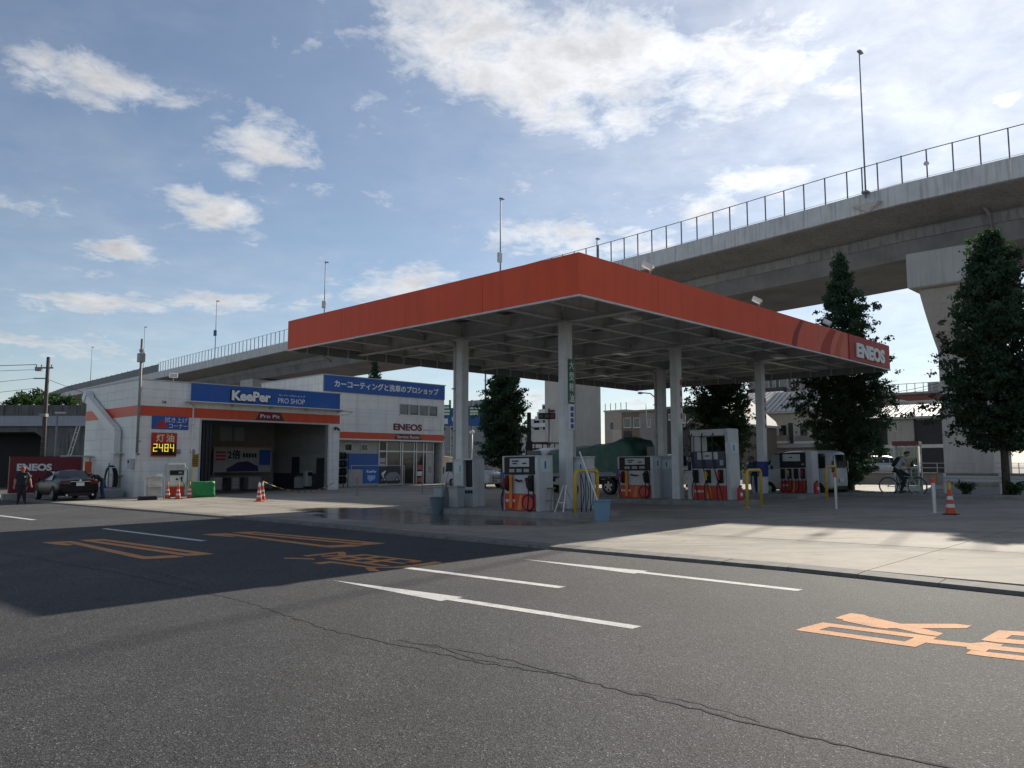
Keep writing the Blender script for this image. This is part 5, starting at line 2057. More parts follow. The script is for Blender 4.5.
def pump_low(label, u, v, w=1.18, d=.62, h=1.55, strap=True, twin=2):
    """compact dispenser; front looks along -V. (u, v) = middle of its front foot"""
    t = thing('fuel_pump', label, 'fuel pump', W(u, v, IZ), FV, 'fuel pumps', tilt=True)
    x0, x1 = -w / 2, w / 2
    # body with a recessed front between two cheeks
    bx('cabinet', PWHITE, t, x0 + .10, x1 - .13, .06, d, .0, h - .04, .012)
    bx('side_panel', PWHITE, t, x1 - .125, x1, .0, d, .0, h, .012)
    bx('side_panel', PWHITE, t, x0, x0 + .095, .02, d, .0, h, .012)
    bx('lid', PWHITE, t, x0 + .1, x1 - .13, -.02, d, h - .035, h, .012)
    fx0, fx1 = x0 + .11, x1 - .135
    fw = fx1 - fx0
    pnl = bx('display_panel', BLACKP, t, fx0, fx1, -.01, .055, h * .66, h - .045, .01)
    bx('screen', PWHITE, pnl, fx0 + fw * .20, fx1 - fw * .16, -.022, -.011, h * .80, h - .075)
    for a in (.30, .62):
        piece('readout', BLACKP, pnl, fx0 + fw * a, fx0 + fw * (a + .14), -.027, -.0225, h * .845, h * .87)
    piece('readout', BLACKP, pnl, fx0 + fw * .28, fx0 + fw * .50, -.027, -.0225, h * .89, h * .915)
    for i in range(3):
        piece('key_block', GREY, pnl, fx0 + fw * (.18 + .24 * i), fx0 + fw * (.35 + .24 * i), -.02, -.011, h * .70, h * .76)
    mid = bx('middle_panel', PWHITE, t, fx0, fx1, .02, .058, h * .31, h * .655, .006)
    red = bx('lower_panel', PRED, t, fx0, fx1, -.015, .058, .02, h * .305, .01)
    MB().prism([(fx0 + fw * .42, .03), (fx0 + fw * .53, h * .30), (fx0 + fw * .60, h * .30), (fx0 + fw * .56, .03)], -.021, -.0155, 'y').build('orange_stripe', PORANGE, red)
    text('lettering', 'ENEOS', LETTER, red, fx0 + fw * .05, fx0 + fw * .36, h * .16, h * .21, -.0155, .006, .03)
    for i in range(twin):
        xx = fx0 + fw * (.12 if i == 0 else .88)
        hb = MB().prism([(.055, h * .34), (-.10, h * .40), (-.06, h * .64), (.055, h * .65)], xx - .075, xx + .075, 'x').build('nozzle_holder', BLACKP, t, bevel=.01)
        nozzle(hb, xx, -.06, h * .52, NOZ[(i * 2) % 4])
        hose([(xx, -.12, h * .47), (xx + (-.08 if i == 0 else .08), -.20, h * .25), (xx + (-.02 if i == 0 else .06), -.22, .06), (xx + (-.12 if i == 0 else .14), -.10, .10), (x0 + .03 if i == 0 else x1 - .2, .02, h * .5), (x0 + .02 if i == 0 else x1 - .15, .04, h * .93)], t)
    # hanging glove on the middle panel
    MB().tube([(fx0 + fw * .38, .0, h * .56), (fx0 + fw * .5, -.05, h * .54), (fx0 + fw * .62, -.05, h * .55)], .035, 6, .02).build('hand_grip', BLACKP, t, smooth=True)
    if strap:
        bx('orange_strap', PORANGE, t, fx0 + fw * .20, fx0 + fw * .29, -.06, -.03, .08, h * .66)
        q = MB().cyl((fx0 + fw * .80, -.035, h * .155), (fx0 + fw * .80, -.0155, h * .155), h * .135, n=20)
        q.build('reel_disc', PRED, t)
        pts = [(fx0 + fw * .80 + h * .14 * math.cos(a), -.04, h * .155 + h * .135 * math.sin(a)) for a in np.linspace(0, 2 * math.pi, 22)]
        MB().tube(pts, .016, 6).build('hose', RUBBER, t)
    # left wing with blue screen and card reader
    bx('card_reader', NAVYP, t, x0 - .10, x0 - .002, .04, .30, h * .45, h * .72)
    bx('blue_sign', BLUE_S, t, x0 - .02, x0 + .08, .0, .018, h * .50, h * .70)
    # pale sticker on the right cheek
    st = bx('sticker', STICK, t, x1 + .0005, x1 + .004, .10, d - .10, h * .70, h * .95)
    bx('sticker_front', STICK, t, x1 - .115, x1 - .015, -.006, -.0005, h * .72, h * .95)
    bx('sticker_mark', BLUE_S, st, x1 + .0045, x1 + .007, .26, .33, h * .76, h * .89)
    return t


def pump_tall(label, u, v, w=1.30, d=.72, h=2.42):
    t = thing('fuel_pump', label, 'fuel pump', W(u, v, IZ), FV, 'fuel pumps', tilt=True)
    x0, x1 = -w / 2, w / 2
    bx('side_tower', PWHITE, t, x1 - .15, x1, 0, d, 0, h, .03)
    bx('side_post', PWHITE, t, x0, x0 + .07, .05, d - .1, 0, h - .02, .012)
    bx('rear_post', PWHITE, t, x0 + .10, x0 + .36, .12, d - .16, 1.65, h - .24, .012)
    bx('overhead_beam', PWHITE, t, x0 + .0, x1 - .155, .03, d - .05, h - .235, h - .01, .02)
    text('small_print', 'ENEOS', GREY, t, -.2, .02, h - .14, h - .10, .03, .004)
    cab = bx('cabinet', PWHITE, t, x0 + .08, x1 - .155, .06, d, 0, 1.64, .012)
    fx0, fx1 = x0 + .09, x1 - .16
    fw = fx1 - fx0
    pnl = bx('display_panel', NAVYP, t, fx0, fx1, -.03, .055, 1.08, 1.66, .015)
    bx('screen', PWHITE, pnl, fx0 + fw * .18, fx1 - fw * .2, -.045, -.0305, 1.38, 1.63)
    piece('readout', BLACKP, pnl, fx0 + fw * .42, fx0 + fw * .55, -.05, -.0455, 1.48, 1.52)
    piece('key_block', GREY, pnl, fx1 - fw * .14, fx1 - fw * .04, -.04, -.0305, 1.18, 1.36)
    bx('middle_panel', PWHITE, t, fx0, fx1, .02, .058, .50, 1.07, .006)
    red = bx('lower_panel', PRED, t, fx0, fx1 + .0, -.015, .058, .03, .49, .01)
    MB().prism([(fx0 + fw * .40, .04), (fx0 + fw * .47, .48), (fx0 + fw * .53, .48), (fx0 + fw * .58, .04)], -.021, -.0155, 'y').build('orange_stripe', PORANGE, red)
    text('lettering', 'ENEOS', LETTER, red, fx0 + fw * .05, fx0 + fw * .36, .26, .34, -.0155, .006, .03)
    for i in range(3):
        xx = fx0 + fw * (.1 + .38 * i)
        hb = MB().prism([(.055, .56), (-.08, .62), (-.05, 1.02), (.055, 1.04)], xx - .085, xx + .085, 'x').build('nozzle_holder', BLACKP, t, bevel=.01)
        nozzle(hb, xx, -.05, .84, NOZ[(2, 1, 0)[i]])
        xt = fx0 + fw * (.0 + .33 * i)
        hose([(xx, -.10, .76), (xx - .05, -.22, .40), (xx + .02, -.24, -.02), (xx + .14, -.18, .03), (xt + .05, -.10, 1.2), (xt, -.06, h - .35), (xt, .02, h - .14)], t)
    st = bx('sticker', STICK, t, x1 + .0005, x1 + .004, .12, d - .12, 1.6, 1.95)
    bx('sticker_mark', BLUE_S, st, x1 + .0045, x1 + .007, .3, .38, 1.66, 1.86)
    bx('sticker_front', STICK, t, x1 - .13, x1 - .02, -.006, -.0005, 1.55, 1.92)
    for k in range(4):
        piece('small_print', GREY, t, x1 - .10, x1 - .04, -.005, -.0005, 2.0 + .08 * k, 2.05 + .08 * k)
    return t


pump_low('low white and red fuel pump with step stool beside it', 15.44, 16.32, w=1.42)
pump_low('low white and red fuel pump in front of green tarpaulin truck', 17.2, 24.4, w=1.62)
pump_tall('tall white fuel pump with open overhead frame and three nozzles', 13.97, 24.2, w=1.5)
# the pump in front of the white van: four nozzles, slim tower at right
t = thing('fuel_pump', 'fuel pump with four nozzles standing before the white van', 'fuel pump', W(13.98, 30.9, IZ), FV, 'fuel pumps', tilt=True)
bx('cabinet', PWHITE, t, -.66, .42, .06, .65, 0, 1.60, .012)
bx('side_tower', PWHITE, t, .43, .68, .0, .62, 0, 1.68, .015)
pnl = bx('display_panel', BLACKP, t, -.65, .41, -.02, .055, 1.02, 1.62, .01)
bx('screen', PWHITE, pnl, -.5, .22, -.034, -.021, 1.28, 1.56)
piece('readout', BLACKP, pnl, -.22, -.1, -.039, -.0345, 1.41, 1.45)
piece('key_block', GREY, pnl, .27, .38, -.03, -.021, 1.12, 1.18)
bx('middle_panel', PWHITE, t, -.65, .41, .02, .058, .50, 1.01, .006)
red = bx('lower_panel', PRED, t, -.65, .41, -.015, .058, .02, .49, .01)
MB().prism([(-.20, .03), (-.10, .48), (-.02, .48), (.02, .03)], -.021, -.0155, 'y').build('orange_stripe', PORANGE, red)
text('lettering', 'ENEOS', LETTER, red, -.6, -.28, .28, .35, -.0155, .006, .03)
for i in range(4):
    xx = -.54 + .28 * i
    hb = MB().prism([(.055, .56), (-.07, .60), (-.05, .97), (.055, .99)], xx - .085, xx + .085, 'x').build('nozzle_holder', BLACKP, t, bevel=.01)
    nozzle(hb, xx, -.04, .80, NOZ[(2, 1, 2, 0)[i]], .9)
    hose([(xx, -.09, .72), (xx + .04, -.2, .3), (xx + .05, -.2, .03), (xx + .14, -.12, .2), (xx + .10, -.05, .55)], t)

# second faces / cabinets standing behind the first pumps
def cabinet(name, label, u, v, w, d, h, screen=True, cat='cabinet', m=PWHITE):
    t = thing(name, label, cat, W(u, v, IZ), FV, tilt=True)
    bx('case', m, t, -w / 2, w / 2, 0, d, 0, h, .015)
    bx('lid', m, t, -w / 2 - .02, w / 2 + .02, -.03, d + .02, h + .001, h + .05, .01)
    if screen:
        bx('sticker', STICK, t, -w / 2 + .05, w / 2 - .08, -.006, -.0005, h * .72, h * .93)
        bx('sticker_mark', BLUE_S, t, .02, .07, -.010, -.0065, h * .76, h * .88)
    return t


# payment terminal near the far column of island 1
t = thing('payment_terminal', 'grey payment terminal beside bins at left end of island', 'terminal', W(18.75, 17.1, IZ), FV, tilt=True)
bx('case', PWHITE, t, -.36, .10, 0, .5, .0, 1.5, .012)
bx('sticker', STICK, t, -.30, .04, -.006, -.0005, 1.05, 1.42)
bx('sticker_mark', BLUE_S, t, -.06, -.02, -.010, -.0065, 1.1, 1.3)
bx('niche', BLACKP, t, .102, .52, .12, .5, .62, 1.46, .01)
bx('top_cover', PWHITE, t, .102, .54, -.0, .5, 1.462, 1.52, .01)
bx('right_cheek', PWHITE, t, .522, .56, .0, .5, .0, 1.46, .008)
bx('lower_case', PWHITE, t, .102, .52, .05, .5, .0, .615, .01)
for k in range(3):
    piece('key_block', BLACKP, t, .14 + .13 * k, .23 + .13 * k, .035, .0495, .42, .52)
# rear white cabinet and side cabinet behind pump 1 / column
cabinet('pump_cabinet', 'plain white pump cabinet behind the nearest column', 14.62, 18.0, .60, .33, 1.46)
cabinet('pump_cabinet', 'bluish white cabinet between column and second pump', 16.25, 25.0, .72, .5, 1.5, m=mat('cabinet_bluish', (.40, .43, .50), .4))
cabinet('receipt_cabinet', 'short white cabinet at foot of the middle column', 14.75, 24.35, .42, .4, .95, screen=False)
t = cabinet('air_stand', 'short white stand left of the van pump', 15.35, 30.2, .38, .36, 1.0, screen=False)
# kerosene dispenser by the wash bay
p = GP(177.5, 497)
t = thing('kerosene_pump', 'small white kerosene pump with green hose by cream wall', 'fuel pump', p, FU, tilt=True)
bx('cabinet', PWHITE, t, -.52, .44, .1, .6, 0, 1.78, .03)
bx('display_panel', BLACKP, t, -.40, .34, .075, .099, 1.18, 1.42, .005)
bx('readout', GREY, t, .05, .25, .068, .0745, 1.25, 1.35)
bx('front_plate', WHITE, t, -.40, .34, .082, .099, .62, 1.12, .005)
red = bx('lower_panel', PRED, t, -.45, .38, .07, .099, .04, .55, .01)
nozzle(t, .18, .06, .95, NOZ[2])
MB().box(-.08, .02, .06, .0815, .9, 1.0).build('keyhole_plate', BLACKP, t)
hose([(.44, .2, 1.65), (.56, .1, 1.4), (.54, .05, .7), (.40, -.05, .45), (.3, -.02, .8), (.2, .03, .9)], t, .026).data.materials[0] = mat('hose_green', (.02, .16, .07), .5)
for i, (px, lab) in enumerate(((168.5, 'left yellow marker pole beside kerosene pump'), (192, 'right yellow marker pole beside kerosene pump'))):
    tt = thing('marker_pole', lab, 'pole', GP(px, 497), 0, tilt=True)
    MB().cyl((0, 0, 0), (0, 0, 1.5), .03, n=8).build('pole', YELLOW, tt)
    MB().lathe([(.12, 0), (.12, .03), (.04, .05)], 10).build('foot', RUBBER, tt)

# ---- yellow guard hoops
def hoop(label, p0, p1, h, r=.05):
    t = thing('guard_hoop', label, 'guard rail', p0, 0, 'yellow guard hoops')
    d = p1 - p0
    d2 = Vector((d.x, d.y, 0))
    L_ = d2.length
    e = d2.normalized()
    rr_ = .16
    pts = [Vector((0, 0, -.05)), Vector((0, 0, h - rr_))]
    for k in range(1, 5):
        a = R(90 * k / 5)
        pts.append(e * (rr_ * (1 - math.cos(a))) + Vector((0, 0, h - rr_ + rr_ * math.sin(a))))
    pts.append(e * rr_ + Vector((0, 0, h)))
    pts.append(e * (L_ - rr_) + Vector((0, 0, h)))
    for k in range(1, 5):
        a = R(90 * k / 5)
        pts.append(e * (L_ - rr_ + rr_ * math.sin(a)) + Vector((0, 0, h - rr_ + rr_ * math.cos(a))))
    pts.append(e * L_ + Vector((0, 0, h - rr_)))
    pts.append(e * L_ + Vector((0, 0, d.z - .05)))
    MB().tube(pts, r, 10).build('pipe', YELLOW, t, smooth=True)
    for q_ in (Vector((0, 0, 0)), e * L_ + Vector((0, 0, d.z))):
        MB().lathe([(r * 1.7, -.02), (r * 1.7, .02), (r * 1.05, .03)], 12, q_).build('foot_plate', YELLOW, t)
    return t


h1 = hoop('yellow guard hoop with hoses hung on it nearest the road', GP(575.5, 519), GP(597.5, 516.5), 1.27)
hoop('yellow guard hoop at right end of the middle island', GP(747.5, 508), GP(761.5, 506), 1.18)
hoop('small yellow guard hoop right of the van pump', GP(827, 499), GP(836.5, 498), 1.22)
u1, v1 = 14.75, 18.3
hoop('yellow guard hoop partly hidden behind the nearest pump', W(15.6, 18.75), W(14.6, 18.75), 1.35)
# hoses on the near hoop
t = thing('hose_bundle', 'grey blue air hoses hanging on nearest yellow hoop', 'hose', GP(586, 517.5), FU)
HB = mat('hose_blue_grey', (.045, .06, .08), .6)
for k in range(3):
    x = -.2 + .2 * k
    hose([(x, .02 * k, 1.20), (x + .03, -.08, .7), (x - .04, -.06, .25), (x + .06, .05, .08), (x + .10, .08, .6), (x + .06, .06, 1.18)], t, .013).data.materials[0] = HB if k % 2 else RUBBER
hose([(-.5, 0, .6), (-.62, -.1, .75), (-.6, -.12, .9), (-.45, -.1, .8), (-.5, -.05, .5), (-.56, .0, .1)], t, .018)

# ---- buckets, bins, ladder, mop
def bucket(label, loc, m, r=.19, h=.40, name='bucket', group='buckets'):
    t = thing(name, label, 'bucket', loc, .4, group, tilt=True)
    MB().lathe([(r * .78, 0), (r, h), (r - .02, h), (r * .78 - .015, .03), (.01, .03)], 20).build('pail', m, t, smooth='auto')
    pts = [(r * 1.08 * math.cos(a), r * 1.08 * math.sin(a), h - .012) for a in np.linspace(0, 2 * math.pi, 25)]
    MB().tube(pts, .014, 6).build('rim', m, t, smooth=True)
    MB().tube([(r, 0, h - .03), (r * .9, r * .75, h - .12), (0, r * 1.15, h - .17), (-r * .9, r * .75, h - .12), (-r, 0, h - .03)], .008, 6).build('handle', ALU, t, smooth=True)
    return t


BUCK = mat('bucket_blue', (.16, .29, .40), .45, var=.06)
bucket('light blue bucket with a mop beside nearest yellow hoop', GP(602, 520.5), BUCK, .235, .52)
bucket('dark grey-blue bucket at the left end of near island', GP(437, 513.5), mat('bucket_greyblue', (.10, .15, .19), .5), .22, .50)
t = thing('mop', 'mop with long white handle leaning in the blue bucket', 'mop', GP(602, 520.5) + Vector((0, 0, .05)), 0)
e = at_depth(579.5, 451.5, GP(602, 520).y + .5) - (GP(602, 520.5) + Vector((0, 0, .05)))
MB().cyl((.02, 0, .10), e, .018, n=8).build('handle', WHITE, t)
MB().cyl((.02, 0, .10), Vector((.02, 0, .1)) + (e - Vector((.02, 0, .1))) * .2, .03, .026, n=8).build('grip', mat('wood_pale', (.5, .38, .2), .6), t)
MB().lathe([(.02, .0), (.10, .02), (.08, .10), (.03, .16)], 10).build('mop_head', mat('mop_grey', (.35, .33, .30), .9), t)
# squeegee poles in the grey bucket
t = thing('squeegee', 'thin window squeegee standing in dark grey-blue bucket', 'squeegee', GP(437, 513.5) + Vector((0, 0, .05)), 0)
MB().cyl((0, 0, 0), (.35, .1, 1.25), .014, n=6).build('handle', GREY, t)
MB().cyl((.05, .0, 0), (.18, .1, 1.1), .012, n=6).build('handle', GREY, t)


def bin_(label, loc, w, d, h):
    t = thing('litter_bin', label, 'bin', loc, FV, 'grey bins on the near island', tilt=True)
    q = MB()
    a = .85
    vs = [(-w / 2 * a, -d / 2 * a, 0), (w / 2 * a, -d / 2 * a, 0), (w / 2 * a, d / 2 * a, 0), (-w / 2 * a, d / 2 * a, 0), (-w / 2, -d / 2, h), (w / 2, -d / 2, h), (w / 2, d / 2, h), (-w / 2, d / 2, h)]
    q.add(vs, [(0, 3, 2, 1), (4, 5, 6, 7), (0, 1, 5, 4), (1, 2, 6, 5), (2, 3, 7, 6), (3, 0, 4, 7)])
    m_ = mat('bin_grey', (.33, .35, .36), .5, var=.08)
    q.build('tub', m_, t, bevel=.02)
    bx('rim', m_, t, -w / 2 - .02, w / 2 + .02, -d / 2 - .02, d / 2 + .02, h + .001, h + .04, .01)
    bx('dark_opening', BLACKP, t, -w / 2 + .03, w / 2 - .03, -d / 2 + .03, d / 2 - .03, h + .0405, h + .046)
    return t


bin_('light grey bin at the left of two on near island', W(19.05, 16.55, IZ), .42, .36, .62)
bin_('grey bin right of the other on near island', W(18.40, 16.60, IZ), .42, .36, .62)
# step stool (A-frame) and an aluminium ladder leg
t = thing('step_stool', 'brown wooden step stool leaning at side of the nearest pump', 'stool', W(14.75, 16.75, IZ), FV, tilt=True)
SW_ = mat('stool_wood', (.24, .20, .15), .7, var=.2)
for s in (-.16, .16):
    MB().cyl((s * 1.25, -.14, 0), (s * .9, 0, .62), .02, n=6).build('leg', SW_, t)
    MB().cyl((s * 1.25, .18, 0), (s * .9, .02, .62), .02, n=6).build('leg', SW_, t)
MB().box(-.20, .20, -.07, .09, .62, .65).build('top_step', SW_, t, bevel=.006)
MB().box(-.19, .19, -.14, -.02, .28, .31).build('lower_step', SW_, t, bevel=.006)
t = thing('folding_sign_frame', 'white folding A-frame stand beside the step stool', 'stand', W(14.15, 16.6, IZ), FV, tilt=True)
for s in (-.02, .28):
    MB().cyl((s - .14, -.1, 0), (s * .3 + .06, .05, .72), .017, n=6).build('leg', WHITE, t)
MB().cyl((.40, .1, 0), (.08, .06, .72), .017, n=6).build('leg', GREY, t)
MB().box(-.06, .16, -.04, .05, .24, .26).build('cross_brace', WHITE, t)
# fire extinguisher by the tall pump and one by the van pump
def extinguisher(label, loc):
    t = thing('fire_extinguisher', label, 'extinguisher', loc, .5, 'fire extinguishers', tilt=True)
    MB().lathe([(.08, 0), (.085, .02), (.085, .36), (.06, .43), (.03, .45)], 14).build('cylinder', RED, t, smooth='auto')
    MB().box(-.02, .10, -.015, .015, .452, .50).build('valve', BLACKP, t)
    MB().tube([(.03, 0, .47), (.12, 0, .40), (.12, 0, .15)], .014, 6).build('hose', RUBBER, t)
    bx('label', WHITE, t, -.05, .05, -.0885, -.0845, .14, .26)
    return t


extinguisher('red fire extinguisher at the foot of tall pump', W(13.05, 24.5, IZ))
extinguisher('red fire extinguisher at foot of the van pump', W(13.2, 31.0, IZ))
# ================================================================== VEHICLES
def paint(name, col, rough=.25, metal=0.0):
    m = mat(name, col, rough, metal, var=.03, scale=2)
    m.node_tree.nodes['Principled BSDF'].inputs['Coat Weight'].default_value = .15
    m.node_tree.nodes['Principled BSDF'].inputs['Specular IOR Level'].default_value = .3
    m.node_tree.nodes['Principled BSDF'].inputs['Coat Roughness'].default_value = .06
    return m


CHROME = mat('chrome', (.6, .6, .6), .15, .9)
LAMPR = mat('tail_lamp_red', (.10, .008, .010), .2)
LAMPC = mat('head_lamp', (.55, .58, .6), .1)
PLATE = mat('plate_white', (.62, .62, .58), .5)
RIM = mat('alloy_rim', (.30, .31, .32), .3, .7)


def wheel(t, x, y, r, w, rim=RIM):
    s = 1 if x > 0 else -1
    q = MB()
    pr = [(r * .62, -w / 2), (r * .92, -w / 2), (r, -w * .32), (r, w * .32), (r * .92, w / 2), (r * .62, w / 2)]
    n = 22
    vs = []
    for rr_, xx in pr:
        for k in range(n):
            a = 2 * math.pi * k / n
            vs.append((x + xx, y + rr_ * math.cos(a), r + rr_ * math.sin(a)))
    fs = [(j * n + k, j * n + (k + 1) % n, ((j + 1) % 6) * n + (k + 1) % n, ((j + 1) % 6) * n + k) for j in range(6) for k in range(n)]
    ty = q.add(vs, fs).build('wheel', RUBBER, t, smooth=True)
    q = MB()
    q.cyl((x - w * .2, y, r), (x + w * .2, y, r), r * .60, n=22)
    d = q.build('rim', BLACKP, ty)
    q = MB()
    for k in range(5):
        a = 2 * math.pi * k / 5 + .3
        c, s_ = math.cos(a), math.sin(a)
        o_ = s * (w * .40)
        h = .10 * r / .3
        vs = [(x + o_, y - s_ * h * .5, r + c * h * .5), (x + o_, y + s_ * h * .5, r - c * h * .5), (x + o_, y + c * r * .6 + s_ * h * .35, r + s_ * r * .6 - c * h * .35), (x + o_, y + c * r * .6 - s_ * h * .35, r + s_ * r * .6 + c * h * .35)]
        vs += [(vx - s * .03, vy, vz_) for vx, vy, vz_ in vs]
        q.add(vs, [(0, 1, 2, 3), (7, 6, 5, 4), (0, 4, 5, 1), (1, 5, 6, 2), (2, 6, 7, 3), (3, 7, 4, 0)])
    q.cyl((x + s * w * .3, y, r), (x + s * w * .43, y, r), r * .16, n=12)
    q.build('spokes', rim, ty)
    pts = [(x + s * w * .38, y + r * .61 * math.cos(a), r + r * .61 * math.sin(a)) for a in np.linspace(0, 2 * math.pi, 23)]
    MB().tube(pts, .018, 5).build('rim_edge', rim, ty)


def loft(st, name, m, t, sub=2):
    """st: list of (y, [(x, z), ... from sill to roof centre]) for one half; mirrored"""
    q = MB()
    k = len(st[0][1])
    full = 2 * k - 1
    for y, sec in st:
        q.v += [(x, y, z) for x, z in sec] + [(-x, y, z) for x, z in reversed(sec[:-1])]
    for i in range(len(st) - 1):
        for j in range(full - 1):
            q.f.append((i * full + j, (i + 1) * full + j, (i + 1) * full + j + 1, i * full + j + 1))
        q.f.append((i * full + full - 1, (i + 1) * full + full - 1, (i + 1) * full, i * full))
    q.f += [tuple(range(full)), tuple(range((len(st) - 1) * full, len(st) * full))]
    o = q.build(name, m, t, smooth=True)
    s = o.modifiers.new('sub', 'SUBSURF')
    s.levels = s.render_levels = sub
    return o


def quadpart(name, m, t, pts, off, th=.012):
    """thin panel from 4 corners (counter-clockwise seen from outside), lifted off along its normal"""
    P = [Vector(p) for p in pts]
    n = (P[1] - P[0]).cross(P[3] - P[0])
    if n.length < 1e-9:
        n = (P[2] - P[1]).cross(P[3] - P[0])
    n.normalize()
    a = [p + n * off for p in P]
    b = [p + n * (off - th) for p in P]
    return MB().add(a + b, [(0, 1, 2, 3), (7, 6, 5, 4), (0, 4, 5, 1), (1, 5, 6, 2), (2, 6, 7, 3), (3, 7, 4, 0)]).build(name, m, t)


def arch(t, x, y, r, m=BLACKP):
    s = 1 if x > 0 else -1
    q = MB()
    n = 14
    vs, fs = [], []
    for k in range(n + 1):
        a = math.pi * k / n
        for rr_, xx in ((r * 1.16, x + s * .006), (r * .9, x + s * .006), (r * .9, x - s * .25), (r * 1.16, x - s * .25)):
            vs.append((xx, y + rr_ * math.cos(a), r + rr_ * math.sin(a)))
    for k in range(n):
        for j in range(4):
            fs.append((k * 4 + j, k * 4 + (j + 1) % 4, (k + 1) * 4 + (j + 1) % 4, (k + 1) * 4 + j))
    fs += [(0, 1, 2, 3), tuple(n * 4 + j for j in range(4))]
    q.add(vs, fs).build('wheel_arch', m, t)


def sedan(t, pm, L_=4.75, W_=1.84, H_=1.46):
    w = W_ / 2
    # stations from the rear bumper (y = 0) forward
    S = [(0.00, .42, .74, .90, .84, .72), (.10, .24, .82, 1.00, .95, .76), (.55, .20, .88, 1.06, .985, .78), (.95, .20, .89, 1.10, .99, .76), (1.45, .20, .90, 1.36, 1.0, .66),
         (1.95, .20, .90, 1.45, 1.0, .64), (2.55, .20, .89, 1.455, 1.0, .64), (3.0, .20, .89, 1.37, 1.0, .66), (3.45, .20, .88, 1.04, .995, .76), (3.75, .20, .87, .96, .985, .78), (4.35, .22, .80, .86, .94, .74), (4.62, .26, .70, .76, .86, .66), (4.75, .40, .60, .66, .70, .55)]
    st = []
    for y, zl, zb, zt, wf, rf in S:
        zb = min(zb, zt - .03)
        st.append((y, [(w * wf * .86, zl), (w * wf * .97, zl + .10), (w * wf, (zl + zb) / 2), (w * wf * .965, zb - .03), (w * wf * .93, zb), (w * rf, zt - .05), (w * rf * .6, zt)]))
    loft(st, 'body', pm, t)
    gl = glass_mat('car_glass', (.012, .016, .02), .04)
    # rear window, windscreen
    quadpart('rear_window', gl, t, [(-w * .66, .90, 1.06), (w * .66, .90, 1.06), (w * .56, 1.50, 1.38), (-w * .56, 1.50, 1.38)], .03)
    quadpart('windscreen', gl, t, [(w * .68, 3.50, 1.04), (-w * .68, 3.50, 1.04), (-w * .58, 2.95, 1.38), (w * .58, 2.95, 1.38)], .03)
    for s in (1, -1):
        def sd(name, ya, yb, za, zb_, ta, tb):
            pts = [(s * w * .915, ya, za), (s * w * .915, yb, za), (s * w * .70, tb, zb_), (s * w * .70, ta, zb_)]
            if s < 0:
                pts = [pts[1], pts[0], pts[3], pts[2]]
            quadpart(name, gl, t, pts, .012)
        sd('side_window', 1.30, 2.02, .95, 1.36, 1.62, 2.02)
        sd('side_window', 2.08, 3.18, .95, 1.37, 2.08, 2.86)
        lp = quadpart('tail_lamp', LAMPR, t, [p for p in ([(s * w * .42, -.0, .76), (s * w * .90, .06, .78), (s * w * .88, .05, .92), (s * w * .42, -.0, .90)] if s > 0 else [(s * w * .90, .06, .78), (s * w * .42, 0, .76), (s * w * .42, 0, .90), (s * w * .88, .05, .92)])], .05)
        quadpart('head_lamp', LAMPC, t, [(s * w * .5, 4.68, .62), (s * w * .86, 4.5, .66), (s * w * .86, 4.42, .76), (s * w * .5, 4.6, .72)], .03)
        MB().box(s * w * 1.0 - .10 * (s < 0), s * w * 1.0 + .10 * (s > 0), 3.05, 3.2, .92, 1.06).build('door_mirror', pm, t, bevel=.03)
        for y in (1.55, 2.5):
            MB().box(s * w * .985 - .012, s * w * .985 + .012, y, y + .16, .80, .825).build('door_handle', CHROME, t)
        for y, r in ((.95, .33), (3.72, .33)):
            arch(t, s * w * .985, y, r)
            wheel(t, s * w * .90, y, r, .21)
        MB().cyl((s * .55, -.04, .26), (s * .55, .1, .26), .045, n=10).build('exhaust_tip', CHROME, t)
    bx('number_plate', PLATE, t, -.17, .17, -.055, -.04, .68, .84)
    bx('chrome_strip', CHROME, t, -.42, .42, -.05, -.035, .87, .895)
    bx('rear_diffuser', BLACKP, t, -.62, .62, -.02, .1, .22, .38)
    MB().cyl((0, -.052, .93), (0, -.04, .93), .05, n=14).build('badge', CHROME, t)
    return t


def vehicle(name, label, cat, u, v, heading, group=None):
    return thing(name, label, cat, W(u, v), heading, group, tilt=True)


t = vehicle('sedan_car', 'black sedan parked with its rear towards the camera at left', 'car', 42.9, 13.55, FU - R(2))
pb = paint('paint_black', (.006, .007, .010), .3)
pb.node_tree.nodes['Principled BSDF'].inputs['Specular IOR Level'].default_value = .18
pb.node_tree.nodes['Principled BSDF'].inputs['Coat Weight'].default_value = .06
sedan(t, pb)
t.scale = (1.07, 1.07, 1.07)

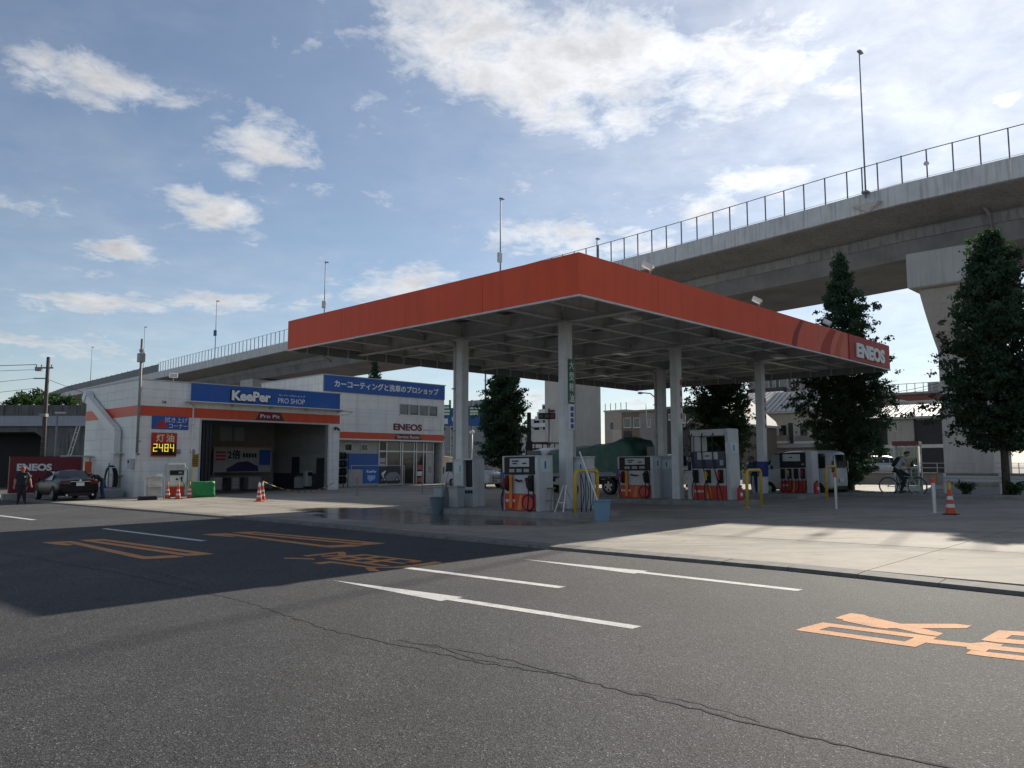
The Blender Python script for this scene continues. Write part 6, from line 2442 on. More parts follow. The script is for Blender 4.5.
def boxvan(t, pm, L_, W_, H_, nose, hood_z, belt, wr=.29, wb=(.55, .8), gl=None, slope=.35, roofin=.86, grille=None):
    """van/minivan lofted from rear (y=0) to nose (y=L)"""
    w = W_ / 2
    gl = gl or glass_mat('car_glass', (.012, .016, .02), .04)
    yw = L_ - nose          # foot of the windscreen
    yr = yw - slope         # top of the windscreen
    S = [(0.0, .36, belt - .02, H_ - .16, .93, roofin * .95), (.06, .26, belt, H_ - .05, .975, roofin), (.5, .22, belt, H_, 1.0, roofin), (L_ * .35, .22, belt, H_ + .01, 1.0, roofin), (yr - .25, .22, belt, H_, 1.0, roofin), (yr, .22, belt, H_ - .06, 1.0, roofin * .98),
         (yw, .22, belt, hood_z + .05, .99, .86), (yw + nose * .55, .24, belt - .06, hood_z - .04, .96, .82), (L_ - .06, .27, belt - .16, hood_z - .14, .90, .76), (L_, .36, belt - .28, hood_z - .26, .80, .66)]
    st = []
    for y, zl, zb, zt, wf, rf in S:
        zb = min(zb, zt - .03)
        st.append((y, [(w * wf * .88, zl), (w * wf * .98, zl + .08), (w * wf, (zl + zb) / 2), (w * wf * .985, zb - .04), (w * wf * .97, zb), (w * rf, zt - .07), (w * rf * .6, zt)]))
    loft(st, 'body', pm, t)
    quadpart('windscreen', gl, t, [(w * .80, yw - .03, hood_z + .10), (-w * .80, yw - .03, hood_z + .10), (-w * roofin * .86, yr + .02, H_ - .16), (w * roofin * .86, yr + .02, H_ - .16)], .05)
    quadpart('rear_window', gl, t, [(-w * .78, .0, belt + .06), (w * .78, .0, belt + .06), (w * .70, .03, H_ - .22), (-w * .70, .03, H_ - .22)], .03)
    zr = H_ - .17
    n = 3
    for s in (1, -1):
        ys_ = [.25, yw * .36, yw * .68, yr + .12]
        for i in range(3):
            ya, yb = ys_[i] + .03, ys_[i + 1] - .03
            pts = [(s * w * .968, ya, belt + .05), (s * w * .968, yb + (.14 if i == 2 else 0), belt + .05), (s * w * (roofin + .02), yb, zr), (s * w * (roofin + .02), ya, zr)]
            if s < 0:
                pts = [pts[1], pts[0], pts[3], pts[2]]
            quadpart('side_window', gl, t, pts, .015)
        for y in (wb[0] + wr, L_ - wb[1]):
            arch(t, s * w * .985, y, wr)
            wheel(t, s * w * .90, y, wr, .19)
        MB().box(s * w - .02 if s > 0 else s * w - .14, s * w + .14 if s > 0 else s * w + .02, yw - .28, yw - .16, belt + .02, belt + .20).build('door_mirror', pm, t, bevel=.03)
        hl = [(s * w * .45, L_ - .03, hood_z - .34), (s * w * .84, L_ - .13, hood_z - .30), (s * w * .88, L_ - .22, hood_z - .16), (s * w * .5, L_ - .10, hood_z - .20)]
        if s > 0:
            hl = [hl[1], hl[0], hl[3], hl[2]]
        quadpart('head_lamp', LAMPC, t, hl, .05)
        tl = [(s * w * .80, -.01, belt - .12), (s * w * .95, .02, belt - .12), (s * w * .93, .02, belt + .35), (s * w * .80, -.01, belt + .35)]
        if s < 0:
            tl = [tl[1], tl[0], tl[3], tl[2]]
        quadpart('tail_lamp', LAMPR, t, tl, .035)
        MB().box(s * w * .995 - .012, s * w * .995 + .012, yw * .62, yw * .62 + .16, belt - .16, belt - .13).build('door_handle', CHROME, t)
    if grille:
        bx('grille', BLACKP, t, -w * .52, w * .52, L_ - .02, L_ + .03, .42, hood_z - .28, .02)
        for k in range(4):
            piece('grille_bar', CHROME, t, -w * .5, w * .5, L_ + .03, L_ + .045, .46 + .09 * k, .48 + .09 * k)
    bx('number_plate', PLATE, t, -.17, .17, L_ + .046, L_ + .06, .42, .58)
    bx('number_plate', PLATE, t, -.17, .17, -.05, -.035, .55, .71)
    bx('bumper', BLACKP, t, -w * .7, w * .7, -.03, .1, .24, .40, .02)
    return t


# white minivan behind the terminal: nose to the right, seen on its front quarter
t = vehicle('minivan', 'white minivan with dark grille parked behind payment terminal', 'minivan', 40.6, 33.3, 0)
t.rotation_euler = (TILT @ Matrix.Rotation(R(-138), 3, 'Z')).to_euler()
t.location = at_depth(453, 489, 54.0)
t.location.z = G(t.location.x, t.location.y)
boxvan(t, paint('paint_white', (.62, .62, .60)), 4.7, 1.73, 1.85, 1.05, 1.06, 1.02, .32, (.75, .9), slope=.75, grille=True)
# silver-white small van behind the far pump
t = vehicle('micro_van', 'boxy silver white micro van refuelling at the farthest island', 'van', 12.5, 33.0, 0)
t.rotation_euler = (TILT @ Matrix.Rotation(FU - R(4), 3, 'Z')).to_euler()
t.location = W(13.0, 32.95)
boxvan(t, paint('paint_silver_white', (.50, .515, .52), .3), 3.4, 1.48, 1.90, .42, 1.16, 1.08, .27, (.40, .55), slope=.42, roofin=.88)
# car on the street behind the low wall
t = vehicle('estate_car', 'silver car passing behind beige wall by dark tree', 'car', 20, 50, 0)
t.rotation_euler = (0, 0, FV + R(180) + R(90) - R(180))
p = at_depth(852, 478, 54)
t.rotation_euler = (0, 0, R(-100))
t.location = (p.x, p.y, G(p.x, p.y) + .25)
boxvan(t, paint('paint_silver', (.42, .43, .44), .3, .3), 4.3, 1.70, 1.50, 1.0, .95, .92, .31, (.6, .85), slope=.8, roofin=.80)
# white van and white truck cab seen between the columns
t = vehicle('delivery_van', 'white van seen between middle column and tall pump', 'van', 20, 36, 0)
p = at_depth(688, 486, 44)
t.rotation_euler = (TILT @ Matrix.Rotation(R(170), 3, 'Z')).to_euler()
t.location = (p.x, p.y + 3.6, G(p.x, p.y + 3.6))
boxvan(t, paint('paint_white', (.62, .62, .60)), 3.9, 1.6, 1.95, .5, 1.15, 1.08, .29, (.5, .6), slope=.4)

# ---- truck with green tarpaulin
def tarp_truck():
    u, v = 23.9, 30.9
    t = thing('tarpaulin_truck', 'flatbed truck loaded high under dark green tarpaulin', 'truck', W(u, v), FU, tilt=True)
    # local y = U (forward = cab), x = V; tail at y = -2.6
    CABM = paint('paint_white', (.62, .62, .60))
    bx('chassis', BLACKP, t, -.42, .42, -2.4, 4.2, .45, .68)
    bed = bx('flatbed', mat('bed_blue_grey', (.22, .26, .28), .5), t, -1.05, 1.05, -2.7, 2.45, .86, .98)
    for y in (-2.6, -1.3, 0, 1.2, 2.35):
        piece('cross_bearer', STEEL_DK, t, -.95, .95, y - .05, y + .05, .69, .859)
    for s in (-1, 1):
        piece('side_board', mat('bed_blue_grey', (.22, .26, .28), .5), t, s * 1.05 - .02, s * 1.05 + .02, -2.7, 2.45, .981, 1.22)
    # tarpaulin: ridged sheet over an uneven load, with folds
    nx, ny = 26, 44
    rnd = random.Random(8)
    q = MB()
    def hgt(y):
        return float(np.interp(y, [-2.8, -2.55, -1.9, -1.2, .2, 1.6, 2.5], [1.85, 2.55, 2.62, 2.38, 2.28, 2.24, 2.05]))
    for j in range(ny + 1):
        y = -2.78 + 5.3 * j / ny
        for i in range(nx + 1):
            a = i / nx
            tt_ = (a - .5) * 2
            s_ = abs(tt_)
            if s_ < .42:
                x, z = tt_ / .42 * .92, hgt(y) + .05 * math.cos(tt_ * 3) - .10 * (s_ / .42) ** 2
            else:
                f = (s_ - .42) / .58
                x = math.copysign(.92 + .17 * f, tt_)
                z = lerp(hgt(y) - .10, 1.06, f)
                x += math.copysign(.035 * math.sin(y * 5.2 + 1.5 * math.sin(z * 2.4)) * f + .02 * math.sin(y * 13 + z * 3) + .03 * math.sin(z * 6 + y * 2.2), tt_)
            z += .018 * math.sin(y * 9 + x * 4) + .05 * abs(math.sin(y * 2.6 + x * 1.7)) ** 3 - .04 * abs(math.sin(y * 4.1 - x * 2.3)) ** 5 + rnd.uniform(-.006, .006)
            q.v.append((x, y, z))
    for j in range(ny):
        for i in range(nx):
            a = j * (nx + 1) + i
            q.f.append((a, a + 1, a + nx + 2, a + nx + 1))
    # tail end
    base = len(q.v)
    for i in range(nx + 1):
        x, y, z = q.v[i]
        q.v.append((x * .98, y - .10, lerp(z, 1.1, .45)))
        q.v.append((x * .97, y - .06, 1.04))
    for i in range(nx):
        q.f.append((i, base + 2 * i, base + 2 * i + 2, i + 1))
        q.f.append((base + 2 * i, base + 2 * i + 1, base + 2 * i + 3, base + 2 * i + 2))
    o = q.build('tarpaulin', mat('tarp_green', (.018, .085, .065), .5, var=.18, scale=3), t, smooth=True)
    # cab at the front, lamps, wheels
    S = [(2.62, .62, 1.35, 2.2, .97, .86), (2.75, .55, 1.4, 2.34, 1.0, .88), (3.7, .55, 1.4, 2.36, 1.0, .88), (4.0, .52, 1.38, 2.25, 1.0, .86), (4.42, .50, 1.30, 1.42, .98, .9), (4.55, .50, .95, 1.05, .93, .85)]
    st = []
    for y, zl, zb, zt, wf, rf in S:
        w = 1.0
        st.append((y, [(w * wf * .9, zl), (w * wf, zl + .1), (w * wf, (zl + zb) / 2), (w * wf * .99, zb - .04), (w * wf * .98, zb), (w * rf, zt - .07), (w * rf * .6, zt)]))
    loft(st, 'cab', CABM, t)
    gl = glass_mat('car_glass')
    quadpart('windscreen', gl, t, [(.84, 4.40, 1.46), (-.84, 4.40, 1.46), (-.76, 4.05, 2.16), (.76, 4.05, 2.16)], .05)
    for s in (1, -1):
        pts = [(s * .985, 3.0, 1.45), (s * .985, 4.1, 1.45), (s * .88, 3.92, 2.15), (s * .88, 3.0, 2.15)]
        if s < 0:
            pts = [pts[1], pts[0], pts[3], pts[2]]
        quadpart('side_window', gl, t, pts, .02)
        for y in (-1.25, 3.45):
            wheel(t, s * .82, y, .40, .24 if y > 0 else .30)
        bx('mudguard', BLACKP, t, s * .82 - .2, s * .82 + .2, -1.85, -.65, .83, .857)
        bx('tail_lamp', LAMPR, t, s * .8 - .15, s * .8 + .15, -2.76, -2.705, .72, .84)
    bx('side_guard', STEEL_DK, t, -1.03, -1.0, .0, 2.3, .45, .60)
    bx('number_plate', PLATE, t, -.2, .2, -2.74, -2.72, .55, .70)
    MB().cyl((-.75, .9, .62), (-.75, 2.0, .62), .22, n=14).build('fuel_tank', STEEL_DK, t)
    # end boards / small load showing behind the tarp
    bx('load_board', mat('load_grey', (.26, .27, .27), .6), t, -.2, .9, -3.0, -2.95, .99, 2.2)


tarp_truck()

# loaded work truck further back, left of the near column
p = at_depth(536, 470, 66)
t = thing('crane_truck', 'white work truck with dark equipment rack seen left of column', 'truck', (p.x, p.y, G(p.x, p.y)), R(150))
loft([(0, [(.9, .6), (1.0, .7), (1.0, 1.0), (1.0, 1.35), (.98, 1.4), (.88, 2.3), (.5, 2.38)]), (1.2, [(.9, .55), (1.0, .65), (1.0, 1.0), (1.0, 1.35), (.98, 1.4), (.88, 2.34), (.5, 2.42)]), (1.75, [(.9, .55), (.98, .65), (.98, 1.0), (.98, 1.25), (.95, 1.3), (.9, 1.4), (.5, 1.45)])], 'cab', paint('paint_white', (.62, .62, .60)), t)
quadpart('windscreen', glass_mat('car_glass'), t, [(.82, 1.72, 1.5), (-.82, 1.72, 1.5), (-.76, 1.3, 2.2), (.76, 1.3, 2.2)], .06)
bx('chassis', BLACKP, t, -.42, .42, -4.6, 1.2, .45, .7)
bx('flatbed', GREY, t, -1.05, 1.05, -4.6, -.15, .9, 1.02)
for y in (-4.4, -3.0, -1.6, -.3):
    for s in (-.95, .95):
        MB().cyl((s, y, 1.02), (s, y, 3.2), .05, n=6).build('rack_post', BLACKP, t)
for z in (2.2, 2.7, 3.2):
    for s in (-.95, .95):
        MB().box(s - .05, s + .05, -4.5, -.2, z, z + .09).build('rack_rail', BLACKP, t)
    MB().box(-.9, .9, -4.4, -.3, z + .095, z + .14).build('rack_load', mat('load_brown', (.12, .09, .07), .8), t)
for y in (-3.4, 1.0):
    for s in (-.82, .82):
        wheel(t, s, y, .40, .24)
# ================================================================== PEOPLE
SKIN = mat('skin', (.36, .22, .155), .55, var=.06)


def capsule(q, p0, p1, r0, r1, n=12, m=5):
    p0, p1 = Vector(p0), Vector(p1)
    d = (p1 - p0)
    d = d.normalized() if d.length > 1e-6 else Vector((0, 0, 1))
    a = d.orthogonal().normalized()
    b = d.cross(a)
    rings = []
    for k in range(m + 1):
        t = -math.pi / 2 + (math.pi / 2) * k / m
        rings.append((p0 + d * (r0 * math.sin(t)), max(r0 * math.cos(t), 1e-4)))
    for k in range(m + 1):
        t = (math.pi / 2) * k / m
        rings.append((p1 + d * (r1 * math.sin(t)), max(r1 * math.cos(t), 1e-4)))
    vs = []
    for c, r in rings:
        for i in range(n):
            t = 2 * math.pi * i / n
            vs.append(c + a * (r * math.cos(t)) + b * (r * math.sin(t)))
    fs = [(j * n + i, j * n + (i + 1) % n, (j + 1) * n + (i + 1) % n, (j + 1) * n + i) for j in range(len(rings) - 1) for i in range(n)]
    fs += [tuple(range(n - 1, -1, -1)), tuple(range((len(rings) - 1) * n, len(rings) * n))]
    q.add(vs, fs)


def person(label, loc, rotz, J, mats, head_dir=(0, -1, 0), hair=None, cap=None, fingers=True, build=1.0, long_sleeve=False, tilt=False, shorts=False):
    """J: joint positions in local metres, the person faces local -y; returns the thing"""
    J = {k: Vector(v) for k, v in J.items()}
    t = thing('person', label, 'person', loc, rotz, tilt=tilt)
    P = []           # (p0, p1, r0, r1, material key)

    def add(a, b, r0, r1, m):
        P.append((Vector(a), Vector(b), r0, r1, m))
    side = (J['shL'] - J['shR']).normalized()
    hs = (J['hipL'] - J['hipR']).normalized()
    wst = (J['pelvis'] * .55 + J['chest'] * .45)
    for s in (-1, 1):
        add(J['pelvis'] + hs * (.065 * s), J['pelvis'] + hs * (.065 * s) + (wst - J['pelvis']) * .3, .105 * build, .100 * build, 'pants')
        add(wst + side * (.06 * s), J['chest'] + side * (.075 * s), .100 * build, .108 * build, 'top')
        add(J['pelvis'] + hs * (.06 * s) + (wst - J['pelvis']) * .45, wst + side * (.06 * s), .104 * build, .102 * build, 'top')
    add(J['shL'] - side * .03, J['shR'] + side * .03, .072 * build, .072 * build, 'top')
    add(J['chest'], J['neck'], .085 * build, .062, 'top')
    hd = Vector(head_dir).normalized()
    upv = (J['head'] - J['neck']).normalized()
    add(J['neck'], J['head'] - upv * .06, .056, .052, 'skin')
    add(J['head'] + upv * .035 + hd * -.012, J['head'] + upv * .035 + hd * .012, .098, .092, 'skin')
    add(J['head'] - upv * .055 + hd * .022, J['head'] + upv * .0 + hd * .02, .066, .078, 'skin')
    add(J['head'] - upv * .004 + hd * .098, J['head'] - upv * .03 + hd * .112, .011, .015, 'skin')     # nose
    ear = hd.cross(upv).normalized()
    for s in (-1, 1):
        add(J['head'] + ear * (.088 * s) + upv * .012, J['head'] + ear * (.090 * s) - upv * .022, .018, .013, 'skin')
    for S in 'LR':
        sl = 'top' if long_sleeve else 'skin'
        e, w = J['el' + S], J['wr' + S]
        add(J['sh' + S], J['sh' + S].lerp(e, .62), .058 * build, .052 * build, 'top')
        add(J['sh' + S].lerp(e, .60), e, .046 * build, .042 * build, sl)
        add(e, w, .043 * build, .030, sl)
        d = (w - e).normalized()
        hand = J.get('hand' + S, w + d * .09)
        hdv = (hand - w).normalized()
        add(w, w + hdv * .075, .030, .034, 'skin')
        acr = hdv.cross(Vector((0, 0, 1)) if abs(hdv.z) < .9 else Vector((0, 1, 0))).normalized()
        dn = acr.cross(hdv).normalized()
        curl = J.get('curl', Vector((0, 0, 0)))
        if fingers:
            for i, ln in enumerate((.065, .078, .072, .055)):
                b0 = w + hdv * .085 + acr * (-.030 + .020 * i)
                m1 = b0 + hdv * (ln * .55) - dn * .006
                m2 = m1 + hdv * (ln * .35) - dn * (ln * .35)
                add(b0, m1, .0105, .010, 'skin')
                add(m1, m2, .010, .0085, 'skin')
            b0 = w + hdv * .03 - acr * .030
            add(b0, b0 + hdv * .03 - acr * .028, .013, .012, 'skin')
            add(b0 + hdv * .03 - acr * .028, b0 + hdv * .058 - acr * .036, .012, .010, 'skin')
        h, k, a, to = J['hip' + S], J['kn' + S], J['an' + S], J['toe' + S]
        lower = 'skin' if shorts else 'pants'
        add(h, k, .092 * build, .066 * build, 'pants')
        add(k, a.lerp(k, .12), .064 * build, .050, lower)
        heel = a + (a - to).normalized() * .03
        heel.z = min(heel.z, a.z - .03)
        add(Vector((heel.x, heel.y, a.z - .055)), to, .040, .034, 'shoe')
        add(a, Vector((a.x, a.y, a.z - .04)), .042, .040, 'shoe')
    q = MB()
    for a, b, r0, r1, m in P:
        capsule(q, a, b, r0, r1)
    o = q.build('body', mats['top'], t)
    rm = o.modifiers.new('remesh', 'REMESH')
    rm.mode = 'VOXEL'
    rm.voxel_size = .0105
    sm = o.modifiers.new('smooth', 'SMOOTH')
    sm.iterations = 3
    sm.factor = .5
    dg = bpy.context.evaluated_depsgraph_get()
    me = bpy.data.meshes.new_from_object(o.evaluated_get(dg))
    o.modifiers.clear()
    keys = ['top', 'pants', 'skin', 'shoe']
    me.materials.clear()
    for k in keys:
        me.materials.append(mats[k])
    n = len(me.polygons)
    c = np.empty(n * 3)
    me.polygons.foreach_get('center', c)
    c = c.reshape(-1, 3)
    best = np.full(n, 1e9)
    idx = np.zeros(n, dtype=np.int32)
    for a, b, r0, r1, m in P:
        A, B_ = np.array(a), np.array(b)
        ab = B_ - A
        l2 = max(float(ab @ ab), 1e-9)
        s = np.clip(((c - A) @ ab) / l2, 0, 1)
        dist = np.linalg.norm(c - (A + s[:, None] * ab), axis=1) - (r0 + (r1 - r0) * s)
        win = dist < best
        best[win] = dist[win]
        idx[win] = keys.index(m)
    me.polygons.foreach_set('material_index', idx)
    me.polygons.foreach_set('use_smooth', [True] * n)
    old = o.data
    o.data = me
    me.name = 'body'
    bpy.data.meshes.remove(old)
    # eyes and mouth
    for s in (-1, 1):
        e = J['head'] + upv * .012 + ear * (.034 * s) + hd * .092
        MB().lathe([(.002, -.009), (.008, -.005), (.010, 0), (.008, .005), (.002, .009)], 8, e).build('eye', BLACKP, t)
    mo = J['head'] - upv * .052 + hd * .086
    MB().cyl(mo - ear * .022, mo + ear * .022, .006, n=6).build('mouth', mat('lip', (.25, .10, .085), .5), t)
    # hair: cap of hair over the back and top of the skull
    q = MB()
    c0 = J['head'] + upv * .035
    R3 = Matrix((ear, hd, upv)).transposed()
    vs, fs = [], []
    nu, nv = 18, 9
    for j in range(nv + 1):
        th = (j / nv) * (math.pi * .60)
        for i in range(nu):
            ph = 2 * math.pi * i / nu
            lim = 1.0 if math.sin(ph) < .2 else .62
            tt = th * lim
            x, y, z = math.sin(tt) * math.cos(ph), math.sin(tt) * math.sin(ph), math.cos(tt)
            vs.append(c0 + R3 @ Vector((x * .108, y * .116, z * .108)))
    for j in range(nv):
        for i in range(nu):
            fs.append((j * nu + i, j * nu + (i + 1) % nu, (j + 1) * nu + (i + 1) % nu, (j + 1) * nu + i))
    q.add(vs, fs).build('hair', hair or mat('hair_black', (.012, .011, .010), .6), t, smooth=True)
    if cap:
        q = MB()
        vs, fs = [], []
        for j in range(6):
            tt = (j / 5) * (math.pi * .47)
            for i in range(20):
                ph = 2 * math.pi * i / 20
                vs.append(c0 + R3 @ Vector((math.sin(tt) * math.cos(ph) * .118, math.sin(tt) * math.sin(ph) * .126, math.cos(tt) * .125 + .012)))
        for j in range(5):
            for i in range(20):
                fs.append((j * 20 + i, j * 20 + (i + 1) % 20, (j + 1) * 20 + (i + 1) % 20, (j + 1) * 20 + i))
        cp = q.add(vs, fs).build('cap', cap, t, smooth=True)
        q = MB()
        poly = [(-.09, .085), (-.085, .15), (-.045, .20), (0, .215), (.045, .20), (.085, .15), (.09, .085)]
        vs = [c0 + R3 @ Vector((x, y, .022 - .06 * (y - .08))) for x, y in poly] + [c0 + R3 @ Vector((x, y, .034 - .06 * (y - .08))) for x, y in poly]
        n_ = len(poly)
        q.add(vs, [tuple(range(n_)), tuple(range(2 * n_ - 1, n_ - 1, -1))] + [(i, (i + 1) % n_, n_ + (i + 1) % n_, n_ + i) for i in range(n_)]).build('peak', cap, cp)
    return t


STAND = dict(pelvis=(0, 0, .92), chest=(0, .01, 1.28), neck=(0, .015, 1.46), head=(0, -.005, 1.60), shL=(.19, .01, 1.40), elL=(.25, .03, 1.12), wrL=(.27, -.03, .87), shR=(-.19, .01, 1.40), elR=(-.25, .03, 1.12), wrR=(-.27, -.03, .87),
             hipL=(.09, 0, .90), knL=(.10, -.02, .48), anL=(.11, .03, .085), toeL=(.13, -.12, .038), hipR=(-.09, 0, .90), knR=(-.10, -.01, .48), anR=(-.11, .03, .085), toeR=(-.13, -.12, .038))
UNI = mat('uniform_black', (.016, .017, .022), .75, var=.15, scale=9)
SHOE = mat('shoe_black', (.014, .014, .014), .5)
j = dict(STAND)
j.update(elL=(.30, .03, 1.13), wrL=(.36, -.04, .90), elR=(-.28, .05, 1.12), wrR=(-.31, -.02, .86), anL=(.14, .03, .085), toeL=(.18, -.11, .038), anR=(-.14, .03, .085), toeR=(-.18, -.11, .038))
st_ = person('attendant in black uniform and red cap by maroon sign', GP(21, 504.3, ROAD), R(33), j, dict(top=UNI, pants=UNI, skin=SKIN, shoe=SHOE), cap=mat('cap_red_cloth', (.30, .035, .03), .7), build=1.5)
bx('name_badge', LETTER, st_, .06, .13, -.158, -.150, 1.26, 1.32)

JEANS = mat('jeans_blue', (.07, .115, .20), .8, var=.15, scale=12)
DK = mat('shirt_dark_green', (.035, .04, .038), .8, var=.15, scale=9)
# leaning over the boot of the black car
j = dict(pelvis=(0, .05, .93), chest=(0, -.26, 1.16), neck=(0, -.42, 1.22), head=(0, -.55, 1.25), shL=(.19, -.36, 1.18), elL=(.24, -.46, .96), wrL=(.16, -.62, .98), shR=(-.19, -.36, 1.18), elR=(-.25, -.48, .98), wrR=(-.12, -.68, 1.0),
         hipL=(.09, .06, .92), knL=(.10, .04, .48), anL=(.11, .12, .085), toeL=(.12, -.03, .038), hipR=(-.09, .06, .92), knR=(-.10, .02, .48), anR=(-.11, .09, .085), toeR=(-.12, -.06, .038))
lp = person('person in dark top and blue jeans leaning over black sedan', W(45.0, 15.25), FU - R(90), j, dict(top=DK, pants=JEANS, skin=SKIN, shoe=SHOE), head_dir=(0, -.75, -.65), long_sleeve=True)
tw = thing('polishing_cloth', 'beige cloth held on the boot of black sedan', 'cloth', W(45.0, 14.5, 1.05), FU)
rnd = random.Random(4)
q = MB()
for a in range(7):
    for b in range(7):
        q.v.append((-.28 + .09 * a, -.25 + .08 * b, .03 * math.sin(a * 1.3) * math.cos(b * 1.1) + rnd.uniform(0, .02) - .012 * (a - 3) ** 2 * .3))
for a in range(6):
    for b in range(6):
        q.f.append((a * 7 + b, a * 7 + b + 1, a * 7 + b + 8, a * 7 + b + 7))
o = q.build('cloth', mat('cloth_beige', (.36, .31, .24), .9), tw, smooth=True)
o.modifiers.new('thick', 'SOLIDIFY').thickness = .012

# worker in blue behind the yellow hoop, and a dark-clad person by the tall pump
BLUEW = mat('workwear_blue', (.018, .05, .10), .8, var=.12, scale=9)
p = at_depth(755, 500, 32.5)
j = dict(STAND)
j.update(head=(0, -.12, 1.52), neck=(0, -.06, 1.42), chest=(0, -.03, 1.26), elR=(-.24, -.14, 1.12), wrR=(-.16, -.34, 1.05), elL=(.24, -.12, 1.12), wrL=(.16, -.32, 1.0))
person('worker in dark blue overalls and grey cap behind yellow hoop', Vector((p.x, p.y, G(p.x, p.y))), R(-60), j, dict(top=BLUEW, pants=BLUEW, skin=SKIN, shoe=SHOE), cap=mat('cap_grey', (.08, .085, .09), .7), head_dir=(0, -.9, -.4), long_sleeve=True)
p = at_depth(692.5, 500, 33.5)
j = dict(STAND)
j.update(elL=(.22, -.12, 1.12), wrL=(.12, -.34, 1.10), handL=(.06, -.40, 1.12))
person('dark clad person standing left of tall pump by white van', Vector((p.x, p.y, G(p.x, p.y))), R(-70), j, dict(top=UNI, pants=UNI, skin=SKIN, shoe=SHOE), long_sleeve=True)

# ================================================================== CYCLIST
def bicycle(loc, rotz):
    """heads along local +x"""
    t = thing('bicycle', 'pale city bicycle ridden along the pavement at right', 'bicycle', loc, rotz)
    FR = mat('bike_frame_silver', (.42, .44, .46), .35, .4)
    r = .335
    for wx, nm in ((-.52, 'rear'), (.54, 'front')):
        pts = [(wx + r * math.cos(a), 0, r + .02 + r * math.sin(a)) for a in np.linspace(0, 2 * math.pi, 33)]
        w_ = MB().tube(pts, .019, 7).build('wheel', RUBBER, t, smooth=True)
        pts = [(wx + (r - .028) * math.cos(a), 0, r + .02 + (r - .028) * math.sin(a)) for a in np.linspace(0, 2 * math.pi, 33)]
        MB().tube(pts, .010, 6).build('rim', ALU, w_)
        q = MB()
        for k in range(16):
            a = 2 * math.pi * k / 16
            q.cyl((wx, .02 * (-1) ** k, r + .02), (wx + (r - .03) * math.cos(a), 0, r + .02 + (r - .03) * math.sin(a)), .0028, n=4)
        q.build('spokes', ALU, w_)
        MB().cyl((wx, -.05, r + .02), (wx, .05, r + .02), .022, n=10).build('hub', STEEL_DK, w_)
        a0, a1 = (R(20), R(175)) if nm == 'rear' else (R(30), R(165))
        pts = [(wx + (r + .04) * math.cos(a), 0, r + .02 + (r + .04) * math.sin(a)) for a in np.linspace(a0, a1, 16)]
        MB().tube(pts, .018, 6).build('mudguard', FR, t)
    bb, seat, head_, hd2, ra, fa = (-.06, 0, .30), (-.20, 0, .78), (.34, 0, .82), (.37, 0, .64), (-.52, 0, .355), (.54, 0, .355)
    q = MB()
    for a, b, r_ in ((bb, seat, .018), (seat, (.355, 0, .72), .016), (bb, hd2, .020), (head_, hd2, .020), (bb, ra, .012), (seat, ra, .011), (hd2, fa, .016)):
        q.cyl(a, b, r_, n=8)
    q.build('frame', FR, t)
    MB().cyl(seat, (-.225, 0, .90), .014, n=8).build('seat_post', ALU, t)
    MB().prism([(-.36, -.07), (-.22, -.085), (-.06, -.022), (-.06, .022), (-.22, .085), (-.36, .07)], .90, .96, 'z').build('saddle', BLACKP, t, bevel=.02)
    q = MB().cyl(head_, (.33, 0, .98), .014, n=8)
    q.tube([(.22, -.27, 1.02), (.34, -.22, 1.04), (.36, 0, 1.0), (.34, .22, 1.04), (.22, .27, 1.02)], .012, 6)
    q.build('handlebar', ALU, t)
    for s in (-.27, .27):
        MB().cyl((.17, s, 1.018), (.27, s, 1.025), .018, n=8).build('grip', BLACKP, t)
    MB().cyl((-.06, .05, .30), (-.06, .07, .30), .09, n=18).build('chain_ring', STEEL_DK, t)
    for s, dz, dx in ((1, -.17, .02), (-1, .17, -.02)):
        MB().cyl((-.06, .08 * s, .30), (-.06 + dx, .09 * s, .30 + dz), .011, n=6).build('crank', ALU, t)
        MB().box(-.11 + dx, -.01 + dx, .10 * s - .045 * (s < 0), .10 * s + .045 * (s > 0), .29 + dz, .312 + dz).build('pedal', BLACKP, t)
    q = MB()
    q.box(.44, .70, -.15, .15, .74, .76)
    for z in (.80, .86, .92):
        q.box(.43, .71, -.16, -.15, z, z + .012).box(.43, .71, .15, .16, z, z + .012).box(.43, .44, -.15, .15, z, z + .012).box(.70, .71, -.15, .15, z, z + .012)
    q.build('basket', STEEL_DK, t)
    MB().tube([(-.30, .03, .55), (-.42, .03, .66), (-.66, .03, .70)], .008, 5).build('carrier', STEEL_DK, t)
    return t


cy = GP(903, 496.0)
CB = FV + R(8)       # rides to the right along the pavement
bicycle(Vector((cy.x, cy.y, cy.z + .03)), CB)
# rider in the bicycle's frame: faces +x, so turn by +90 deg
j = dict(pelvis=(0, .20, 1.02), chest=(0, -.02, 1.33), neck=(0, -.13, 1.49), head=(0, -.20, 1.62), shL=(.18, -.08, 1.42), elL=(.24, -.22, 1.20), wrL=(.26, -.26, 1.07), shR=(-.18, -.08, 1.42), elR=(-.24, -.22, 1.20), wrR=(-.26, -.26, 1.07),
         handL=(.27, -.34, 1.05), handR=(-.27, -.34, 1.05),
         hipL=(.09, .18, 1.00), knL=(.11, -.20, .78), anL=(.11, .05, .42), toeL=(.11, -.10, .36), hipR=(-.09, .18, 1.00), knR=(-.11, -.12, .58), anR=(-.11, .04, .18), toeR=(-.11, -.11, .17))
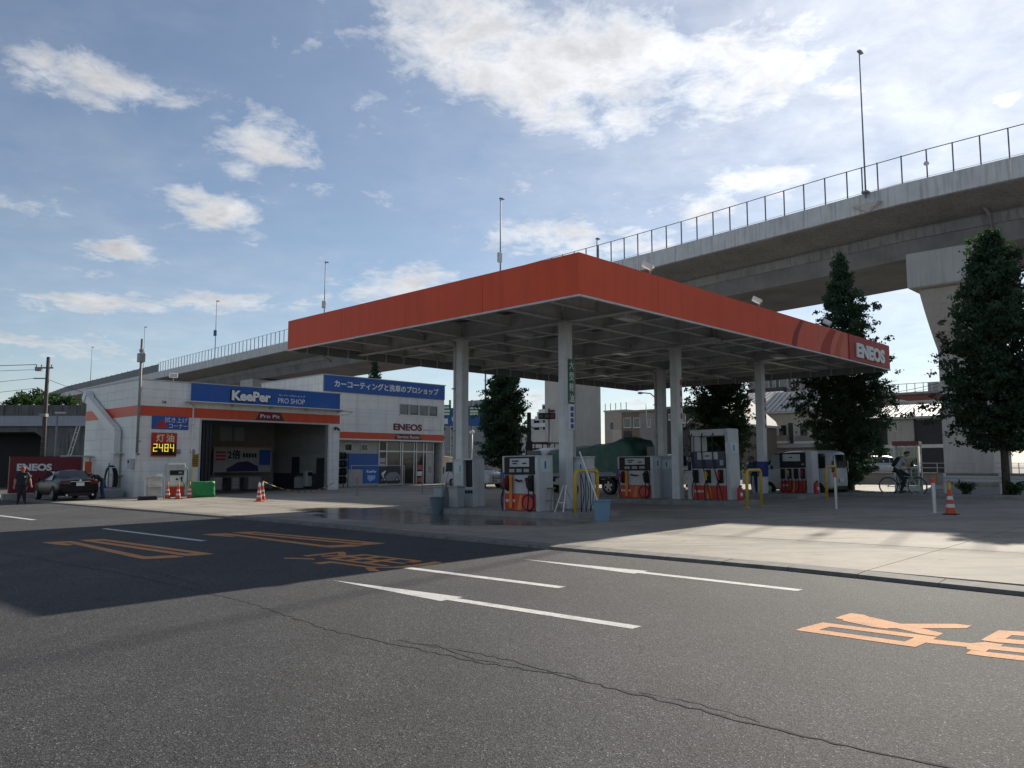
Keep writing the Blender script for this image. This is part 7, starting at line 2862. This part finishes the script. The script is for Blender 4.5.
# pelvis sits over the saddle: shift to bicycle coordinates
TSHIRT = mat('tshirt_grey_white', (.42, .42, .43), .8, var=.2, scale=14)
rider = person('cyclist in grey t-shirt and black trousers with a backpack', Vector((cy.x, cy.y, cy.z + .03)), CB + R(90), j, dict(top=TSHIRT, pants=UNI, skin=SKIN, shoe=SHOE), head_dir=(0, -.97, -.2))
bp_ = MB()
bm = bmesh.new()
bmesh.ops.create_uvsphere(bm, u_segments=16, v_segments=10, radius=1)
for v in bm.verts:
    v.co = Vector((math.copysign(abs(v.co.x) ** .6, v.co.x) * .15, math.copysign(abs(v.co.y) ** .6, v.co.y) * .10, math.copysign(abs(v.co.z) ** .6, v.co.z) * .22))
    v.co.rotate(Euler((R(34), 0, 0)))
    v.co += Vector((0, .19, 1.31))
bm.verts.index_update()
bp_.v = [tuple(v.co) for v in bm.verts]
bp_.f = [tuple(v.index for v in f.verts) for f in bm.faces]
bm.free()
bk = thing('backpack', 'black backpack worn on the back of the cyclist', 'backpack', rider.location, rider.rotation_euler[2])
bp_.build('bag', BLACKP, bk, smooth=True)
for s in (-.11, .11):
    MB().tube([(s, .13, 1.47), (s, .0, 1.53), (s, -.15, 1.44), (s, -.16, 1.30), (s, .02, 1.16)], .014, 6).build('strap', BLACKP, bk)
# ================================================================== TREES
BARK = mat('bark', (.075, .060, .048), .9, var=.3, scale=8, bump=.6, bscale=25)
LEAF_A = leaf_mat('leaf_dark', (.050, .086, .054))
LEAF_B = leaf_mat('leaf_mid', (.040, .075, .028))


def leaves_mesh(name, C_, size, m, parent, seed, updir=None):
    """one small bent leaf (two triangles) at every point of C_"""
    rg = np.random.default_rng(seed)
    n = len(C_)
    d = rg.normal(size=(n, 3))
    d /= np.linalg.norm(d, axis=1)[:, None]
    e = rg.normal(size=(n, 3))
    e -= (e * d).sum(1)[:, None] * d
    e /= np.linalg.norm(e, axis=1)[:, None]
    s = size * rg.uniform(.6, 1.35, n)[:, None]
    a = C_ - d * s
    c = C_ + d * s
    nrm = np.cross(d, e)
    b = C_ + e * s * .55 + nrm * s * .18
    f = C_ - e * s * .55 + nrm * s * .18
    V = np.stack([a, b, c, f], 1).reshape(-1, 3)
    me = bpy.data.meshes.new(name)
    me.vertices.add(4 * n)
    me.vertices.foreach_set('co', V.ravel())
    me.loops.add(6 * n)
    me.polygons.add(2 * n)
    base = np.arange(n) * 4
    idx = np.stack([base, base + 1, base + 2, base, base + 2, base + 3], 1).ravel()
    me.loops.foreach_set('vertex_index', idx)
    me.polygons.foreach_set('loop_start', np.arange(2 * n) * 3)
    me.polygons.foreach_set('loop_total', np.full(2 * n, 3))
    me.materials.append(m)
    me.update(calc_edges=True)
    o = bpy.data.objects.new(name, me)
    COL.objects.link(o)
    o.parent = parent
    return o


def tree(label, loc, height, base, rad, seed, nb=90, per=170, leaf=.10, m=None, trunk=.20, peak=.30, group='dark trees behind the station', name='dark_tree', shape=None, up=.55):
    """crown from many boughs that carry twigs and leaves; rad = widest radius, peak = where (0..1) it is widest"""
    rg = np.random.default_rng(seed)
    t = thing(name, label, 'tree', loc, 0, group)
    q = MB()
    pts = []
    wob = rg.normal(0, .05, (8, 2)).cumsum(0) * .4
    for i in range(8):
        f = i / 7
        pts.append((wob[i, 0] * f, wob[i, 1] * f, -.15 + (height * .96 + .15) * f))
    q.tube(pts, trunk, 9, .02)
    cl = []
    for b in range(nb):
        f = (b + rg.uniform(0, 1)) / nb
        f = f ** .92
        z = lerp(base, height * .97, f)
        if shape:
            rr_ = rad * shape(f)
        else:
            rr_ = rad * (f / peak) ** .5 if f < peak else rad * max(.04, ((1 - f) / (1 - peak))) ** .82
            rr_ = max(rr_, .12 * rad) if f < peak else rr_
        ln = rr_ * rg.uniform(.62, 1.12)
        if rg.random() < .10:
            ln *= rg.uniform(1.12, 1.30)
        a = b * 2.39996 + rg.uniform(-.5, .5)
        el = rg.uniform(.15, up) + .3 * f
        d = np.array([math.cos(a) * math.cos(el), math.sin(a) * math.cos(el), math.sin(el)])
        z0 = z - ln * math.sin(el) * .8
        z0 = max(z0, base * .8)
        tw = np.array([np.interp(z0, [p[2] for p in pts], [p[0] for p in pts]), np.interp(z0, [p[2] for p in pts], [p[1] for p in pts]), z0])
        tip = tw + d * ln
        droop = np.array([0, 0, -.10 * ln])
        midp = tw + d * ln * .55
        br_r = .012 + .018 * ln
        q.tube([tuple(tw), tuple(midp), tuple(tip + droop)], br_r, 4, .006)
        k = max(20, int(per * (ln / rad) ** 1.0 * rg.uniform(.55, 1.25)))
        s = rg.beta(2.0, 1.15, k)
        base_p = tw + d * (ln * s)[:, None] + droop * (s ** 2)[:, None]
        # twigs: leaves gather in small tufts
        nt_ = max(4, int(ln * 7))
        ts = rg.beta(1.8, 1.1, nt_)
        tc = tw + d * (ln * ts)[:, None] + droop * (ts ** 2)[:, None] + rg.normal(0, 1, (nt_, 3)) * (np.array([.17, .17, .10]) * ln * (.35 + .45 * ts[:, None]))
        pick = rg.integers(0, nt_, k)
        c = tc[pick] + rg.normal(0, 1, (k, 3)) * np.array([.13, .13, .09]) * (leaf / .10)
        cl.append(c)
    C_ = np.concatenate(cl)
    C_ = C_[C_[:, 2] > .25]
    q.build('trunk', BARK, t, smooth=True)
    leaves_mesh('crown', C_, leaf, m or LEAF_A, t, seed + 1)
    return t


TV = 34.5
# tall conical trees along the pavement


def prof(*pts):
    return lambda f: float(np.interp(f, [p[0] for p in pts], [p[1] for p in pts]))


SH_CONE = prof((0, .38), (.10, .60), (.25, .92), (.40, 1.0), (.55, .86), (.72, .60), (.88, .32), (1, .05))
SH_FULL = prof((0, .55), (.08, .88), (.22, 1.0), (.42, .92), (.62, .78), (.80, .58), (.92, .36), (1, .08))
SH_ROUND = prof((0, .55), (.15, .85), (.40, 1.0), (.65, .9), (.85, .62), (1, .12))
tree('tall dark conical tree rising behind canopy end sign', W(14.77, 38.5), 11.9, .5, 2.45, 21, 220, 420, .075, trunk=.22, shape=SH_CONE)
tree('tall dark tree at right edge with bare trunk', GP(1007, 497), 10.5, 1.95, 2.35, 33, 240, 420, .072, trunk=.155, shape=SH_FULL)
tree('broad dark tree standing behind the tall fuel pump', W(21.5, 38.5), 10.6, 1.1, 2.05, 45, 170, 320, .085, trunk=.18, shape=SH_ROUND)
tree('dense dark tree seen between the left canopy columns', W(34.4, TV + .3), 8.3, 1.5, 1.72, 57, 160, 300, .09, trunk=.17, shape=SH_ROUND)
# a conifer behind the shop, sized from its visible top
p = at_depth(374, 361, 74)
tree('small dark conifer top showing above the shop roof', Vector((p.x, p.y, G(p.x, p.y))), p.z - G(p.x, p.y) + .3, 5.0, 1.7, 63, 60, 170, .13, peak=.2, trunk=.15)
bush = lambda f: math.sin(math.pi * min(1, .12 + .88 * f)) ** .6
for i, (px, py, Y, hgt_, rd, lab) in enumerate(((22, 392, 92, 3.8, 2.6, 'round leafy tree at the left on the old bridge'), (37, 387, 94, 4.6, 3.4, 'largest leafy tree behind the utility pole'), (56, 392, 93, 3.6, 2.9, 'leafy tree on old bridge right of utility pole'), (70, 395, 92, 2.8, 2.2, 'small leafy tree on old bridge nearest the highway'))):
    p = at_depth(px, py, Y)
    g0 = G(p.x, p.y)
    tree(lab, Vector((p.x, p.y, g0)), p.z - g0, p.z - g0 - hgt_, rd, 80 + i, 50, 130, .17, LEAF_B, trunk=.2, group='trees on the old bridge', name='bridge_tree', shape=bush)


def shrub(label, loc, h, r, seed, n=1400, leaf=.06, m=None, group='shrubs at the pavement'):
    rg = np.random.default_rng(seed)
    t = thing('shrub', label, 'shrub', loc, 0, group)
    q = MB()
    cl = []
    for b in range(16):
        a = rg.uniform(0, 6.28)
        tip = np.array([math.cos(a) * r * rg.uniform(.3, 1), math.sin(a) * r * rg.uniform(.3, 1), h * rg.uniform(.55, 1.05)])
        q.tube([(0, 0, -.05), tuple(tip * .5 + np.array([0, 0, .05])), tuple(tip)], .012, 4, .004)
        s = rg.beta(2, 1, n // 16)
        cl.append(tip * s[:, None] + rg.normal(0, 1, (n // 16, 3)) * np.array([.14, .14, .10]) * r)
    q.build('stem', BARK, t)
    C_ = np.concatenate(cl)
    leaves_mesh('foliage', C_[C_[:, 2] > .02], leaf, m or LEAF_B, t, seed + 1)


shrub('low shrub at the right foot of edge tree', GP(1019, 497.5) + Vector((0, .3, 0)), .55, .4, 6, 800)
shrub('dark shrub under the tall conical tree', GP(857, 494) + Vector((0, 1.5, 0)), 1.6, .9, 7, 3200, .07, LEAF_A)
shrub('dark shrub left of conical tree foot', GP(845, 494) + Vector((0, 2.5, 0)), 1.3, .8, 8, 2400, .07, LEAF_A)
shrub('thin weeds beside the guard rail', GP(975, 496) + Vector((0, .6, 0)), .5, .4, 9, 500, .05)

# ================================================================== RIGHT BACKGROUND: RAIL, BOOTH, WALL
gr = thing('guard_rail', 'white steel guard rail along the side street at right', 'guard rail', W(9.9, 35.7), FV)
for i in range(10):
    MB().cyl((i * 2.0, .06, -.1), (i * 2.0, .06, .86), .06, n=8).build('post', WHITE, gr)
prof = [(-.02, .48), (-.06, .54), (-.02, .62), (-.06, .70), (-.02, .76), (.02, .76), (.02, .48)]
for i in range(5):
    MB().prism(prof, i * 4 + .01, i * 4 + 3.99, 'x').build('rail_beam', WHITE, gr)
t = thing('phone_booth', 'glass telephone booth with faded red roof behind cyclist', 'phone booth', Vector((17.1, 34.3, G(17.1, 34.3) + .05)), FV + R(10))
BW, BH = .46, 1.98
RB = mat('booth_red', (.30, .09, .085), .5, var=.1)
for x in (-BW, BW):
    for y in (-BW, BW):
        bx('corner_post', ALU, t, x - .03, x + .03, y - .03, y + .03, 0, BH)
bx('roof', RB, t, -BW - .06, BW + .06, -BW - .06, BW + .06, BH + .001, BH + .19, .015)
bx('floor', KERB, t, -BW - .04, BW + .04, -BW - .04, BW + .04, -.05, .06)
CP = pane_mat()
for (a, b_, c, d) in ((-BW + .03, BW - .03, -BW - .006, -BW + .006), (-BW + .03, BW - .03, BW - .006, BW + .006)):
    bx('glass_pane', CP, t, a, b_, c, d, .25, BH - .03)
    bx('mid_rail', ALU, t, a + .002, b_ - .002, c - .012, d + .012, 1.02, 1.07)
    bx('kick_plate', ALU, t, a + .002, b_ - .002, c - .004, d + .004, .065, .245)
for x in (-BW, BW):
    bx('glass_pane', CP, t, x - .006, x + .006, -BW + .03, BW - .03, .25, BH - .03)
bx('door_stile', WHITE, t, -.06, .04, -BW - .02, -BW + .02, .25, BH - .05)
ph = bx('telephone', mat('phone_green', (.05, .20, .12), .4), t, -.18, .18, BW - .30, BW - .06, .95, 1.45, .03)
bx('shelf', ALU, t, -.25, .25, BW - .38, BW - .05, .88, .92)
bx('keypad', GREY, ph, -.08, .08, BW - .312, BW - .301, 1.05, 1.25)

WALLB = mat('beige_wall', (.36, .32, .26), .85, var=.12, scale=2, dirt=.25)
wt = thing('low_beige_wall', 'long low beige concrete wall behind the side street', 'wall', W(26, 49.2), FV)
for i in range(16):
    piece('wall_block', WALLB, wt, i * 3.0, i * 3.0 + 2.985, 0, .25, -.3, .72)
piece('wall_cap', KERB, wt, -.05, 48.05, -.05, .30, .723, .80)
fence = thing('mesh_fence', 'thin pale pipe fence standing on the beige wall', 'fence', W(26, 49.35, .80), FV)
for i in range(25):
    MB().cyl((i * 2, 0, 0), (i * 2, 0, .55), .025, n=5).build('post', LGREY, fence)
for z in (.28, .54):
    MB().cyl((0, 0, z), (48, 0, z), .02, n=5).build('rail', LGREY, fence)

# ================================================================== HOUSES BEHIND
ROOFG = mat('roof_grey', (.33, .34, .35), .6, .0, var=.08, dirt=.1)
DARKW = mat('cladding_charcoal', (.045, .047, .055), .7, var=.08)
PALEW = mat('render_pale', (.52, .50, .46), .8, var=.06, dirt=.12)
BROWNW = mat('render_brown', (.20, .165, .13), .8, var=.08)
GREYW = mat('render_grey', (.26, .26, .27), .8, var=.08)
BRICK = mat('brick_red_far', (.22, .085, .065), .85, var=.15, scale=3)


class House:
    """front plane v = const looking at the street; positions come from photo pixels on that plane"""
    def __init__(s, label, v, px0, px1, ytop, depth, m, name='house', cat='house', group='houses behind the highway'):
        s.v = v
        u0, _ = onv(px0, 450, v)
        u1, _ = onv(px1, 450, v)
        s.u0 = u0
        s.w = u0 - u1
        s.t = thing(name, label, cat, W(u0, v), FV, group)
        s.gz = W(u0, v).z
        s.h = onv(px0, ytop, v)[1] - s.gz
        s.d = depth
        bx('wall', m, s.t, 0, s.w, 0, depth, -.6, s.h)

    def X(s, px, py=440):
        return s.u0 - onv(px, py, s.v)[0]

    def Z(s, px, py):
        return onv(px, py, s.v)[1] - s.gz

    def rect(s, name, m, x0, y0, x1, y1, proud=.03, parent=None, th=None):
        a, b = s.X(x0, y1), s.X(x1, y1)
        z1, z0 = s.Z(x0, y0), s.Z(x1, y1)
        return bx(name, m, parent or s.t, min(a, b), max(a, b), -proud, (-proud + th) if th else -.003, z0, z1)

    def window(s, x0, y0, x1, y1, pane=None, frame=ALU, n=2):
        a, b = sorted((s.X(x0, y1), s.X(x1, y1)))
        z1, z0 = s.Z(x0, y0), s.Z(x1, y1)
        if z0 > z1:
            z0, z1 = z1, z0
        f = MB().box(a, b, -.06, -.003, z0, z0 + .06).box(a, b, -.06, -.003, z1 - .06, z1).box(a, a + .06, -.06, -.003, z0 + .061, z1 - .061).box(b - .06, b, -.06, -.003, z0 + .061, z1 - .061).build('window', frame, s.t)
        for i in range(n):
            c, d = lerp(a + .062, b - .062, i / n), lerp(a + .062, b - .062, (i + 1) / n)
            bx('pane', pane or GLASS_M, f, c + .012, d - .012, -.03, -.004, z0 + .062, z1 - .062)
        bx('sill', frame, f, a - .06, b + .06, -.12, -.003, z0 - .05, z0 - .003)
        return f

    def gable_roof(s, rise, over=.45, m=None, along=True):
        q = MB()
        z = s.h
        y0, y1, ym = -over, s.d + over, s.d / 2
        poly = [(y0, z - .12), (ym, z + rise), (y1, z - .12), (y1, z + .06), (ym, z + rise + .18), (y0, z + .06)]
        r = q.prism(poly, -over, s.w + over, 'x').build('roof', m or ROOFG, s.t)
        n = int((s.w + 2 * over) / .55)
        for i in range(n):
            x = -over + .3 + i * .55
            sl = math.hypot(ym - y0, rise + .12)
            MB().add([(x - .02, y0, z + .062), (x + .02, y0, z + .062), (x + .02, ym, z + rise + .182), (x - .02, ym, z + rise + .182), (x - .02, y0, z + .11), (x + .02, y0, z + .11), (x + .02, ym, z + rise + .23), (x - .02, ym, z + rise + .23)],
                     [(0, 1, 2, 3), (4, 7, 6, 5), (0, 4, 5, 1), (1, 5, 6, 2), (2, 6, 7, 3), (3, 7, 4, 0)]).build('roof_batten', m or ROOFG, r)
        for i in range(int(s.w / 1.1)):
            piece('snow_guard', STEEL_DK, r, i * 1.1 + .2, i * 1.1 + .34, y0 + .5, y0 + .56, z + .20, z + .34)
        bx('gutter', LGREY, s.t, -over, s.w + over, y0 - .12, y0 - .002, z - .14, z - .02)
        return r

    def flat_top(s, m=None, over=.15, th=.25):
        return bx('roof', m or LGREY, s.t, -over, s.w + over, -over, s.d + over, s.h + .002, s.h + th)


# right: cream and charcoal two-storey apartments
h = House('cream and charcoal two-storey apartments with pale roof behind phone booth', 74, 868, 946, 419, 8, PALEW)
h.gable_roof(1.2, .5)
for r_ in ((876, 423, 888, 446), (917, 420, 943, 444), (876, 448, 891, 476), (917, 447, 945, 476)):
    h.rect('cladding', DARKW, *r_, proud=.05)
h.rect('floor_band', WHITE, 874, 445.2, 946, 447.6, proud=.09)
h.window(895, 425, 898, 431, GLASS, n=1)
h.window(887, 424, 890, 430, GLASS, n=1)
h.window(888, 452, 891.5, 458, n=1)
h.rect('downpipe', LGREY, 874.5, 421, 875.5, 476, proud=.12)
h.rect('downpipe', DARKW, 915.5, 408, 916.8, 446, proud=.14)
h2 = House('cream apartments with balcony windows behind the white van', 76, 764, 866, 413, 8, PALEW)
h2.gable_roof(2.2, .5)
for i, x in enumerate((767, 779, 800, 812, 830)):
    h2.window(x, 425, x + 8.5, 439, GLASS if i % 2 else GLASS_M)
for x0, x1 in ((766, 790), (798, 822), (828, 848)):
    b_ = h2.rect('balcony', GREYW, x0, 436, x1, 441.5, proud=.7, th=.65)
    h2.rect('balcony_edge', WHITE, x0 - .5, 441.6, x1 + .5, 443.6, proud=.8, th=.75)
h2.rect('awning', LGREY, 766, 445, 850, 447, proud=1.0, th=.99)
for x in (770, 783, 803, 816):
    h2.window(x, 451, x + 8, 464, GLASS)
h2.rect('dark_bay', DARKW, 789, 423, 793.5, 443, proud=.05)
# behind: taller grey house, brick block
h3 = House('taller grey house with balcony behind cream apartments', 96, 752, 812, 371, 9, GREYW)
h3.flat_top(WHITE, .8, .5)
for x in (769, 775.5, 788, 796):
    h3.window(x, 377, x + 4.5, 388, GLASS_M)
h3.rect('balcony', LGREY, 752, 392, 786, 407, proud=1.0, th=.95)
h3.rect('balcony_cap', DARKW, 751, 390, 787, 392, proud=1.1, th=1.05)
h3.window(790, 396, 797, 406)
h4 = House('low red brick block with roof railing behind apartments', 118, 846, 952, 398, 10, BRICK, group='far blocks')
h4.flat_top(KERB, .2, .3)
for i in range(14):
    a = h4.w * i / 13
    piece('rail_post', LGREY, h4.t, a - .04, a + .04, .3, .38, h4.h + .26, h4.h + 1.6)
MB().box(0, h4.w, .31, .37, h4.h + 1.5, h4.h + 1.58).build('roof_rail', LGREY, h4.t)
bx('roof_plant', GREYW, h4.t, h4.X(926), h4.X(936), 2, 4, h4.h + .255, h4.h + 1.7)
h4.rect('pale_band', PALEW, 850, 404, 952, 407, proud=.06)
for x in (858, 872, 888, 903, 918, 933):
    h4.window(x, 408, x + 8, 416)
h5 = House('white house glimpsed left of red brick block', 108, 862, 890, 401, 8, PALEW, group='far blocks')
h5.flat_top(WHITE)
h5.window(881, 405, 887, 414)
# middle: brown and charcoal house, gabled house
h6 = House('flat roofed brown and charcoal house right of green truck', 78, 622, 668, 413, 8, BROWNW)
h6.flat_top(GREYW)
h6.rect('cladding', GREYW, 640.5, 413, 668, 478, proud=.05)
h6.rect('pale_cladding', PALEW, 613, 430, 622, 470, proud=.05)
h6.window(624, 418, 631.5, 427.5)
h6.window(633.5, 418, 640.5, 427.5)
h6.window(648, 419, 651, 427, n=1)
h6.rect('dark_panel', DARKW, 624, 431, 632, 445, proud=.06)
h6.rect('downpipe', LGREY, 659.5, 413, 660.8, 476, proud=.12)
h7 = House('charcoal house with window beside the middle column', 76, 668, 692, 409, 8, DARKW)
h7.flat_top(GREYW)
h7.window(669, 414, 672, 420, n=1)
h7.window(683, 413, 686, 423, n=1)
h8 = House('brown gabled house half hidden behind broad tree', 66, 689, 742, 428, 7, BROWNW)
z = h8.h
MB().prism([(-.3, z), (h8.w / 2, z + 2.6), (h8.w + .3, z), (h8.w + .3, z + .22), (h8.w / 2, z + 2.85), (-.3, z + .22)], -.4, h8.d + .4, 'y').build('roof', PALEW, h8.t)
MB().prism([(0, z), (h8.w, z), (h8.w / 2, z + 2.5)], .0, .2, 'y').build('gable_wall', BROWNW, h8.t)
h8.rect('cladding', DARKW, 690.5, 430, 700, 478, proud=.05)
h8.window(704, 440, 712, 452)
h9 = House('grey house with small windows behind the broad tree', 82, 726, 766, 407, 8, GREYW)
h9.gable_roof(1.6, .4)
h9.window(752, 420, 758, 428)
h9.window(752, 446, 759, 458)
# pinkish block just right of the far pier
h10 = House('pale pink low block beside the wide highway pier', 112, 605, 626, 412, 8, mat('render_pink', (.42, .35, .31), .8), group='far blocks')
h10.flat_top(LGREY)
for i in range(5):
    piece('rail_post', LGREY, h10.t, h10.w * i / 4 - .05, h10.w * i / 4 + .05, .2, .3, h10.h + .255, h10.h + 1.5)
h10.window(610, 422, 614, 430)
# white terraced apartment block far away
AW = mat('render_white_far', (.60, .61, .62), .8, var=.05)
ap = House('far white stepped apartment block left of nearest column', 190, 530, 572, 419, 14, AW, name='apartment_block', cat='building', group='far blocks')
for i, (xa, xb, ya, yb) in enumerate(((536, 572, 411, 419), (539, 572, 403.5, 411), (556, 572, 388, 403.5))):
    a, b_ = ap.X(xa, 430), ap.X(xb, 430)
    bx('upper_storey', AW, ap.t, a, b_, .5 + i, 12, ap.Z(550, yb) + .003, ap.Z(550, ya))
for j in range(6):
    y = 407 + j * 7.0
    x0 = 541 if j < 1 else (537.5 if j < 2 else 532)
    ap.rect('balcony', WHITE, x0, y + 2.6, 560, y + 5.4, proud=1.2, th=1.1)
    for k in range(3):
        xx = x0 + 2 + k * 9
        ap.window(xx, y - 1.6, xx + 5.5, y + 2.2, GLASS, n=2)
# grey far blocks behind the sign gantry
for (lab, v, a, b_, y, m_) in (('far dark grey block between shop and near column', 160, 438, 468, 413, GREYW), ('far grey block with windows left of dense tree', 175, 464, 484, 402, mat('render_blue_grey', (.24, .26, .29), .8)), ('far pale block right of dense tree', 150, 505, 534, 432, PALEW)):
    hh = House(lab, v, a, b_, y, 12, m_, name='far_block', cat='building', group='far blocks')
    hh.flat_top(LGREY)
    for j in range(4):
        for k in range(3):
            x = a + 3 + k * (b_ - a - 4) / 3
            hh.window(x, y + 5 + j * 9, x + (b_ - a) * .16, y + 9 + j * 9, GLASS, n=2)
# ramp wall with railing seen under the canopy
rw = thing('ramp_wall', 'sloping beige ramp wall with railing beyond the minivan', 'wall', W(64, 47), FV)
rz = W(64, 47).z
MB().prism([(0, -.4), (24, -.4), (24, 1.1), (0, 3.4)], 0, .3, 'y').build('wall', mat('ramp_beige', (.40, .35, .26), .85, var=.1, dirt=.2), rw)
for i in range(20):
    x = i * 1.25
    MB().cyl((x, .15, lerp(3.4, 1.1, x / 24)), (x, .15, lerp(3.4, 1.1, x / 24) + .9), .03, n=5).build('post', GREY, rw)
for dz in (.45, .88):
    MB().cyl((0, .15, 3.4 + dz), (24, .15, 1.1 + dz), .025, n=5).build('rail', GREY, rw)

# ---- direction signs on a gantry
def plane_things():
    Yg = 98
    p = at_depth(446, 425, Yg)
    g0 = G(p.x, p.y)
    t = thing('road_sign_gantry', 'blue and green road direction signs beyond the shop', 'road sign', (p.x, p.y, g0), 0)

    def r(name, m, x0, y0, x1, y1, y=-.06, d=.06):
        a, b_ = at_depth(x0, y1, Yg), at_depth(x1, y0, Yg)
        return bx(name, m, t, a.x - p.x, b_.x - p.x, y, y + d, a.z - g0, b_.z - g0)
    SB, SG = mat('road_sign_blue', (.02, .12, .36), .5), mat('road_sign_green', (.02, .15, .09), .5)
    r('sign_panel', SB, 441, 408, 461, 426)
    r('sign_panel', SB, 461.6, 406, 485, 426)
    r('sign_panel', SG, 441.5, 405, 451, 416.5, -.13)
    r('sign_panel', SG, 468.5, 406.3, 482, 416.5, -.13)
    for i, (x0, y0, x1, y1) in enumerate(((443.5, 406.5, 449, 408.5), (443.5, 410, 450, 412), (443.5, 413, 449.5, 415), (470, 407.5, 480.5, 409), (470, 410.5, 481, 412.5), (470, 413.4, 478, 415), (464.6, 412, 465.6, 424), (463.6, 412, 466.6, 413.5), (444, 418.5, 448, 424), (452, 417, 458, 421))):
        r('lettering_bar', LETTER, x0, y0, x1, y1, -.145, .01)
    for x in (450, 472):
        a = at_depth(x, 400, Yg)
        MB().cyl((a.x - p.x, .12, -.2), (a.x - p.x, .12, a.z - g0), .14, n=8).build('post', LAMPG, t)


plane_things()


def mast(label, px, top, Y, name='pole', r=.09, m=None, extra=None):
    p = at_depth(px, top, Y)
    g0 = G(p.x, p.y)
    t = thing(name, label, 'pole', (p.x, p.y, g0), 0)
    H__ = p.z - g0
    MB().tube([(0, 0, -.2), (0, 0, H__)], r, 8, r * .75).build('shaft', m or LAMPG, t, smooth=True)
    if extra:
        extra(t, H__)
    return t


mast('dark post standing right of the dense tree', 529, 412.5, 58, 'dark_post', .20, BLACKP, lambda t, H__: bx('box', BLACKP, t, -.25, .25, -.25, .25, H__ * .45, H__ * .6))
mast('thin tall pole rising out of the dense tree', 485.5, 373, 52, 'thin_pole', .07, STEEL_DK)


def signal(t, H__):
    bx('backplate', BLACKP, t, -.95, .55, -.25, .05, H__ - 1.0, H__ - .45, .05)
    for i, c in enumerate(((.008, .04, .03), (.06, .045, .008), (.10, .01, .01))):
        MB().cyl((-.72 + .5 * i, -.27, H__ - .72), (-.72 + .5 * i, -.251, H__ - .72), .19, n=14).build('lens', mat('signal_%d' % i, c, .3), t)
        MB().box(-.92 + .5 * i, -.52 + .5 * i, -.5, -.251, H__ - .52, H__ - .49).build('visor', BLACKP, t)
    bx('sign_plate', MAROON, t, -.1, .5, -.2, -.15, H__ - .42, H__ - .16)


mast('pole with dark traffic signal against white apartment block', 549, 408, 70, 'traffic_signal', .12, LAMPG, signal)
mast('short grey street lamp in front of beige ramp', 472, 434, 70, 'small_lamp', .08, LGREY, lambda t, H__: MB().lathe([(.05, 0), (.22, .08), (.22, .25), (.06, .35)], 10, (0, 0, H__)).build('globe', WHITE, t))
# curved street lamp right of the pier
p = at_depth(659, 400, 66)
g0 = G(p.x, p.y)
t = thing('curved_street_lamp', 'curved arm street lamp between pier and middle columns', 'lamp', (p.x, p.y, g0), 0)
H__ = p.z - g0
MB().tube([(0, 0, -.1), (0, 0, H__ - .6), (-.1, 0, H__), (-.7, 0, H__ + .55), (-1.5, 0, H__ + .62)], .07, 8, .05).build('pole', LAMPG, t, smooth=True)
MB().lathe([(.05, -.12), (.24, -.06), (.20, .06), (.05, .1)], 12, (-1.55, 0, H__ + .6)).build('lamp_head', STEEL_DK, t)
mast('thin aerial mast on roofs right of pier', 646, 404, 88, 'aerial_mast', .05, STEEL_DK)
# wires at the right
a0, a1 = at_depth(968, 375, 80), at_depth(866, 396, 96)
wire('upper overhead wire crossing the gap at right', a0, a1, .3, .03)
a0, a1 = at_depth(968, 385, 80), at_depth(900, 396, 90)
wire('lower overhead wire crossing the gap at right', a0, a1, .3, .03)
wire('third overhead wire crossing the gap at right', at_depth(968, 378, 80), at_depth(866, 399, 96), .3, .02)
